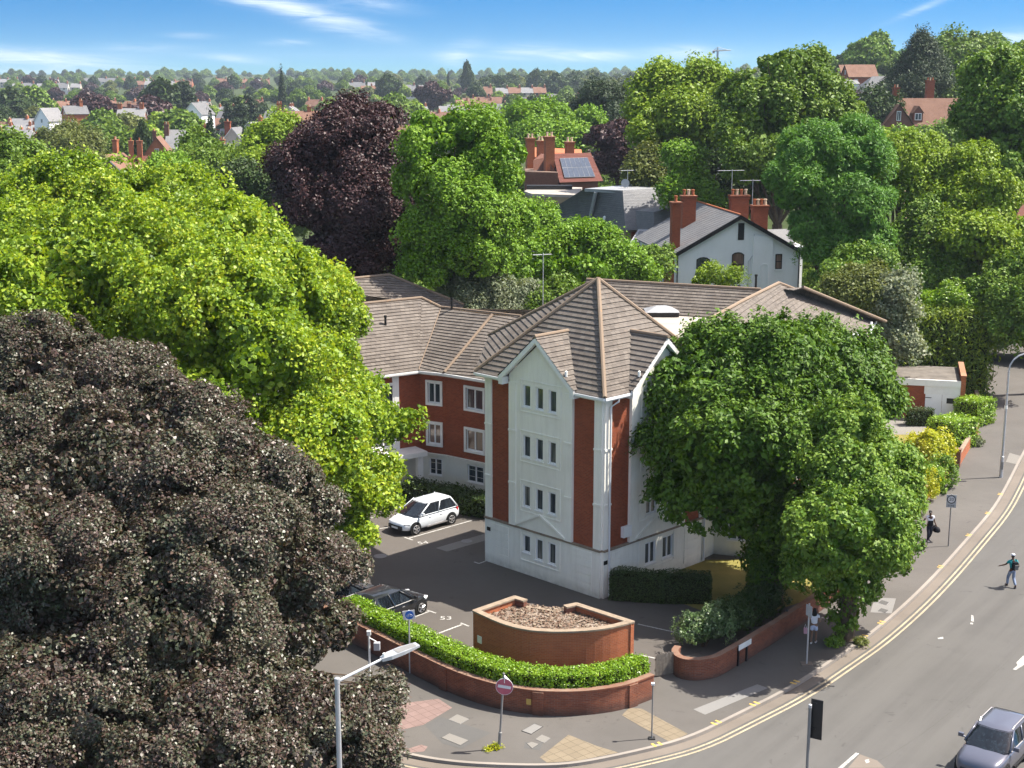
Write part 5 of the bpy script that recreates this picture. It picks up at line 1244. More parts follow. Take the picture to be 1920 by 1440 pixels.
    if 'legs' in mats:
        ll = mats.get('leglen', .93)
        ra = J['rkn'].lerp(J['ran'], ll) if ll > 0 else J['rhip'].lerp(J['rkn'], 1+ll); la = J['lkn'].lerp(J['lan'], ll) if ll > 0 else J['lhip'].lerp(J['lkn'], 1+ll)
        if ll > 0: pv = [J['pelvis'], J['rhip'], J['rkn'], ra, J['lhip'], J['lkn'], la, J['pelvis'].lerp(J['waist'], .4)]; e_ = [(0, 1), (1, 2), (2, 3), (0, 4), (4, 5), (5, 6), (0, 7)]; r_ = [(.165, .13), .108, .082, .07, .108, .082, .07, (.15, .12)]
        else: pv = [J['pelvis'], J['rhip'], ra, J['lhip'], la, J['pelvis'].lerp(J['waist'], .4)]; e_ = [(0, 1), (1, 2), (0, 3), (3, 4), (0, 5)]; r_ = [(.165, .13), .11, .095, .11, .095, (.15, .12)]
        V, Fc = skin([tuple(x) for x in pv], e_, r_, 2); mb = MB(); mb.add(V, Fc); mb.build(mats.get('legname', 'trousers'), mats['legs'], root, smooth=True)
    for a_, t_ in (('ran', 'rtoe'), ('lan', 'ltoe')):
        d = (J[t_]-J[a_]); mb = MB(); hl = J[a_]-Vector((d.x, d.y, 0)).normalized()*.05
        mb.add(*skin([(hl.x, hl.y, J[t_].z+.01), tuple(J[t_]+Vector((0, 0, .01))), tuple(J[t_]+Vector((d.x, d.y, 0)).normalized()*.05+Vector((0, 0, .004)))], [(0, 1), (1, 2)], [(.042, .05), (.048, .042), (.04, .03)], 2)); mb.build('shoe', mats['shoe'], root, smooth=True)
    if 'hair' in mats:
        mb = MB(); hz = mats.get('hairlen', 0)
        pts = [hd+Vector((0, .015, .065)), hd+Vector((0, -.035, .03)), hd+Vector((0, -.06, -.05))]+([hd+Vector((0, -.085, -.05-hz*.5)), hd+Vector((0, -.09, -.05-hz))] if hz else [])
        chainmesh(mb, pts, [.085, (.10, .09), (.095, .07)]+([(.15, .075), (.13, .05)] if hz else []), 2); mb.build('hair', mats['hair'], root, smooth=True)
    if 'cap' in mats:
        mb = MB(); mb.lathe(hd+Vector((0, -.005, .035)), [(.102, -.02), (.103, .02), (.085, .06), (.045, .085)], 18); mb.box(hd+Vector((0, .13, .02)), (.13, .10, .015)); mb.build('cap', mats['cap'], root, smooth=True)
    return root
walk = dict(pelvis=(0, 0, .95), waist=(0, .0, 1.10), chest=(0, .02, 1.32), neck=(0, .03, 1.50), head0=(0, .045, 1.57), head1=(0, .055, 1.68), rsh=(.185, .0, 1.41), lsh=(-.185, .02, 1.41),
            rhip=(.09, 0, .89), lhip=(-.09, 0, .89))
# man in teal: seen from behind, striding away; left arm swung out
p1 = dict(walk, rel=(.27, -.10, 1.16), rwr=(.30, .05, .98), lel=(-.34, .12, 1.20), lwr=(-.52, .28, 1.10), rkn=(.10, .02, .49), ran=(.10, -.26, .13), rtoe=(.11, -.14, .05), lkn=(-.10, .22, .49), lan=(-.10, .24, .07), ltoe=(-.10, .39, .035))
m1 = person('person in a teal shirt, jeans and pale cap striding across the road', G2(1896, 1101, -.12), R(8), p1, dict(skin='skin_dark', top='cloth_teal', legs='cloth_denim', shoe='shoe_dark', hair='hair_black', cap='cap_grey', sleeve=.6), .99, z0=-.12)
mb = MB(); mb.box((.02, -.20, 1.22), (.31, .17, .44)); bp = mb.build('backpack', 'cloth_black', None, bevel=.06)
bp.matrix_world = m1.matrix_basis.copy(); setp(bp, 'black backpack with a grey pocket worn by the person in teal', 'backpack')
mb = MB(); mb.box((.05, -.30, 1.16), (.2, .05, .26)); mb.build('pocket', 'bag_grey', bp, bevel=.02)
mb = MB()
for sx_ in (-.1, .12): mb.path([(sx_, -.14, 1.42), (sx_*1.1, -.05, 1.52), (sx_*1.2, .12, 1.42), (sx_*1.2, .12, 1.2), (sx_*1.2, -.1, 1.04)], .02, 5)
mb.build('strap', 'cloth_black', bp)
# person with a holdall, walking towards the camera
p2 = dict(walk, rel=(.28, -.12, 1.18), rwr=(.34, -.08, .93), lel=(-.27, -.02, 1.15), lwr=(-.33, .12, .94), rkn=(.10, .14, .50), ran=(.10, .12, .07), rtoe=(.11, .26, .035), lkn=(-.10, .05, .50), lan=(-.10, -.20, .12), ltoe=(-.1, -.08, .045))
m2 = person('person in dark trousers and white top carrying a black holdall on the pavement', G2(1741, 1014), R(187), p2, dict(skin='skin_dark', top='cloth_white', legs='cloth_navy', shoe='shoe_white', hair='hair_black', sleeve=.5), 1.0)
mb = MB(); mb.add([(x, y, z) for z in (.9, 1.2) for x, y in ((-.15, .095), (.15, .095), (.15, .145), (-.15, .145))], [(3, 2, 1, 0), (4, 5, 6, 7), (0, 1, 5, 4), (1, 2, 6, 5), (2, 3, 7, 6), (3, 0, 4, 7)]); mb.build('apron', 'cloth_black', m2)
mb = MB(); mb.path([(-.30, -.38, .66), (-.34, -.25, .68), (-.38, .20, .68), (-.40, .36, .66)], [.10, .17, .17, .10], 12); hb = mb.build('holdall', 'cloth_black', None, smooth=True)
hb.matrix_world = m2.matrix_basis.copy(); setp(hb, 'black holdall with grey bands hanging from the hand of the dark clothed person', 'bag')
mb = MB()
for y in (-.12, .1): mb.path([(-.355+.178*math.cos(a)*1.0, y, .68+.178*math.sin(a)) for a in [2*math.pi*i/14 for i in range(15)]], .012, 4)
mb.build('band', 'bag_grey', hb)
mb = MB(); mb.path([(-.35, -.12, .85), (-.33, .08, .93), (-.36, .22, .85)], .014, 5); mb.build('handle', 'cloth_black', hb)
# woman under the tree, from behind, left arm raised
p3 = dict(walk, rel=(.26, -.08, 1.16), rwr=(.22, .14, 1.08), lel=(-.36, .06, 1.30), lwr=(-.34, .16, 1.58), rkn=(.09, .12, .49), ran=(.09, .06, .07), rtoe=(.10, .20, .035), lkn=(-.09, .0, .49), lan=(-.09, -.16, .10), ltoe=(-.09, -.04, .04))
m3 = person('person with long black hair in a white top and shorts under the street tree', G2(1525, 1206), R(-22), p3, dict(skin='skin_mid', top='cloth_white', legs='cloth_paleblue', shoe='shoe_white', hair='hair_black', hairlen=.30, leglen=-.35, legname='shorts', sleeve=.35), .95)
mb = MB(); mb.add([(-.40+x*.5, .02+y, .42+z) for x, y, z in ((-.16, -.05, 0), (.16, -.05, 0), (.16, .05, 0), (-.16, .05, 0), (-.19, -.03, .30), (.19, -.03, .30), (.19, .03, .30), (-.19, .03, .30))], [(3, 2, 1, 0), (4, 5, 6, 7), (0, 1, 5, 4), (1, 2, 6, 5), (2, 3, 7, 6), (3, 0, 4, 7)])
pb = mb.build('shopping_bag', 'bag_pink', None, bevel=.02); pb.matrix_world = m3.matrix_basis.copy(); setp(pb, 'pink and white shopping bag beside the person under the tree', 'bag')
mb = MB(); mb.path([(-.46, .02, .72), (-.42, .02, .90), (-.36, .02, .72)], .01, 5); mb.build('handle', 'cloth_white', pb)
# ---------------------------------------------------------------- trees
def T(name, label, leaf, lobes, base=None, L=None, lai=1.9, cr=None, ratio=.66, r0=None, bark='bark', sx=1., group=None, **kw):
    lb = [LB(*l) if len(l) in (4, 6) else l for l in lobes]
    Ym = sum(l[2] for l in lobes)/len(lobes)
    L = L or max(.14, .0022*Ym); W_ = L*ratio; cr = cr or max(.5, .0095*Ym)
    dens = 1/(cr*cr*1.7); nl = int(max(10, lai/dens/(L*W_*.5)))
    if base is None:
        x = sum(l[0]*l[3]**2 for l in lb)/sum(l[3]**2 for l in lb); y = sum(l[1] for l in lb)/len(lb); base = (x, y, gz(x, y))
    r0 = r0 or .12+.022*max(l[2]+l[5]-base[2] for l in lb)
    kw.setdefault('face', FACE); kw.setdefault('jit', .24); kw.setdefault('gap', .26)
    return tree(name, label, base, lb, leaf, L, W_, dens, cr, nl, r0, bark, group, **kw)
gb = lambda u, v: tuple(G(u, v, -.1))
T('plane_tree', 'huge bright yellow green plane tree filling the left of the view', 'leaf_plane',
  [(60, 440, 78, 4.0), (170, 410, 80, 4.3), (300, 440, 80, 4.6), (120, 525, 70, 4.5), (250, 520, 69, 5), (400, 485, 74, 4.4), (480, 560, 69, 4.4), (380, 600, 64, 4.6), (560, 570, 73, 3.3), (560, 660, 68, 2.9),
   (480, 700, 63, 4), (610, 770, 67, 2.7), (632, 600, 72, 1.5), (690, 790, 70, 1.5), (735, 800, 70, 1.3), (765, 785, 70, .8), (690, 880, 68, 1.5), (640, 920, 66, 2.2), (655, 1005, 65, 1.3), (715, 925, 67, .9), (700, 725, 70, .8), (560, 830, 62, 3.5), (20, 570, 66, 4), (130, 345, 80, 2.4), (60, 350, 80, 2.),
   (330, 370, 80, 2.4), (450, 425, 78, 2.2), (610, 700, 69, 1.7), (670, 1045, 64.5, .8)], base=gb(330, 1020), L=.185, ratio=.85, lai=1.7, cr=.75, up=.7, spread=.85, bark='bark_pale', gap=.24, r0=.6, jit=.26)
T('copper_beech', 'huge dark purple beech in the lower left corner', 'leaf_beech',
  [(60, 685, 58, 3.0), (200, 725, 57, 3.0), (330, 790, 55, 2.5), (90, 850, 54, 4), (260, 900, 52, 3.6), (420, 850, 54, 2.5), (505, 900, 53, 2.0), (580, 965, 53, 1.5), (400, 1020, 50, 3.4), (150, 1080, 49, 4), (320, 1150, 48, 3.6),
   (520, 1080, 51, 2.6), (615, 1055, 53, 1.4), (550, 1195, 50, 2.2), (150, 1280, 46, 3.8), (380, 1320, 46, 3.2), (560, 1340, 47, 2.3), (670, 1330, 49, 1.6), (712, 1298, 50, 1.0), (630, 1175, 51, 1.1), (690, 1410, 47.5, 1.35), (0, 1000, 50, 3.5),
   (40, 1400, 44, 3.2), (250, 1430, 44, 3), (470, 1430, 45, 2.6), (0, 760, 58, 3)], base=gb(130, 1330), L=.125, ratio=.62, lai=1.6, cr=.68, up=.75, flat=.38, spread=.5, gap=.36, bumps=11, r0=.6, droop=.25, jit=.24)
T('horse_chestnut', 'broad dark green horse chestnut hiding the right of the flats', 'leaf_chestnut',
  [(1330, 725, 69, 3.3), (1450, 675, 70, 3.5), (1560, 695, 71, 2.9), (1268, 820, 68, 1.75), (1400, 820, 66, 3.8), (1295, 915, 67, 1.9), (1520, 800, 67, 3.6), (1365, 925, 66, 2.6), (1625, 765, 70, 1.9), (1662, 738, 72, .95), (1440, 960, 66, 2.5),
   (1600, 850, 68, 2.6), (1525, 645, 73, 1.9), (1262, 750, 69, 1.5), (1345, 645, 71, 1.8), (1440, 1085, 67.5, 1.0), (1500, 1000, 67, 2.2), (1440, 1040, 67, 1.3)], base=gb(1450, 1135), L=.25, ratio=.5, lai=2.5, cr=.78, up=.55, droop=.85, flat=.75, spread=.45, gap=.24, r0=.45, jit=.24, bumps=11)
T('lime_tree', 'shaggy green street lime with leafy trunk on the pavement edge', 'leaf_lime',
  [(1580, 870, 62.5, 2.4), (1640, 920, 62.5, 2.1), (1560, 975, 60, 2.3), (1640, 1010, 61.5, 1.8), (1688, 1000, 63, 1.0), (1600, 1080, 60.8, 1.6), (1535, 1055, 59.8, 1.5), (1587, 1145, 61.5, .8), (1560, 985, 57.6, 2.0), (1605, 1010, 58.2, 2.0), (1528, 1025, 57.6, 1.4), (1640, 960, 59, 1.8), (1660, 860, 64.5, 1.7), (1590, 790, 63.5, 1.6), (1695, 930, 64.5, .9), (1675, 1050, 62.5, .8), (1570, 1090, 60, 1.1)],
  base=gb(1583, 1200), L=.165, ratio=.7, lai=2.1, cr=.5, up=.4, droop=.6, gap=.24, r0=.42)
T('copper_beech', 'tall near black purple beech behind the flats', 'leaf_copper',
  [(640, 265, 113, 3.8), (590, 315, 112, 3.6), (690, 300, 112, 4.3), (650, 390, 110, 5), (580, 390, 110, 2.7), (720, 420, 110, 4.0), (556, 350, 112, 1.5), (660, 470, 108, 4), (750, 460, 108, 2.4), (765, 400, 109, 2.0), (720, 220, 113, 1.9), (655, 212, 114, 1.8)], up=.6, gap=.26, L=.22)
T('ash_tree', 'tall fresh green tree right of the purple beech', 'leaf_ash',
  [(825, 265, 105, 3.1), (880, 242, 105, 2.4), (920, 290, 104, 2.7), (830, 350, 103, 3.6), (782, 340, 104, 1.6), (950, 330, 104, 1.9), (880, 400, 102, 3.6), (955, 400, 103, 2.3), (820, 440, 102, 2.8), (890, 470, 101, 2.6), (800, 500, 101, 1.8), (790, 225, 105, 1.2)], gap=.26, L=.22)
T('broadleaf_tree', 'low bushy green trees screening the grey slate hall', 'leaf_ash',
  [(1000, 420, 112, 2.4), (1060, 465, 110, 2.7), (1110, 455, 111, 2.3), (1160, 492, 110, 2.1), (1100, 510, 108, 2.3), (1020, 490, 108, 2.3), (1200, 505, 111, 1.2), (960, 480, 106, 2.2)], L=.25)
T('broadleaf_tree', 'small green tree at the left corner of the white house', 'leaf_mid', [(1222, 478, 122, 1.5), (1235, 500, 121, 1.2), (1215, 510, 121, 1.3)])
T('willow_shrub', 'pale grey green willow shrub behind the brown roofs', 'leaf_grey', [(870, 548, 101, 1.5), (935, 545, 101, 1.7), (985, 553, 101, 1.3), (840, 530, 102, 1.0), (905, 575, 100, 1.3), (960, 580, 100, 1.3)], ratio=.35, cat='shrub')
T('green_shrub', 'mid green shrub beside the roof aerial', 'leaf_mid', [(1045, 548, 101, 1.5), (1070, 562, 100, 1.1), (1020, 570, 100, 1.2)], cat='shrub')
T('flowering_shrub', 'yellowish shrub against the white gable wall', 'leaf_yellowgreen', [(1322, 512, 123, 1.1), (1375, 522, 123, .8), (1345, 522, 122, .8), (1310, 528, 122, .8)], cat='shrub', ratio=.4)
T('plane_tree', 'large yellow green tree left of the construction crane', 'leaf_yellowgreen',
  [(1262, 170, 172, 4.8), (1310, 152, 172, 3.6), (1222, 200, 170, 2.8), (1280, 225, 168, 5), (1340, 195, 170, 4), (1235, 150, 172, 2.6), (1330, 240, 167, 4), (1220, 250, 166, 3.)], L=.42)
T('plane_tree', 'tallest broad green tree in the middle of the right skyline', 'leaf_mid',
  [(1480, 145, 152, 4.2), (1518, 165, 152, 3.6), (1430, 190, 150, 4.2), (1500, 220, 150, 5), (1580, 220, 150, 3.3), (1400, 250, 148, 3.2), (1440, 290, 146, 4), (1385, 185, 152, 2.4), (1470, 110, 153, 1.3), (1515, 112, 153, 1.8), (1440, 120, 153, 1.5), (1390, 300, 146, 3)], L=.38)
T('robinia_tree', 'feathery mid green tree right of the white house', 'leaf_robinia',
  [(1540, 285, 120, 3.8), (1600, 300, 119, 3.4), (1500, 340, 118, 3.4), (1590, 380, 117, 3.8), (1520, 420, 117, 2.2), (1630, 370, 118, 2.4), (1480, 370, 118, 1.8), (1572, 470, 116, 3.0), (1620, 450, 116, 2.4), (1480, 310, 119, 2.2), (1600, 245, 121, 1.8)], L=.34, ratio=.3, lai=1.7, gap=.32, flat=.45, up=.9, droop=.5)
T('broadleaf_tree', 'dark tree behind the chimneys of the white house', 'leaf_dark', [(1330, 305, 164, 2.7), (1385, 315, 164, 2.5), (1305, 340, 162, 2.0), (1430, 325, 160, 2.7), (1350, 350, 162, 2.5), (1400, 365, 160, 2.5), (1440, 370, 160, 2.2)])
T('olive_tree', 'rounded olive green tree above the grey slate roof', 'leaf_olive', [(1222, 305, 162, 2.3), (1245, 320, 161, 2.1), (1205, 325, 161, 1.8), (1235, 345, 160, 2.2)])
T('purple_tree', 'purple leaved tree above the solar panelled house', 'leaf_copper', [(1160, 255, 222, 4.4), (1200, 240, 222, 4.0), (1130, 258, 222, 3.2), (1185, 300, 220, 4.6), (1220, 270, 221, 3), (1145, 300, 220, 3.2)])
T('broadleaf_tree', 'slender green tree beside the olive tree', 'leaf_ash', [(1290, 300, 150, 1.8), (1300, 335, 149, 1.8), (1275, 290, 151, 1.4), (1315, 365, 148, 1.6), (1270, 365, 148, 1.6)])
T('maple_tree', 'rounded yellow green tree below the brick mansion', 'leaf_yellowgreen', [(1690, 285, 127, 2.4), (1720, 320, 126, 2.8), (1668, 330, 126, 2.0), (1738, 282, 128, 1.6), (1690, 350, 125, 2.4), (1650, 300, 127, 1.4)])
T('broadleaf_tree', 'bushy green tree above the conifer hedge', 'leaf_lime', [(1730, 440, 121, 3.0), (1760, 490, 120, 2.8), (1700, 480, 120, 2.1), (1738, 400, 122, 2.1), (1790, 515, 119, 1.8), (1720, 530, 118, 2.1)], L=.26)
T('plane_tree', 'tall bright tree at the upper right edge', 'leaf_lime', [(1860, 150, 141, 3.8), (1900, 205, 140, 4.6), (1840, 225, 140, 3.2), (1930, 140, 142, 4), (1890, 290, 138, 4), (1850, 290, 139, 2.4), (1960, 250, 140, 5), (1880, 120, 141, 2)], L=.36)
T('broadleaf_tree', 'wide yellow green tree at the right edge below the tallest tree', 'leaf_yellowgreen', [(1810, 310, 125, 2.6), (1850, 360, 122, 3.0), (1800, 375, 123, 2.6), (1856, 440, 120, 2.8), (1780, 335, 125, 1.8), (1830, 450, 118, 3), (1790, 420, 121, 2.2), (1915, 455, 119, 2.6)], L=.28)
T('lime_tree', 'leafy street lime overhanging the far pavement', 'leaf_lime', [(1896, 560, 113, 2.4), (1922, 620, 112, 2.1), (1868, 545, 114, 2.0), (1882, 605, 112, 1.5), (1904, 505, 115, 2.2), (1854, 590, 113, 1.0), (1940, 560, 112, 2.6)], base=(43.5, 114, 0), L=.26)
T('olive_shrub', 'olive green garden shrub behind the right wing roof', 'leaf_olive', [(1595, 530, 108, 1.5), (1640, 522, 107, 1.4), (1570, 545, 107, 1.2), (1620, 550, 106, 1.4), (1650, 575, 106, 1.4), (1655, 615, 106, 1.5), (1640, 650, 106, 1.5)], cat='shrub')
T('silver_shrub', 'silvery flowering shrub beside the olive shrub', 'leaf_grey', [(1680, 540, 105.5, 1.3), (1690, 520, 106, .9), (1665, 560, 105, 1.1), (1682, 580, 105.5, 1.4), (1670, 620, 105.5, 1.4), (1690, 650, 105.5, 1.3)], cat='shrub')
T('broadleaf_tree', 'mid green garden tree close behind the robinia', 'leaf_lime', [(1590, 490, 112, 1.7), (1640, 485, 112, 1.5), (1560, 505, 111, 1.5), (1610, 510, 110, 1.6)])
T('golden_conifer', 'yellow green conifers above the tall dark hedge', 'leaf_hedge', [(1735, 565, 114.5, 1.5), (1770, 560, 114.5, 1.7), (1805, 572, 114.5, 1.3), (1705, 575, 114.5, 1.1)], ratio=.35, cat='conifer')
hedge('conifer_hedge', 'tall dark conifer hedge with yellow tips behind the garage', [D(1640, 700, 111.5), D(1700, 700, 112), D(1765, 700, 112.5), D(1832, 700, 113)], 3.0, -.1, 6.9, 'leaf_leylandii', .34, .12, 130, rough=.7)
T('broadleaf_tree', 'clipped round green tree left in front of the brick mansion', 'leaf_ash', [(1685, 262, 284, 2.8), (1704, 264, 284, 2.3), (1668, 268, 284, 2.2)], lai=2.6, bumps=5)
T('broadleaf_tree', 'clipped dark round tree right in front of the brick mansion', 'leaf_lime', [(1766, 259, 284, 2.7), (1740, 264, 284, 2.1), (1780, 264, 284, 2.)], lai=2.6, bumps=5)
T('broadleaf_tree', 'tall dark green tree behind the brick mansion', 'leaf_mid', [(1800, 115, 345, 9), (1835, 150, 345, 9), (1775, 150, 345, 8), (1800, 200, 340, 9), (1770, 110, 345, 5), (1840, 110, 345, 6)])
T('broadleaf_tree', 'dark green tree left of the brick mansion', 'leaf_dark', [(1648, 200, 300, 4.4), (1632, 235, 298, 4.2), (1662, 232, 300, 3.2), (1645, 258, 296, 4)])
T('cedar_tree', 'dark pointed cedar on the right skyline', 'leaf_conifer', [(1727, 150, 330, 6.5, 6.5, 1.6), (1727, 135, 330, 5.5, 5.5, 1.5), (1726, 120, 330, 4.2, 4.2, 1.4), (1727, 105, 330, 2.8, 2.8, 1.5), (1727, 90, 330, 1.4, 1.4, 1.6), (1727, 80, 330, .6, .6, 1.5), (1705, 165, 328, 6, 6, 3)], ratio=.3)
T('broadleaf_tree', 'dark green tree at the left edge beyond the plane tree', 'leaf_mid', [(15, 300, 150, 4.2), (-30, 330, 148, 4), (55, 325, 148, 2.4), (20, 345, 146, 4)], L=.36)
T('birch_tree', 'pale olive weeping birch among the left rooftops', 'leaf_olive', [(120, 262, 262, 4.5), (150, 275, 260, 4), (95, 280, 260, 3.4), (130, 290, 258, 5), (165, 295, 258, 3)], ratio=.4, droop=.8)
T('broadleaf_tree', 'green tree in front of the pale slate roof on the left', 'leaf_mid', [(380, 285, 190, 3.2), (430, 310, 186, 3.4), (350, 315, 182, 3), (400, 330, 180, 3.4), (365, 262, 192, 1.4)])
T('broadleaf_tree', 'light green tree left of the purple beech', 'leaf_yellowgreen', [(515, 262, 185, 3.6), (490, 300, 180, 3.4), (530, 310, 178, 3.4), (470, 330, 176, 3), (535, 240, 186, 2.2)])
T('broadleaf_tree', 'bushy green tree beside the pair of tall brick chimneys', 'leaf_ash', [(320, 318, 170, 2.3), (295, 330, 168, 2), (340, 340, 166, 2.4)])
T('broadleaf_tree', 'dark green tree left of the light green one', 'leaf_dark', [(452, 335, 168, 2.6), (425, 345, 166, 2.2), (480, 350, 165, 2.4), (510, 345, 165, 2.4)])
T('broadleaf_tree', 'leafy green tree behind the red tiled house', 'leaf_ash', [(980, 235, 245, 4.6), (1030, 228, 252, 4.6), (1080, 238, 250, 4.6), (1010, 265, 240, 4), (1060, 262, 242, 4)])
T('scots_pine', 'flat topped dark pine above the purple tree', 'leaf_conifer', [(1130, 178, 310, 5.5, 5.5, 2.4), (1155, 190, 310, 4.5, 4.5, 2.2), (1110, 196, 310, 4, 4, 2.2), (1140, 208, 308, 5, 5, 2.4)], ratio=.35)
# far trees: one mesh per kind, copied
def far_template(name, leaf, lobes, n_l, L, W_, trunk=.35, **kw):
    cr = kw.pop('cr', .9)
    V, Q = crown_pts(lobes, 1/(cr*cr), cr, n_l, L, W_, inner=True, face=None, **kw)
    mb = MB(); zt = max(l[2] for l in lobes); mb.path([(0, 0, -1.5), (0, 0, zt*.5), (0, 0, zt*.8)], [trunk, trunk*.7, trunk*.2], 6, cap=False)
    tv = np.array(mb.v); tf = np.array(mb.f)
    o = npmesh(name, np.concatenate([V, tv]), np.concatenate([Q, tf+len(V)]), leaf); me = o.data; me.materials.append(wm('bark'))
    mi = np.zeros(len(me.polygons), np.int32); mi[len(Q):] = 1; me.polygons.foreach_set('material_index', mi); me.update()
    COL.objects.unlink(o); bpy.data.objects.remove(o); return me
def rl(n_, R_, H, flat=.8, base=.3):
    out = [(0, 0, H*(base+(1-base)*.5), R_*.75, R_*.75, H*(1-base)*.5)]
    for i in range(n_):
        a = 2*math.pi*i/n_+random.uniform(-.3, .3); r_ = R_*random.uniform(.42, .62); out.append((math.cos(a)*R_*.55, math.sin(a)*R_*.55, H*(base+random.uniform(.1, .55)*(1-base))+r_*.2, r_, r_, r_*flat))
    out.append((random.uniform(-1, 1), random.uniform(-1, 1), H-R_*.4, R_*.5, R_*.5, R_*.42)); return out
KIND = {
 'green': ('broadleaf_tree', 'far-off rounded mid green tree among the distant rooftops', far_template('broadleaf_tree', 'leaf_mid', rl(6, 5.5, 12), 22, .95, .7, cr=1.25)),
 'dark': ('broadleaf_tree', 'far-off rounded dark green tree among the distant rooftops', far_template('broadleaf_tree', 'leaf_dark', rl(5, 5.5, 13), 22, .95, .7, cr=1.25)),
 'bright': ('broadleaf_tree', 'far-off light yellow green tree among the distant rooftops', far_template('broadleaf_tree', 'leaf_yellowgreen', rl(6, 5, 10), 22, .9, .65, cr=1.2)),
 'olive': ('broadleaf_tree', 'far-off dull olive tree among the distant rooftops', far_template('broadleaf_tree', 'leaf_olive', rl(5, 5, 11), 22, .95, .6, cr=1.25)),
 'purple': ('broadleaf_tree', 'far-off dark purple tree among the distant rooftops', far_template('broadleaf_tree', 'leaf_copper', rl(5, 6, 12), 22, .95, .7, cr=1.25)),
 'cedar': ('cedar_tree', 'far-off dark cedar with flat tiers among the distant trees', far_template('cedar_tree', 'leaf_conifer', [(random.uniform(-1, 1), random.uniform(-1, 1), 4+i*2.3, 6.2-i*.75, 6.2-i*.75, .75) for i in range(7)]+[(0, 0, 10, 1.5, 1.5, 8)], 16, .9, .4, cr=1.3, flat=.3)),
 'spire': ('conifer_tree', 'far-off narrow dark conifer standing above the distant trees', far_template('conifer_tree', 'leaf_conifer', [(0, 0, 3+i*1.9, 3.6-i*.33, 3.6-i*.33, 2.2) for i in range(10)], 18, .7, .4, cr=1.0)),
 'fine': ('broadleaf_tree', '', far_template('broadleaf_tree', 'leaf_mid', rl(7, 5.5, 12), 70, .42, .3, cr=1.15)),
}
random.seed(5)
far_n = 0
def far_tree(kind, x, y, s, sz=1.):
    global far_n
    nm, lb, me = KIND[kind]; o = bpy.data.objects.new(nm, me); COL.objects.link(o); o.location = (x, y, gz(x, y)-.3); o.rotation_euler = (0, 0, random.uniform(0, 6.28)); o.scale = (s, s, s*sz)
    setp(o, lb, 'tree', {'green': 'far mid green trees', 'dark': 'far dark green trees', 'bright': 'far light green trees', 'olive': 'far olive trees', 'purple': 'far purple trees', 'cedar': 'far cedars', 'spire': 'far narrow conifers'}[kind]); far_n += 1
def far_at(kind, u, v, Y, sz=1., hmesh=13., width=None):
    p = D(u, v, Y); g = gz(p.x, p.y); h = p.z-g; s = width/hmesh if width else h/hmesh
    nm, lb, me = KIND[kind]; far_tree(kind, p.x, p.y, s, (h/hmesh)/s)
for a in [('spire', 527, 122, 700, 1, 22.5, 17), ('cedar', 345, 143, 640, 1, 20), ('cedar', 445, 172, 520, 1, 20), ('cedar', 470, 168, 560, 1, 20), ('cedar', 425, 180, 540, 1, 20), ('spire', 393, 198, 330, 1, 22.5, 15), ('spire', 456, 222, 330, 1, 22.5, 9),
          ('dark', 876, 114, 1150, 1, 13, 11), ('spire', 840, 130, 1200, 1, 22.5, 12), ('dark', 305, 148, 640), ('purple', 280, 172, 560), ('purple', 165, 168, 600), ('purple', 182, 172, 600), ('purple', 812, 148, 800), ('bright', 110, 186, 500), ('dark', 20, 165, 640), ('green', 60, 155, 660),
          ('dark', 265, 225, 345, 1, 13, 6), ('green', 190, 198, 440), ('bright', 300, 185, 470), ('green', 330, 196, 430), ('bright', 268, 208, 400), ('green', 200, 228, 380), ('green', 230, 238, 360), ('olive', 60, 190, 640), ('dark', 40, 178, 650), ('green', 5, 175, 640), ('green', 350, 204, 410), ('olive', 240, 195, 470),
          ('dark', 725, 138, 1000), ('green', 980, 182, 620), ('dark', 1000, 178, 640), ('bright', 920, 190, 560), ('green', 1060, 165, 780), ('green', 740, 168, 560), ('bright', 700, 172, 540), ('bright', 770, 170, 600), ('olive', 1050, 190, 560), ('green', 1100, 195, 500), ('bright', 860, 186, 520), ('green', 940, 205, 420), ('olive', 900, 205, 400),
          ('dark', 1580, 100, 560), ('green', 1665, 105, 520), ('dark', 1690, 115, 480), ('green', 1600, 130, 620), ('olive', 1615, 118, 640), ('green', 1565, 105, 600), ('dark', 1635, 120, 600), ('green', 1870, 85, 480), ('dark', 1905, 80, 520), ('green', 1672, 162, 420), ('purple', 1605, 165, 400), ('olive', 1690, 165, 400), ('green', 1590, 205, 340), ('bright', 1600, 190, 360), ('green', 1620, 190, 380)]:
    far_at(*a)
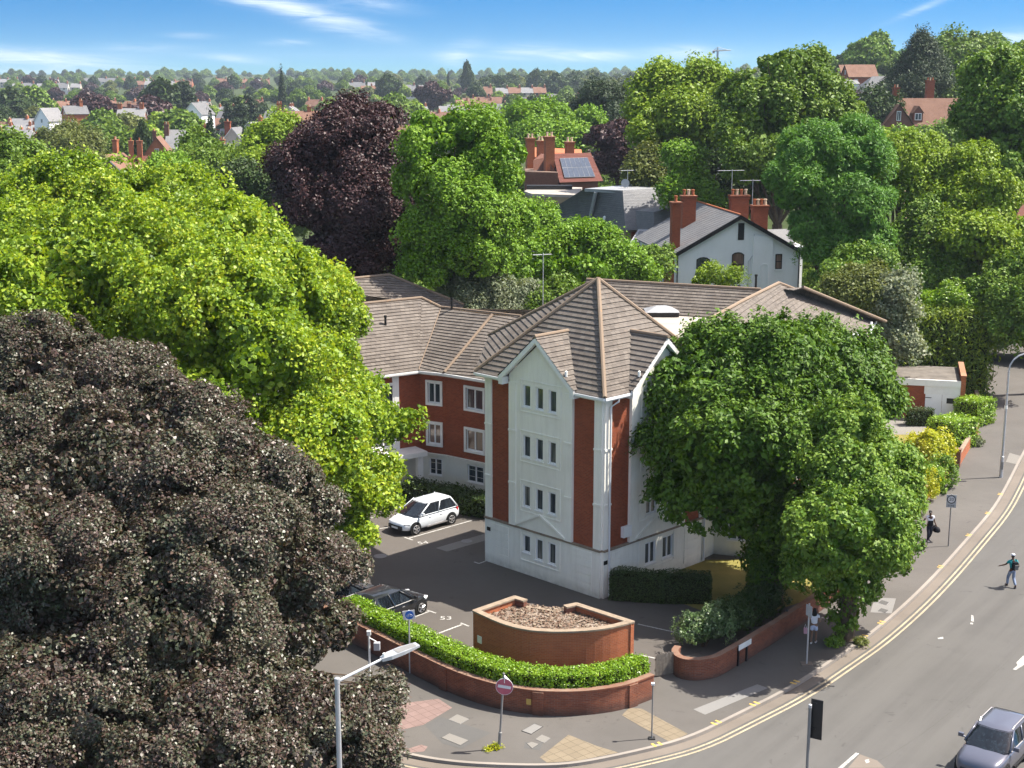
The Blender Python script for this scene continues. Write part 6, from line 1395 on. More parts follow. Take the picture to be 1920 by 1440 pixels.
# ---------------------------------------------------------------- houses
def chimney_mb(root, c, w_, d_, z0, z1, rot=0, mat='brick_orange', pots=2, potmat='terracotta', name='chimney'):
    mb = MB(); mb.box((c[0], c[1], (z0+z1)/2), (w_, d_, z1-z0), rot); mb.box((c[0], c[1], z1-.32), (w_+.14, d_+.14, .16), rot); mb.box((c[0], c[1], z1-.05), (w_+.24, d_+.24, .17), rot)
    o = mb.build(name, mat, root)
    t = Vector((math.cos(rot), math.sin(rot)))
    for i in range(pots):
        q = Vector((c[0], c[1]))+t*((i+.5)/pots-.5)*w_; mb = MB(); mb.lathe((q.x, q.y, z1), [(.15, 0), (.13, .45), (.17, .5), (.17, .6)], 8); mb.build('chimney_pot', potmat if i % 2 == 0 else 'pot_buff', o)
    return o
def house(name, label, x, y, rot, lx, ly, eave, ridge, wall, roof, chims=(), group=None, windows=True, over=.3, z=None, barge='white_trim', hip=0., detail=True, course=None):
    """ridge along local x; gables at both ends"""
    z = gz(x, y)-.2 if z is None else z
    root = thing(name, label, 'house', (x, y, z), rot, group)
    mb = MB(); a, b = lx/2, ly/2
    mb.prism([(-a, -b), (a, -b), (a, b), (-a, b)], -1, eave)
    if not hip:
        for s_ in (-1, 1):
            q = [(s_*a, -b, eave), (s_*a, b, eave), (s_*a, 0, ridge-.08)]; mb.poly(q if s_ > 0 else q[::-1])
    mb.build('wall', wall, root)
    mb = MB(); sl = (ridge-eave)/b; e = eave-over*sl; ao = a+over
    h_ = hip*b
    th = .14
    A_ = [(-ao, -b-over, e), (ao, -b-over, e), (ao-h_, 0, ridge), (-ao+h_, 0, ridge)]; B_ = [(ao, b+over, e), (-ao, b+over, e), (-ao+h_, 0, ridge), (ao-h_, 0, ridge)]
    for q in (A_, B_):
        if course: tile_roof(mb, q, course, .03)
        else: mb.poly(q)
        mb.poly([(p_[0], p_[1], p_[2]-th) for p_ in q][::-1])
        n4 = len(q)
        for i in range(n4): mb.poly([q[i], q[(i+1) % n4], tuple(np.array(q[(i+1) % n4])-[0, 0, th]), tuple(np.array(q[i])-[0, 0, th])][::-1])
    if hip:
        mb.poly([(ao, -b-over, e), (ao, b+over, e), (ao-h_, 0, ridge)]); mb.poly([(-ao, b+over, e), (-ao, -b-over, e), (-ao+h_, 0, ridge)])
    rf = mb.build('roof', roof, root)
    for cx_, cy_, w_, d_, top, cm, pots in chims: 
        c_ = chimney_mb(root, (cx_, cy_), w_, d_, eave-.5, top, 0, cm, pots)
    if detail:
        if not hip and barge:
            for s_ in (-1, 1):
                mb = MB()
                for t_ in (-1, 1):
                    p0, p1 = Vector((s_*(ao+.012), t_*(b+over), e)), Vector((s_*(ao+.012), 0, ridge)); d_ = Vector((s_*.05, 0, 0)); dn = Vector((0, 0, -.26))
                    q = [p0, p1, p1+dn, p0+dn]; mb.poly(q if s_*t_ < 0 else q[::-1])
                mb.build('bargeboard', barge, root)
        if windows:
            nf = max(1, int(lx//3.2)); ns = max(1, int(eave//2.9))
            for fc in (Fac((-a, -b), (a, -b)), Fac((a, b), (-a, b))):
                for i in range(nf):
                    for k in range(ns):
                        tc_ = fc.L*(i+.5)/nf; lwindow(fc, root, tc_-.5, tc_+.5, .9+k*2.8, 2.3+k*2.8)
            for fc in (Fac((a, -b), (a, b)), Fac((-a, b), (-a, -b))):
                for k in range(ns+(0 if hip else 1)):
                    tc_ = fc.L*.5; lwindow(fc, root, tc_-.45, tc_+.45, .9+k*2.8, min(2.2+k*2.8, ridge-1.6))
    return root
def lwindow(fc, root, t0, t1, z0, z1, frame='white_upvc'):
    if z1-z0 < .5: return
    mb = MB()
    for q in ((t0, t0+.09, z0, z1), (t1-.09, t1, z0, z1), (t0+.09, t1-.09, z0, z0+.1), (t0+.09, t1-.09, z1-.1, z1), ((t0+t1)/2-.04, (t0+t1)/2+.04, z0+.1, z1-.1)): fc.box(mb, *q, .003, .05)
    w_ = mb.build('window', frame, root); mb = MB(); mb.poly([fc.p(t0+.03, z0+.03, .02), fc.p(t1-.03, z0+.03, .02), fc.p(t1-.03, z1-.03, .02), fc.p(t0+.03, z1-.03, .02)]); mb.build('pane', 'glass', w_)
def hp2(u, v, Y): p = D(u, v, Y); return p.x, p.y, p.z-(gz(p.x, p.y)-.2)
# white house
A_, B_ = Vector((15.05, 130.0)), Vector((26.75, 131.6)); wf = Fac(A_, B_); wl_ = wf.L
whr = thing('white_house', 'large white rendered gabled house with four brick chimneys', 'house', V3(A_.lerp(B_, .5)))
dp = 15.0; bk = -wf.n*dp; ez, rz2 = 9.75, 13.05
mb = MB(); mb.prism([A_, B_, B_+bk, A_+bk], -1, ez); mb.poly([wf.p(0, ez), wf.p(wl_, ez), wf.p(wl_*.5, rz2-.1)]); mb.poly([wf.p(wl_, ez, -dp), wf.p(0, ez, -dp), wf.p(wl_*.5, rz2-.1, -dp)]); mb.build('wall', 'stucco_white', whr, world=True)
mb = MB(); sl = (rz2-ez)/(wl_/2); ov = .55
for sg in (0, 1):
    tE = -ov if sg == 0 else wl_+ov; zE = ez-ov*sl
    q = [wf.p(tE, zE, .35), wf.p(wl_/2, rz2, .35), wf.p(wl_/2, rz2, -dp), wf.p(tE, zE, -dp)]; tile_roof(mb, q, .22, .02); mb.poly([p-Vector((0, 0, .1)) for p in q])
mb.build('roof', 'slate_grey', whr, world=True)
mb = MB(); mb.tube(wf.p(wl_/2, rz2+.04, .36), wf.p(wl_/2, rz2+.04, -dp), .10, n=6); mb.build('ridge', 'terracotta', whr, world=True)
for sg in (-1, 1):
    mb = MB(); p0, p1 = wf.p(wl_/2+sg*(wl_/2+ov), ez-ov*sl, .37), wf.p(wl_/2, rz2, .37); n3 = V3(wf.n)*.06; dn = Vector((0, 0, -.38))
    vs = [p0+dn, p0+dn+n3, p1+dn+n3, p1+dn, p0, p0+n3, p1+n3, p1]; mb.add(vs, [(3, 2, 1, 0), (4, 5, 6, 7), (0, 1, 5, 4), (1, 2, 6, 5), (2, 3, 7, 6), (3, 0, 4, 7)]); mb.build('bargeboard', 'black_board', whr, world=True)
mb = MB(); wf.box(mb, wl_/2-.12, wl_/2+.45, rz2-2.3, rz2-.75, .0, .05); mb.build('slit_window', 'black_board', whr, world=True)
for t_, z0_, z1_, w_, arch in ((2.55, 7.0, 9.0, 1.25, 1), (5.85, 7.6, 9.4, 1.15, 1), (9.75, 8.0, 9.4, .62, 0)):
    mb = MB()
    for q in ((t_-w_/2, t_-w_/2+.07, z0_, z1_), (t_+w_/2-.07, t_+w_/2, z0_, z1_), (t_-w_/2+.07, t_+w_/2-.07, z0_, z0_+.08), (t_-w_/2+.07, t_+w_/2-.07, (z0_+z1_)/2-.04, (z0_+z1_)/2+.04)): wf.box(mb, *q, .003, .06)
    if arch: mb.path([wf.p(t_-w_/2+.03, z1_-.02, .03), wf.p(t_-w_/4, z1_+.14, .03), wf.p(t_, z1_+.18, .03), wf.p(t_+w_/4, z1_+.14, .03), wf.p(t_+w_/2-.03, z1_-.02, .03)], .05, 6)
    else: wf.box(mb, t_-w_/2+.07, t_+w_/2-.07, z1_-.08, z1_, .003, .06)
    o = mb.build('window', 'black_board', whr, world=True)
    mb = MB(); top = [wf.p(t_+w_/2-.03, z1_, .02)]+([wf.p(t_+w_/4, z1_+.14, .02), wf.p(t_, z1_+.18, .02), wf.p(t_-w_/4, z1_+.14, .02)] if arch else [])+[wf.p(t_-w_/2+.03, z1_, .02)]
    mb.poly([wf.p(t_-w_/2+.03, z0_+.03, .02), wf.p(t_+w_/2-.03, z0_+.03, .02)]+top); mb.build('pane', 'glass_warm' if t_ > 3 else 'glass', o, world=True)
    mb = MB(); wf.box(mb, t_-w_/2-.1, t_+w_/2+.1, z0_-.14, z0_-.003, 0, .12); mb.build('sill', 'stucco_white', o, world=True)
mb = MB(); wf.box(mb, 7.2, 9.1, 0, 11.1, 0, .22); mb.build('chimney_breast', 'stucco_white', whr, world=True)
mb = MB(); mb.path([wf.p(8.0, 1, .24), wf.p(8.0, 8.3, .24), wf.p(8.2, 8.5, .24), wf.p(8.5, 8.5, .24), wf.p(8.7, 8.3, .24), wf.p(8.7, 1, .24)], .04, 5); mb.build('arched_niche', 'stucco_white', whr, world=True)
for pts in ([wf.p(.12, ez-.3, .1), wf.p(.12, 0, .1)], [wf.p(wl_-.12, ez-.3, .1), wf.p(wl_-.12, 0, .1)], [wf.p(7.3, 11.3, .12), wf.p(7.3, 9.4, .12), wf.p(6.85, 8.8, .08), wf.p(6.85, 0, .08)]):
    mb = MB(); mb.path(pts, .06, 6); mb.build('downpipe', 'black_board' if len(pts) == 2 else 'pipe_grey', whr, world=True)
mb = MB(); wl2 = Fac(A_+bk, A_); wl2.box(mb, dp-2.2, dp-.6, 0, 9.0, 0, .5); mb.build('brick_stack', 'brick_orange', whr, world=True)
wl2.window(whr, dp-4.6, dp-3.2, 5.6, 7.6, .01, 2, .1, 'glass'); wl2.window(whr, dp-8, dp-6.6, 5.6, 7.6, .01, 2, .1, 'glass')
rel = Vector(whr.location)
def wch(u, vt, vb, Y, w_, d_, pots):
    t, b2 = D(u, vt, Y), D(u, vb, Y); return chimney_mb(whr, (t.x-rel.x, t.y-rel.y), w_, d_, b2.z-rel.z-2.5, t.z-rel.z-.0, math.atan2(wf.t.y, wf.t.x), 'brick_red', pots)
wch(1267, 379, 480, 131.5, .78, .85, 1); wch(1291, 367, 440, 138, 1.3, .9, 3); wch(1386, 366, 420, 141, 1.75, .95, 4); wch(1424.5, 385, 440, 135, 1.4, .9, 4)
mb = MB(); q = [D(1438, 430, 137), D(1482, 429, 137), D(1492, 460, 134.5), D(1462, 455, 135)]; mb.poly(q[::-1]); q2 = [D(1482, 429, 137), D(1492, 460, 134.5), Vector((q[2].x, 138, q[2].z-.5)), Vector((q[1].x, 140, q[1].z-.4))]; mb.poly(q2); mb.build('dormer_roof', 'slate_pale', whr, world=True)
mb = MB(); mb.prism([(25.8, 134), (27.6, 134.6), (27.4, 140), (25.6, 140)], 0, q[2].z-.1); mb.build('rear_wall', 'stucco_white', whr, world=True)
def aerial(label, p, h, rot=0., rods=7, ln=1.3, name='tv_aerial', lattice=True):
    root = thing(name, label, 'aerial', p, rot); mb = MB(); mb.tube((0, 0, 0), (0, 0, h), .03, n=6); mb.build('mast', 'galv', root)
    mb = MB(); mb.tube((-ln*.6, 0, h-.12), (ln*.5, 0, h-.12), .02, n=5)
    for i in range(rods):
        x = -ln*.6+ln*1.1*i/(rods-1); r_ = .22+.05*(rods-i)/2; mb.tube((x, -r_, h-.12), (x, r_, h-.12), .014, n=4)
    if lattice:
        for dz in (-.25, .25): mb.tube((-ln*.6, -.25, h-.12+dz), (-ln*.6, .25, h-.12+dz), .014, n=4)
    mb.build('antenna', 'galv', root); return root
p = D(1018, 575, 97); h_ = D(1018, 474, 97).z-p.z; aerial('tall television aerial on a thin mast rising behind the flats', (p.x, p.y, p.z), h_, .3, 9, 1.2)
p = D(1410, 392, 136); aerial('aerial on a mast between the two right chimneys of the white house', (p.x, p.y, p.z-1.5), D(1410, 336, 136).z-p.z+1.5, .1, 5, 2.0, lattice=False)
p = D(1372, 352, 141); aerial('double aerial above the widest chimney of the white house', (p.x, p.y, p.z-.8), 2.6, .2, 6, 2.4)
# slate hall
hall = thing('slate_hall', 'grey slate roofed hall with a flat lead top and brick walls', 'building', (12, 158, 0))
zE = 9.66; ev = [Vector((3.2, 165.5)), Vector((11.95, 150)), Vector((24, 153)), Vector((17, 172))]; cn = sum(ev, Vector((0, 0)))/4
zt = 13.6; tpx = [G2(1096, 354, zt), G2(1167.5, 357.5, zt), G2(1228, 354, zt), G2(1223, 343, zt)]
mb = MB(); mb.prism([cn+(p-cn)*.95 for p in ev], -1, zE); mb.build('wall', 'brick_buff', hall, world=True)
mb = MB()
for i in (0, 3): tile_roof(mb, [V3(ev[i], zE), V3(ev[(i+1) % 4], zE), V3(tpx[(i+1) % 4], zt), V3(tpx[i], zt)], .2, .02)
tile_roof(mb, [V3(ev[2], zE), V3(ev[3], zE), V3(tpx[3], zt), V3(tpx[2], zt)], .2, .02)
mb.build('roof', 'slate_grey', hall, world=True)  # shaded slopes: their shade is put into the darker slate
mb = MB(); tile_roof(mb, [V3(ev[1], zE), V3(ev[2], zE), V3(tpx[2], zt), V3(tpx[1], zt)], .2, .02); mb.build('roof', 'slate_pale', hall, world=True)  # same roof, lit right slope: sunlight put into a paler slate
mb = MB(); mb.prism(tpx, zt-.3, zt+.03); mb.build('flat_top', 'lead', hall, world=True)
q = [D(1192, 395, 149), D(1226, 398, 147.5), D(1228, 446, 146.3), D(1194, 432, 148)]
mb = MB(); tile_roof(mb, q[::-1], .2, .02); mb.build('cross_roof', 'slate_grey', hall, world=True)  # left face, its shade put into the darker slate
mb = MB(); tile_roof(mb, [q[1], D(1264, 388, 151), D(1275, 452, 150), q[2]], .2, .02); tile_roof(mb, [q[0], q[1], D(1264, 388, 151), D(1250, 384, 154)], .3, .01); mb.build('cross_roof', 'slate_pale', hall, world=True)  # lit faces of the same cross roof, brightness put into paler slate
mb = MB(); a, b = V3(ev[0].lerp(ev[1], .60), zE+.1), V3(tpx[0].lerp(tpx[1], .30), zt-.3); mb.path([a, b], .22, 6); mb.build('lead_strip', 'lead', hall, world=True)
hf = Fac(ev[0], ev[1]); hf.window(hall, hf.L-5.6, hf.L-2.4, 6.2, 8.9, -.3+.05, 3, .12, 'glass', transom=.5)
hf2 = Fac(cn+(ev[1]-cn)*.95, cn+(ev[2]-cn)*.95); mb = MB(); hf2.box(mb, .6, 3.0, 0, zE-.2, 0, .1); mb.build('brick_pier', 'brick_red', hall, world=True)
mb = MB(); q = [D(1183, 455, 145.5), D(1220, 432, 146.5), D(1218, 452, 145.2), D(1180, 470, 144.4)]; mb.poly([D(1197, 430, 147), D(1222, 430, 147), D(1208, 456, 144.5), D(1180, 456, 144.5)][::-1]); o = mb.build('lean_to_roof', 'lead', hall, world=True)
for du in (0, 12):
    mb = MB(); mb.poly([p+Vector((0, -.08, .08)) for p in [D(1199+du, 434, 146.6), D(1207+du, 434, 146.6), D(1195+du, 452, 144.9), D(1186+du, 452, 144.9)][::-1]]); mb.build('rooflight', 'glass', o, world=True)
mb = MB(); mb.prism([(11.5, 144.6), (14.2, 144.8), (14.2, 149), (11.5, 149)], -1, D(1190, 458, 144.6).z); mb.build('porch_wall', 'brick_dark', hall, world=True)
for du in (0, 9):
    p = D(1134+du, 409, 154); mb = MB(); mb.lathe(p, [(.2, -.4), (.2, .15), (.05, .25)], 8); mb.build('roof_vent', 'plate_white', hall, world=True)
p = D(1172, 352, 156); dsh = thing('satellite_dish', 'round grey satellite dish on the slate hall roof', 'satellite dish', (p.x, p.y, zt))
mb = MB(); mb.tube((0, 0, 0), (0, 0, 1.0), .04, n=6); mb.build('mast', 'galv', dsh); mb = MB(); mb.lathe((0, -.1, .6), [(.05, .12), (.3, .07), (.45, 0), (.46, -.02)], 18, axis='y'); mb.build('dish', 'dish_grey', dsh)
aerial('aerial above the satellite dish on the slate hall', (p.x+.3, p.y+.5, zt), D(1172, 318, 156).z-zt, .4, 6, 1.4)
# flat roofed buff annexe
an = thing('flat_roofed_annexe', 'low buff brick annexe with a pale flat roof behind the slate hall', 'building', (4, 168, 0))
za = D(996, 368, 166).z; pl = [D(984, 362, 170), D(998, 370, 166), D(1082, 376, 164), D(1090, 352, 176), D(1000, 350, 178)]
mb = MB(); mb.prism([p.xy for p in pl], -1, za); mb.build('wall', 'brick_buff', an, world=True)
c_ = sum((p.xy for p in pl), Vector((0, 0)))/5
mb = MB(); mb.prism([c_+(p.xy-c_)*1.03 for p in pl], za, za+.3); mb.build('roof', 'flat_pale', an, world=True)
mb = MB(); mb.box((c_.x, c_.y+2, za+.55), (5.5, 1.0, .5)); mb.build('roof_plant', 'sign_black', an, world=True)
f = Fac(pl[1].xy, pl[2].xy); lwf = f.window(an, .9, 1.6, za-3.3, za-2.0, .01, 1, .1, 'glass')
# solar house
Ys = 192; e1_, e2_, t1_, t2_ = D(1049, 345, Ys), D(1131, 337, Ys+3), D(1037, 288, Ys+5), D(1107.5, 287, Ys+8)
shs = thing('red_tiled_house', 'red tiled brick house with solar panels and tall chimneys', 'house', ((e1_.x+e2_.x)/2, Ys+5, gz(8, 195)))
zz_ = (e1_.z+e2_.z)/2; e1_.z = e2_.z = zz_; tz = (t1_.z+t2_.z)/2; t1_.z = t2_.z = tz
pe = (e2_-e1_).normalized(); back = Vector((-pe.y, pe.x, 0)); dpt = 2*abs((t1_-e1_).dot(back))
mb = MB(); tile_roof(mb, [e1_, e2_, t2_, t1_], .3, .02); tile_roof(mb, [t1_, t2_, e2_+back*dpt, e1_+back*dpt], .3, .02); mb.build('roof', 'tile_red', shs, world=True)
mb = MB(); a, b = e1_+pe*.5+back*.5, e2_-pe*.5+back*.5; mb.prism([a.xy, b.xy, (b+back*(dpt-1)).xy, (a+back*(dpt-1)).xy], -1, zz_+.1)
mb.poly([V3(a, zz_), V3((a+back*(dpt/2-.5)), tz-.3), V3(a+back*(dpt-1), zz_)]); mb.build('wall', 'brick_dark', shs, world=True)
nrm = (e2_-e1_).cross(t1_-e1_).normalized(); nrm = nrm if nrm.z > 0 else -nrm
def sp_(s_, t_): return (e1_.lerp(e2_, s_)).lerp(t1_.lerp(t2_, s_), t_)
o = None
mb = MB()
vs = [sp_(s_, t_)+nrm*h_ for h_ in (.08, .20) for s_, t_ in ((.13, .13), (.84, .13), (.84, .80), (.13, .80))]; mb.add(vs, [(3, 2, 1, 0), (4, 5, 6, 7), (0, 1, 5, 4), (1, 2, 6, 5), (2, 3, 7, 6), (3, 0, 4, 7)]); pan = mb.build('solar_array', 'solar_frame', shs, world=True)
for i in range(6):
    for j in range(2):
        mb = MB(); s0_, s1_ = .13+.71*(i+.04)/6, .13+.71*(i+.96)/6; q0, q1 = .13+.67*(j+.025)/2, .13+.67*(j+.975)/2
        mb.poly([sp_(s0_, q0)+nrm*.215, sp_(s1_, q0)+nrm*.215, sp_(s1_, q1)+nrm*.215, sp_(s0_, q1)+nrm*.215]); mb.build('solar_panel', 'solar_cell', pan, world=True)
rl_ = Vector(shs.location)
for u, vt, vb, Y, w_ in ((1030, 256, 300, Ys+4, 1.25), (1068, 266, 300, Ys+7, 1.1), (994, 259, 300, Ys+10, 1.1), (1013, 264, 300, Ys+14, .9)):
    t_, b_ = D(u, vt, Y), D(u, vb, Y); chimney_mb(shs, (t_.x-rl_.x, t_.y-rl_.y), w_, w_, b_.z-rl_.z-2, t_.z-rl_.z, .2, 'brick_orange', 2, 'pot_buff')
mb = MB(); q = [D(996, 296, Ys+14), D(1000, 276, Ys+17), D(1090, 280, Ys+20), D(1092, 292, Ys+16)]; mb.poly(q[::-1]); mb.build('rear_roof', 'terracotta', shs, world=True)
mb = MB(); q = [D(1000, 345, Ys+4), D(1000, 300, Ys+6), D(1015, 288, Ys+8), D(1037, 292, Ys+6.5), D(1046, 345, Ys+1.2)]; mb.poly(q[::-1]); wq = mb.build('gable', 'brick_dark', shs, world=True)
f = Fac((e1_+back*5).xy, e1_.xy); f.window(shs, f.L-3.2, f.L-2.4, zz_-2.2, zz_-.3, -.45, 1, .14, 'glass')
mb = MB(); mb.prism([(D(985, 350, Ys).x, Ys+2), (e1_.x-.2, Ys+.5), (e1_.x+.5, Ys+9), (D(985, 350, Ys).x, Ys+12)], -1, D(1000, 345, Ys).z+1.5); mb.build('side_wall', 'brick_dark', shs, world=True)
# houses on the left, from nearest
def PH(name, label, u, v, Y, rot, lx, ly, rise, wall, roof, chims=(), **kw):
    x, y, h_ = hp2(u, v, Y); return house(name, label, x, y, R(rot), lx, ly, h_-rise, h_, wall, roof, [(c[0], c[1], c[2], c[3], h_+c[4], c[5], c[6]) for c in chims], **kw)
O = 'brick_orange'
PH('brick_house', 'orange brick gabled house with one white attic window on the left', 297, 255, 330, 98, 10, 5.2, 3.4, O, 'tile_brown', [(3, 1.2, .8, .8, 1.0, 'brick_dark', 2)], barge='brick_dark')
PH('slate_house', 'house with a broad pale slate roof behind the orange gable', 350, 243, 348, 4, 9, 11, 5.2, 'brick_dark', 'slate_pale', [(-4.6, -1, 1.1, 1.0, 1.3, 'brick_dark', 3), (4.2, 3, 1, .8, .9, O, 2)])
PH('gabled_house', 'dark gabled house with a white bargeboard at the edge of the plane tree', 213, 288, 300, 80, 9, 6.5, 2.8, 'brick_dark', 'tile_brown', [(2.4, .6, 1.0, 1.0, 2.8, O, 2)])
PH('brick_house', 'brick house with two tall orange chimneys above the plane tree', 272, 292, 305, 8, 8, 7, 2.6, O, 'tile_red', [(-2.6, -1.5, .95, .95, 3.2, O, 1), (-.9, -1.2, 1.05, 1.05, 3.2, O, 1)])
PH('slate_house', 'house with a plain grey slate slope left of the light green tree', 436, 270, 330, 0, 5.0, 9, 4.4, 'brick_dark', 'slate_pale', [(-2.4, .5, 1.1, 1., 1.0, O, 2)])
PH('brick_house', 'brick house with a tall chimney and pale gable right of the dark spruce', 443, 238, 360, 85, 8, 5.5, 3.4, 'stone_pale', 'slate_grey', [(1.5, 2.6, 1.0, 1.4, 1.3, 'brick_red', 2)])
PH('slate_house', 'grey hipped house with one big orange chimney at the far left', 42, 243, 325, 10, 11, 9, 3.6, 'stone_pale', 'slate_pale', [(4.4, -5.0, 2.2, 1.2, -.8, O, 3)], hip=.9)
PH('slate_house', 'slate roofed house between the dark spruce and purple beech', 485, 228, 380, 60, 8, 7, 3.2, 'stone_pale', 'slate_pale', [(2, 1, .9, .9, 1.1, O, 2)])
PH('brick_house', 'red brick terrace end right beside the purple beech', 560, 208, 420, 10, 12, 8, 2.5, 'brick_orange', 'tile_brown', [(-5.5, 0, 1.4, 1.2, 2.2, O, 3), (3, 0, 1.1, 1, 1.2, O, 2)])
PH('slate_house', 'slate house with three chimneys amid green trees on the left', 247, 203, 500, 6, 9, 8, 2.6, 'brick_dark', 'slate_pale', [(-4, 0, 1.4, 1, 1.5, O, 3), (-1, 1, 1.2, 1, 1.5, 'brick_dark', 3), (3.4, 0, 1.4, 1, 1.5, O, 3)])
PH('slate_house', 'white gabled house below the flat tiered cedars', 372, 192, 480, 70, 8, 7, 3.6, 'stucco_white', 'slate_grey', [])
PH('slate_house', 'narrow slate roofed house near the light green far tree', 92, 202, 480, 60, 7, 7, 4, 'stucco_white', 'slate_pale', [])
PH('brick_house', 'orange brick house beside the narrow slate roofed house', 140, 198, 470, 30, 7, 7, 2.4, O, 'slate_grey', [(2, 0, 1, 1, 1.6, O, 2)])
# red building and grey roof on the hill, brick mansion, small red roof
PH('hill_building', 'red brick building with two brown gabled roofs on the right hill', 1612, 121, 455, 4, 9, 9, 3.6, 'brick_red', 'tile_brown', [], barge='brick_dark')
PH('hill_building', 'matching red brick block stepped back left of the twin roof', 1594, 121.5, 470, 4, 7, 8, 3.4, 'brick_red', 'tile_brown', [], barge='brick_dark')
PH('pavilion', 'wide grey hipped pavilion roof below the red hill building', 1648, 143, 405, 6, 16, 15, 6.0, 'stone_pale', 'slate_grey', [], hip=.85, windows=False)
PH('white_annexe', 'white walled annexe left of the grey pavilion', 1580, 150, 430, 4, 8, 6, 1.0, 'stucco_white', 'slate_pale', [])
mx, my, mh = hp2(1742, 184, 303)
mans = house('brick_mansion', 'dark red brick mansion with brown roofs, gables and chimneys among the trees', mx, my, R(4), 24, 9, mh-5.2, mh, 'brick_dark', 'tile_brown', [(-7.0, .5, 1.2, 1.2, mh+2.2, 'brick_red', 2), (.4, 1, 1.6, 1.2, mh+3.6, 'brick_red', 3), (10.5, 0, 1.6, 1.3, mh+5, 'brick_red', 3)], barge=None)
for xg, wg, hg, k in ((-9.0, 6.2, mh-1.2, 1), (10.2, 8.5, mh+.4, 2)):
    mb = MB(); mb.prism([(xg-wg/2, -8.0), (xg+wg/2, -8.0), (xg+wg/2, 0), (xg-wg/2, 0)], -1, mh-5.3); mb.poly([(xg-wg/2, -8.0, mh-5.3), (xg+wg/2, -8.0, mh-5.3), (xg, -8.0, hg)]); mb.build('gable_wall', 'brick_dark', mans)
    mb = MB()
    for sg in (-1, 1): mb.poly([(xg+sg*(wg/2+.3), -8.4, mh-5.5), (xg, -8.4, hg+.12), (xg, 0, hg+.12), (xg+sg*(wg/2+.3), 0, mh-5.5)][::(1 if sg < 0 else -1)])
    mb.build('gable_roof', 'tile_brown', mans)
    f = Fac((xg-wg/2, -8.0), (xg+wg/2, -8.0))
    for i in range(k+1 if k > 1 else 1):
        for z_ in ((mh-4.4,) if k == 1 else (mh-4.6, mh-8)): lwindow(f, mans, wg/2-.45+(i-k/2*(k > 1))*1.6, wg/2+.45+(i-k/2*(k > 1))*1.6, z_, z_+1.9)
for xd in (-3.6, 4.8):
    mb = MB(); mb.prism([(xd-1, -4.2), (xd+1, -4.2), (xd+1, -1), (xd-1, -1)], mh-5, mh-2.8); mb.poly([(xd-1, -4.2, mh-2.8), (xd+1, -4.2, mh-2.8), (xd, -4.2, mh-1.6)]); d_ = mb.build('dormer', 'brick_dark', mans)
    mb = MB(); mb.poly([(xd-1.2, -4.4, mh-3), (xd, -4.4, mh-1.5), (xd, -.5, mh-1.5), (xd-1.2, -1, mh-3)][::-1]); mb.poly([(xd+1.2, -4.4, mh-3), (xd, -4.4, mh-1.5), (xd, -.5, mh-1.5), (xd+1.2, -1, mh-3)]); mb.build('dormer_roof', 'tile_brown', d_)
    lwindow(Fac((xd-1, -4.2), (xd+1, -4.2)), mans, .3, 1.7, mh-4.4, mh-3)
yp = []
for u, v, Y in ((1715, 262, 262), (1762, 262, 262), (1800, 262, 240), (1790, 300, 205), (1740, 300, 205)):
    p = D(u, v, Y); yp.append((p.x, p.y, gz(p.x, p.y)+.12))
mb = MB()
for i in range(12):
    for j in range(12):
        def yy(i_, j_):
            a = Vector((D(1700, 300, 215).x, 215)).lerp(Vector((D(1805, 300, 215).x, 215)), i_/12); b_ = Vector((D(1700, 280, 285).x, 285)).lerp(Vector((D(1810, 280, 285).x, 285)), i_/12); q = a.lerp(b_, j_/12); return (q.x, q.y, gz(q.x, q.y)+.35)
        mb.poly([yy(i, j), yy(i+1, j), yy(i+1, j+1), yy(i, j+1)])
setp(mb.build('sandy_yard', 'sandy_yard'), kind='structure')
PH('red_roofed_house', 'small red tiled roof at the right edge of the view', 1915, 380, 152, 20, 6, 7, 3.0, 'brick_red', 'tile_red', [])
# garage with white doors
ga, gbb = G2(1655, 790), G2(1800, 800); gf = Fac(G2(1640, 781), G2(1797, 790)); 
gar = thing('garage', 'flat roofed brick garage with white hinged doors by the pavement', 'garage', V3(gf.A))
hg = 3.0; dpg = 5.5
mb = MB(); mb.prism([gf.p(0, 0).xy, gf.p(gf.L, 0).xy, gf.p(gf.L, 0, -dpg).xy, gf.p(0, 0, -dpg).xy], -.1, hg); mb.build('wall', 'brick_red', gar, world=True)
mb = MB(); gf.box(mb, -.1, gf.L-.0, hg-.38, hg+.1, .0, .18); gf.box(mb, gf.L-2.6, gf.L+.0, hg-1.0, hg-.38, .0, .1); mb.build('fascia', 'white_trim', gar, world=True)
mb = MB(); gf.box(mb, -.1, gf.L-.05, hg, hg+.08, -dpg, -.003); mb.build('roof', 'flat_felt', gar, world=True)
mb = MB(); gf.box(mb, gf.L, gf.L+.35, 0, hg+.45, -dpg, .15); gf.box(mb, gf.L-.03, gf.L+.38, hg+.45, hg+.53, -dpg-.03, .18); mb.build('parapet', 'brick_orange', gar, world=True)
for i in range(2):
    t0 = gf.L-2.5+i*1.22; mb = MB(); gf.box(mb, t0, t0+1.2, .08, hg-1.0, .02, .09); dr = mb.build('door', 'white_upvc', gar, world=True)
    mb = MB()
    for z_ in (.5, 1.7): gf.box(mb, t0+(0 if i == 0 else .75), t0+(.45 if i == 0 else 1.2), z_, z_+.05, .09, .11)
    mb.build('hinge', 'black_metal', dr, world=True)
mb = MB(); gf.box(mb, gf.L-.95, gf.L-.4, 1.35, 1.75, .09, .11); mb.build('notice', 'sign_black', gar, world=True)
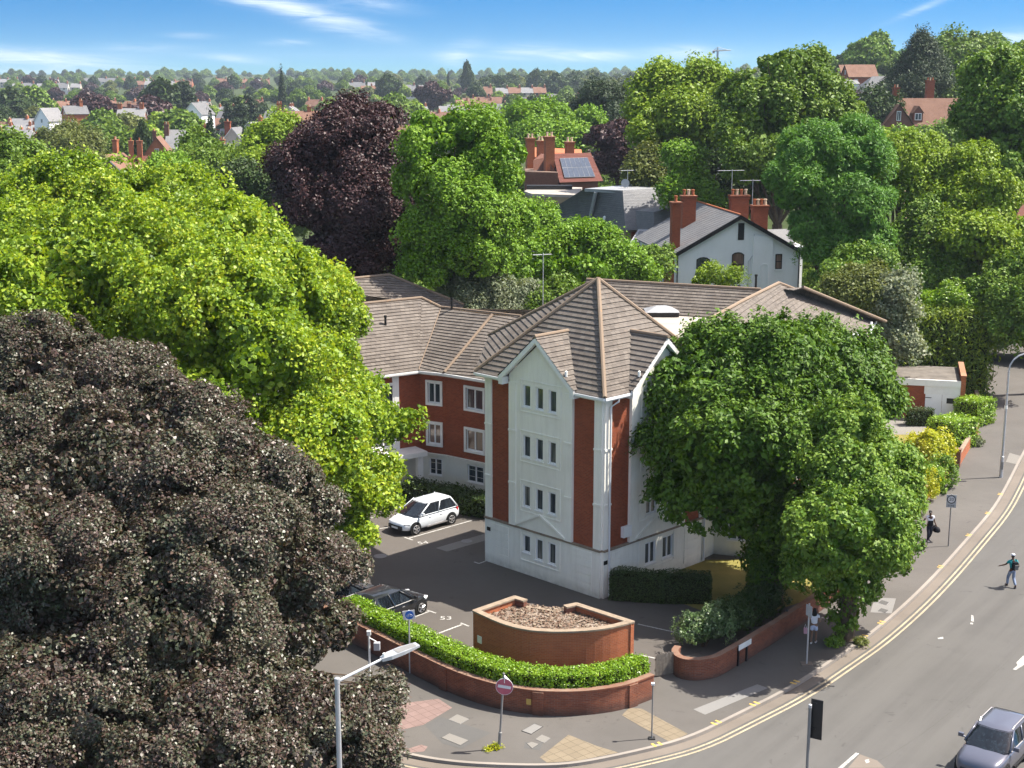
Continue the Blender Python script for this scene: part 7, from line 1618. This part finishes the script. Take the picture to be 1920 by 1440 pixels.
# crane
p = D(1345, 118, 950); cr_ = thing('tower_crane', 'far-off grey tower crane on the skyline', 'crane', (p.x, p.y, gz(p.x, p.y))); ht = D(1345, 95, 950).z-cr_.location.z
mb = MB(); mb.box((0, 0, ht/2), (1.2, 1.2, ht)); mb.build('mast', 'crane_grey', cr_)
mb = MB(); mb.path([(-3, 0, ht), (8.5, 0, ht+.3)], [.6, .35], 4); mb.build('jib', 'crane_grey', cr_)
mb = MB(); mb.tube((0, 0, ht), (0, 0, ht+2.4), .5, .2, 4); mb.path([(-3, 0, ht+.2), (0, 0, ht+2.3), (6, 0, ht+.6)], .15, 4); mb.build('tie', 'crane_grey', cr_)
mb = MB(); mb.box((-2.6, 0, ht-.8), (1.4, 1, 1.6)); mb.build('counterweight', 'concrete', cr_)
# ---------------------------------------------------------------- far town: houses of a few kinds and scattered trees
def far_house_mesh(name, wall, roof, lx, ly, eave, ridge, chim=1):
    mb = MB(); a, b = lx/2, ly/2; mb.prism([(-a, -b), (a, -b), (a, b), (-a, b)], -2, eave, 0)
    for s_ in (-1, 1): q = [(s_*a, -b, eave), (s_*a, b, eave), (s_*a, 0, ridge-.1)]; mb.poly(q if s_ > 0 else q[::-1], 0)
    sl = (ridge-eave)/b; o_ = .35
    mb.poly([(-a-.2, -b-o_, eave-o_*sl), (a+.2, -b-o_, eave-o_*sl), (a+.2, 0, ridge), (-a-.2, 0, ridge)], 1); mb.poly([(a+.2, b+o_, eave-o_*sl), (-a-.2, b+o_, eave-o_*sl), (-a-.2, 0, ridge), (a+.2, 0, ridge)], 1)
    for c in range(chim): mb.box((a*.85*(1 if c == 0 else -1), 0, ridge+.1), (.9, 1.5, 2.2), 0, 2); mb.lathe((a*.85*(1 if c == 0 else -1), 0, ridge+1.2), [(.3, 0), (.25, .6)], 6, 3)
    for k in range(2):
        for i in range(2):
            x = -a/2+i*a; z = 1+k*2.7
            for y_, s_ in ((-b-.02, 1), (b+.02, -1)):
                q = [(x-.6, y_, z), (x+.6, y_, z), (x+.6, y_, z+1.4), (x-.6, y_, z+1.4)]; mb.poly(q if s_ > 0 else q[::-1], 4)
    for s_ in (-1, 1): q = [(s_*(a+.02), -.5, eave-1.9), (s_*(a+.02), .5, eave-1.9), (s_*(a+.02), .5, eave-.4), (s_*(a+.02), -.5, eave-.4)]; mb.poly(q if s_ > 0 else q[::-1], 4)
    o = mb.build(name, [wall, roof, 'brick_orange', 'pot_buff', 'glass']); me = o.data; COL.objects.unlink(o); bpy.data.objects.remove(o); return me
HK = [('terraced_house', 'distant pale rendered house with a grey slate roof', far_house_mesh('terraced_house', 'far_render', 'slate_pale', 7, 8.5, 5.4, 8.2, 1), 'far pale slate houses'),
      ('terraced_house', 'distant red brick terraced house with a brown roof', far_house_mesh('terraced_house', 'brick_orange', 'tile_brown', 7, 8.5, 5.4, 8.4, 1), 'far brick slate houses'),
      ('detached_house', 'distant brick house with a brown tiled roof', far_house_mesh('detached_house', 'brick_orange', 'tile_brown', 10, 8, 5.4, 9, 2), 'far brick tiled houses'),
      ('detached_house', 'distant white house with a pale roof', far_house_mesh('detached_house', 'far_white', 'slate_grey', 10, 8, 5.2, 8.6, 1), 'far white houses')]
hn = 0
def far_house(k, x, y, rot, s=1.):
    global hn
    nm, lb, me, g = HK[k]; o = bpy.data.objects.new(nm, me); COL.objects.link(o); o.location = (x, y, gz(x, y)-.2); o.rotation_euler = (0, 0, rot); o.scale = (s, s, s); setp(o, lb, 'house', g); hn += 1
occ = []
TERR = [(-.365, -.30, 452, 0.03, 0), (-.36, -.285, 505, .05, 0), (-.355, -.30, 560, .02, 1), (-.18, -.155, 430, .1, 0), (-.195, -.14, 520, .08, 0), (-.27, -.245, 585, .0, 1), (-.02, .05, 640, .05, 0), (-.04, .08, 780, .04, 0), (-.03, .09, 880, .06, 1), (-.34, -.29, 1350, .08, 0), (-.26, -.22, 1500, .03, 1), (-.36, -.31, 1650, .1, 0), (-.2, -.16, 1620, .12, 1), (-.29, -.25, 1700, .0, 0), (-.12, -.08, 1300, .04, 0), (-.1, -.05, 1120, .15, 1), (-.02, .02, 1020, .1, 0), (.03, .08, 940, .1, 0)]
def free(x, y, r_):
    for a, b, c in occ:
        if (a-x)**2+(b-y)**2 < (c+r_)**2: return False
    occ.append((x, y, r_)); return True
for u, Y in ((297, 330), (350, 348), (213, 300), (272, 305), (436, 330), (443, 360), (42, 325), (485, 380), (560, 420), (247, 500), (372, 480), (92, 480), (140, 470)):
    p = D(u, 300, Y); occ.append((p.x, Y, 9))
rows = [(370, -.41, -.2, .5), (395, -.40, -.16, .5), (440, -.38, -.12, .6), (490, -.39, -.10, .62), (545, -.38, .02, .5), (610, -.38, .05, .5), (680, -.38, .1, .45), (760, -.38, .1, .5), (850, -.38, .12, .55), (950, -.38, .05, .55), (1060, -.38, .0, .5), (1200, -.38, -.02, .5), (1380, -.38, -.02, .55), (1580, -.38, -.02, .5)]
for a0, a1, Y, rot, k in TERR:
    x = a0*Y; gapn = 0
    while x < a1*Y:
        if random.random() < .86:
            kk = k if random.random() < .6 else random.choice([0, 1, 2, 3]); s_ = 1 if Y < 1000 else 1.25
            yy_ = Y+(x-a0*Y)*rot
            if free(x, yy_, 3.4): far_house(kk, x, yy_, rot, s_)
            x += 7.05*(1 if kk < 2 else 1.5)*s_
        else: x += random.uniform(5, 14)
KT = ['green', 'green', 'dark', 'bright', 'olive', 'green', 'dark', 'purple']
for Y, a0, a1, ph_ in rows:
    x = a0*Y; ph_ = min(.72, ph_*1.25)
    while x < a1*Y:
        if random.random() < ph_ and hn < 290:
            k = random.choice([0, 0, 0, 1, 1, 2, 3]); n_h = random.randint(2, 6) if k < 2 else 1; rot = random.choice([0, 0, 1.57, .3, -.3])+random.uniform(-.12, .12); st_ = 7.05 if k < 2 else 13
            for i in range(n_h):
                xx, yy_ = x+math.cos(rot)*st_*i, Y+math.sin(rot)*st_*i+random.uniform(-1, 1)*0
                if free(xx, yy_, 3.4 if k < 2 else 6): far_house(k, xx, yy_, rot, 1+.0)
            x += abs(math.cos(rot))*st_*n_h+random.uniform(3, 9)+Y*.004
        else:
            if far_n < 285:
                s_ = random.uniform(.5, 1.0)*(1+Y*.00022); yy_ = Y+random.uniform(-20, 20)
                if not (x/Y < -.285 and Y < 560) and free(x, yy_, 4*s_): far_tree(random.choice(KT), x, yy_, s_, random.uniform(.85, 1.15))
            x += random.uniform(5, 11)+Y*.006
# far woods and tree belts that read as one mass
def wood(name, label, spots, kinds):
    VV, QQ, off = [], [], 0
    for x, y, s_, sz in spots:
        me = KIND[random.choice(kinds)][2]; n_ = len(me.polygons)
        co = np.empty(len(me.vertices)*3, np.float32); me.vertices.foreach_get('co', co); co = co.reshape(-1, 3)
        lv = np.empty(len(me.loops), np.int32); me.loops.foreach_get('vertex_index', lv); Q = lv.reshape(-1, 4)
        keep = rs.rand(len(Q)) < .55; Q = Q[keep]
        a = random.uniform(0, 6.28); c, s2 = math.cos(a), math.sin(a)
        W2_ = np.stack([co[:, 0]*c-co[:, 1]*s2, co[:, 0]*s2+co[:, 1]*c, co[:, 2]*sz], 1)*s_+np.array([x, y, gz(x, y)-(.5 if y < 600 else 3.2*s_)])
        VV.append(W2_[Q.ravel()]); QQ.append(np.arange(len(Q)*4).reshape(-1, 4)+off); off += len(Q)*4
    return VV, QQ
def woodobj(name, label, spots, kinds, leaf):
    VV, QQ = wood(name, label, spots, kinds); o = npmesh(name, np.concatenate(VV), np.concatenate(QQ), leaf); setp(o, label, 'woodland', None, 'stuff'); return o
def spots(n_, xf, yf, s0, s1): return [(xf(), yf(), random.uniform(s0, s1), random.uniform(.85, 1.2)) for _ in range(n_)]
def wspots(n_, y0, y1, a0, a1, s0, s1):
    out = []
    for _ in range(n_): y = random.uniform(y0, y1); out.append((random.uniform(a0, a1)*y, y, random.uniform(s0, s1), random.uniform(.85, 1.2)))
    return out
woodobj('distant_woodland', 'distant wooded ridge of mid green trees along the skyline', wspots(300, 2200, 3000, -.40, .40, .9, 1.7)+wspots(60, 1950, 2250, -.38, .1, .8, 1.3), ['green', 'dark', 'olive'], 'leaf_mid')
woodobj('distant_woodland', 'distant darker wooded hill in the middle of the skyline', wspots(120, 1060, 1420, -.02, .16, 1.1, 1.7)+wspots(80, 2100, 2700, -.40, .40, .9, 1.5), ['dark', 'green'], 'leaf_dark')
woodobj('distant_woodland', 'lighter trees scattered between the far rooftops and the middle hill', wspots(90, 1380, 2100, -.39, .02, .55, .95)+wspots(40, 1120, 1300, .0, .17, 1.0, 1.6)+wspots(24, 980, 1250, -.38, .0, .6, 1.0), ['bright', 'green'], 'leaf_olive')
woodobj('distant_woodland', 'tree mass filling the slope behind the large trees on the right', [q_ for q_ in wspots(90, 250, 640, .06, .42, .9, 1.4) if not (.20 < q_[0]/q_[1] < .335 and q_[1] < 500)]+wspots(30, 600, 1000, .12, .42, 1., 1.5), ['green', 'dark', 'bright'], 'leaf_lime')
woodobj('garden_trees', 'mass of garden trees hidden behind the foreground crowns', [(x, y, random.uniform(.55, .85), 1) for x, y in [(random.uniform(-75, -30), random.uniform(95, 170)) for _ in range(26)]+[(random.uniform(-30, 6), random.uniform(118, 150)) for _ in range(14)]+[(random.uniform(30, 66), random.uniform(126, 165)) for _ in range(22)]+[(random.uniform(-60, 40), random.uniform(205, 290)) for _ in range(36)]], ['fine'], 'leaf_mid')
# ---------------------------------------------------------------- air
mt = bpy.data.materials.new('haze'); mt.use_nodes = True; mt.node_tree.nodes.clear()
n, m, mix, ramp, Lk = nt(mt.node_tree)
vol = n('ShaderNodeVolumePrincipled', i={'Color': (.72, .84, 1.0, 1), 'Density': .00009, 'Anisotropy': .2}); ou = n('ShaderNodeOutputMaterial'); Lk.new(vol.outputs[0], ou.inputs['Volume'])
mb = MB(); mb.box((0, 2550, 55), (8400, 5400, 130)); o = mb.build('haze', mt); setp(o, kind='stuff')
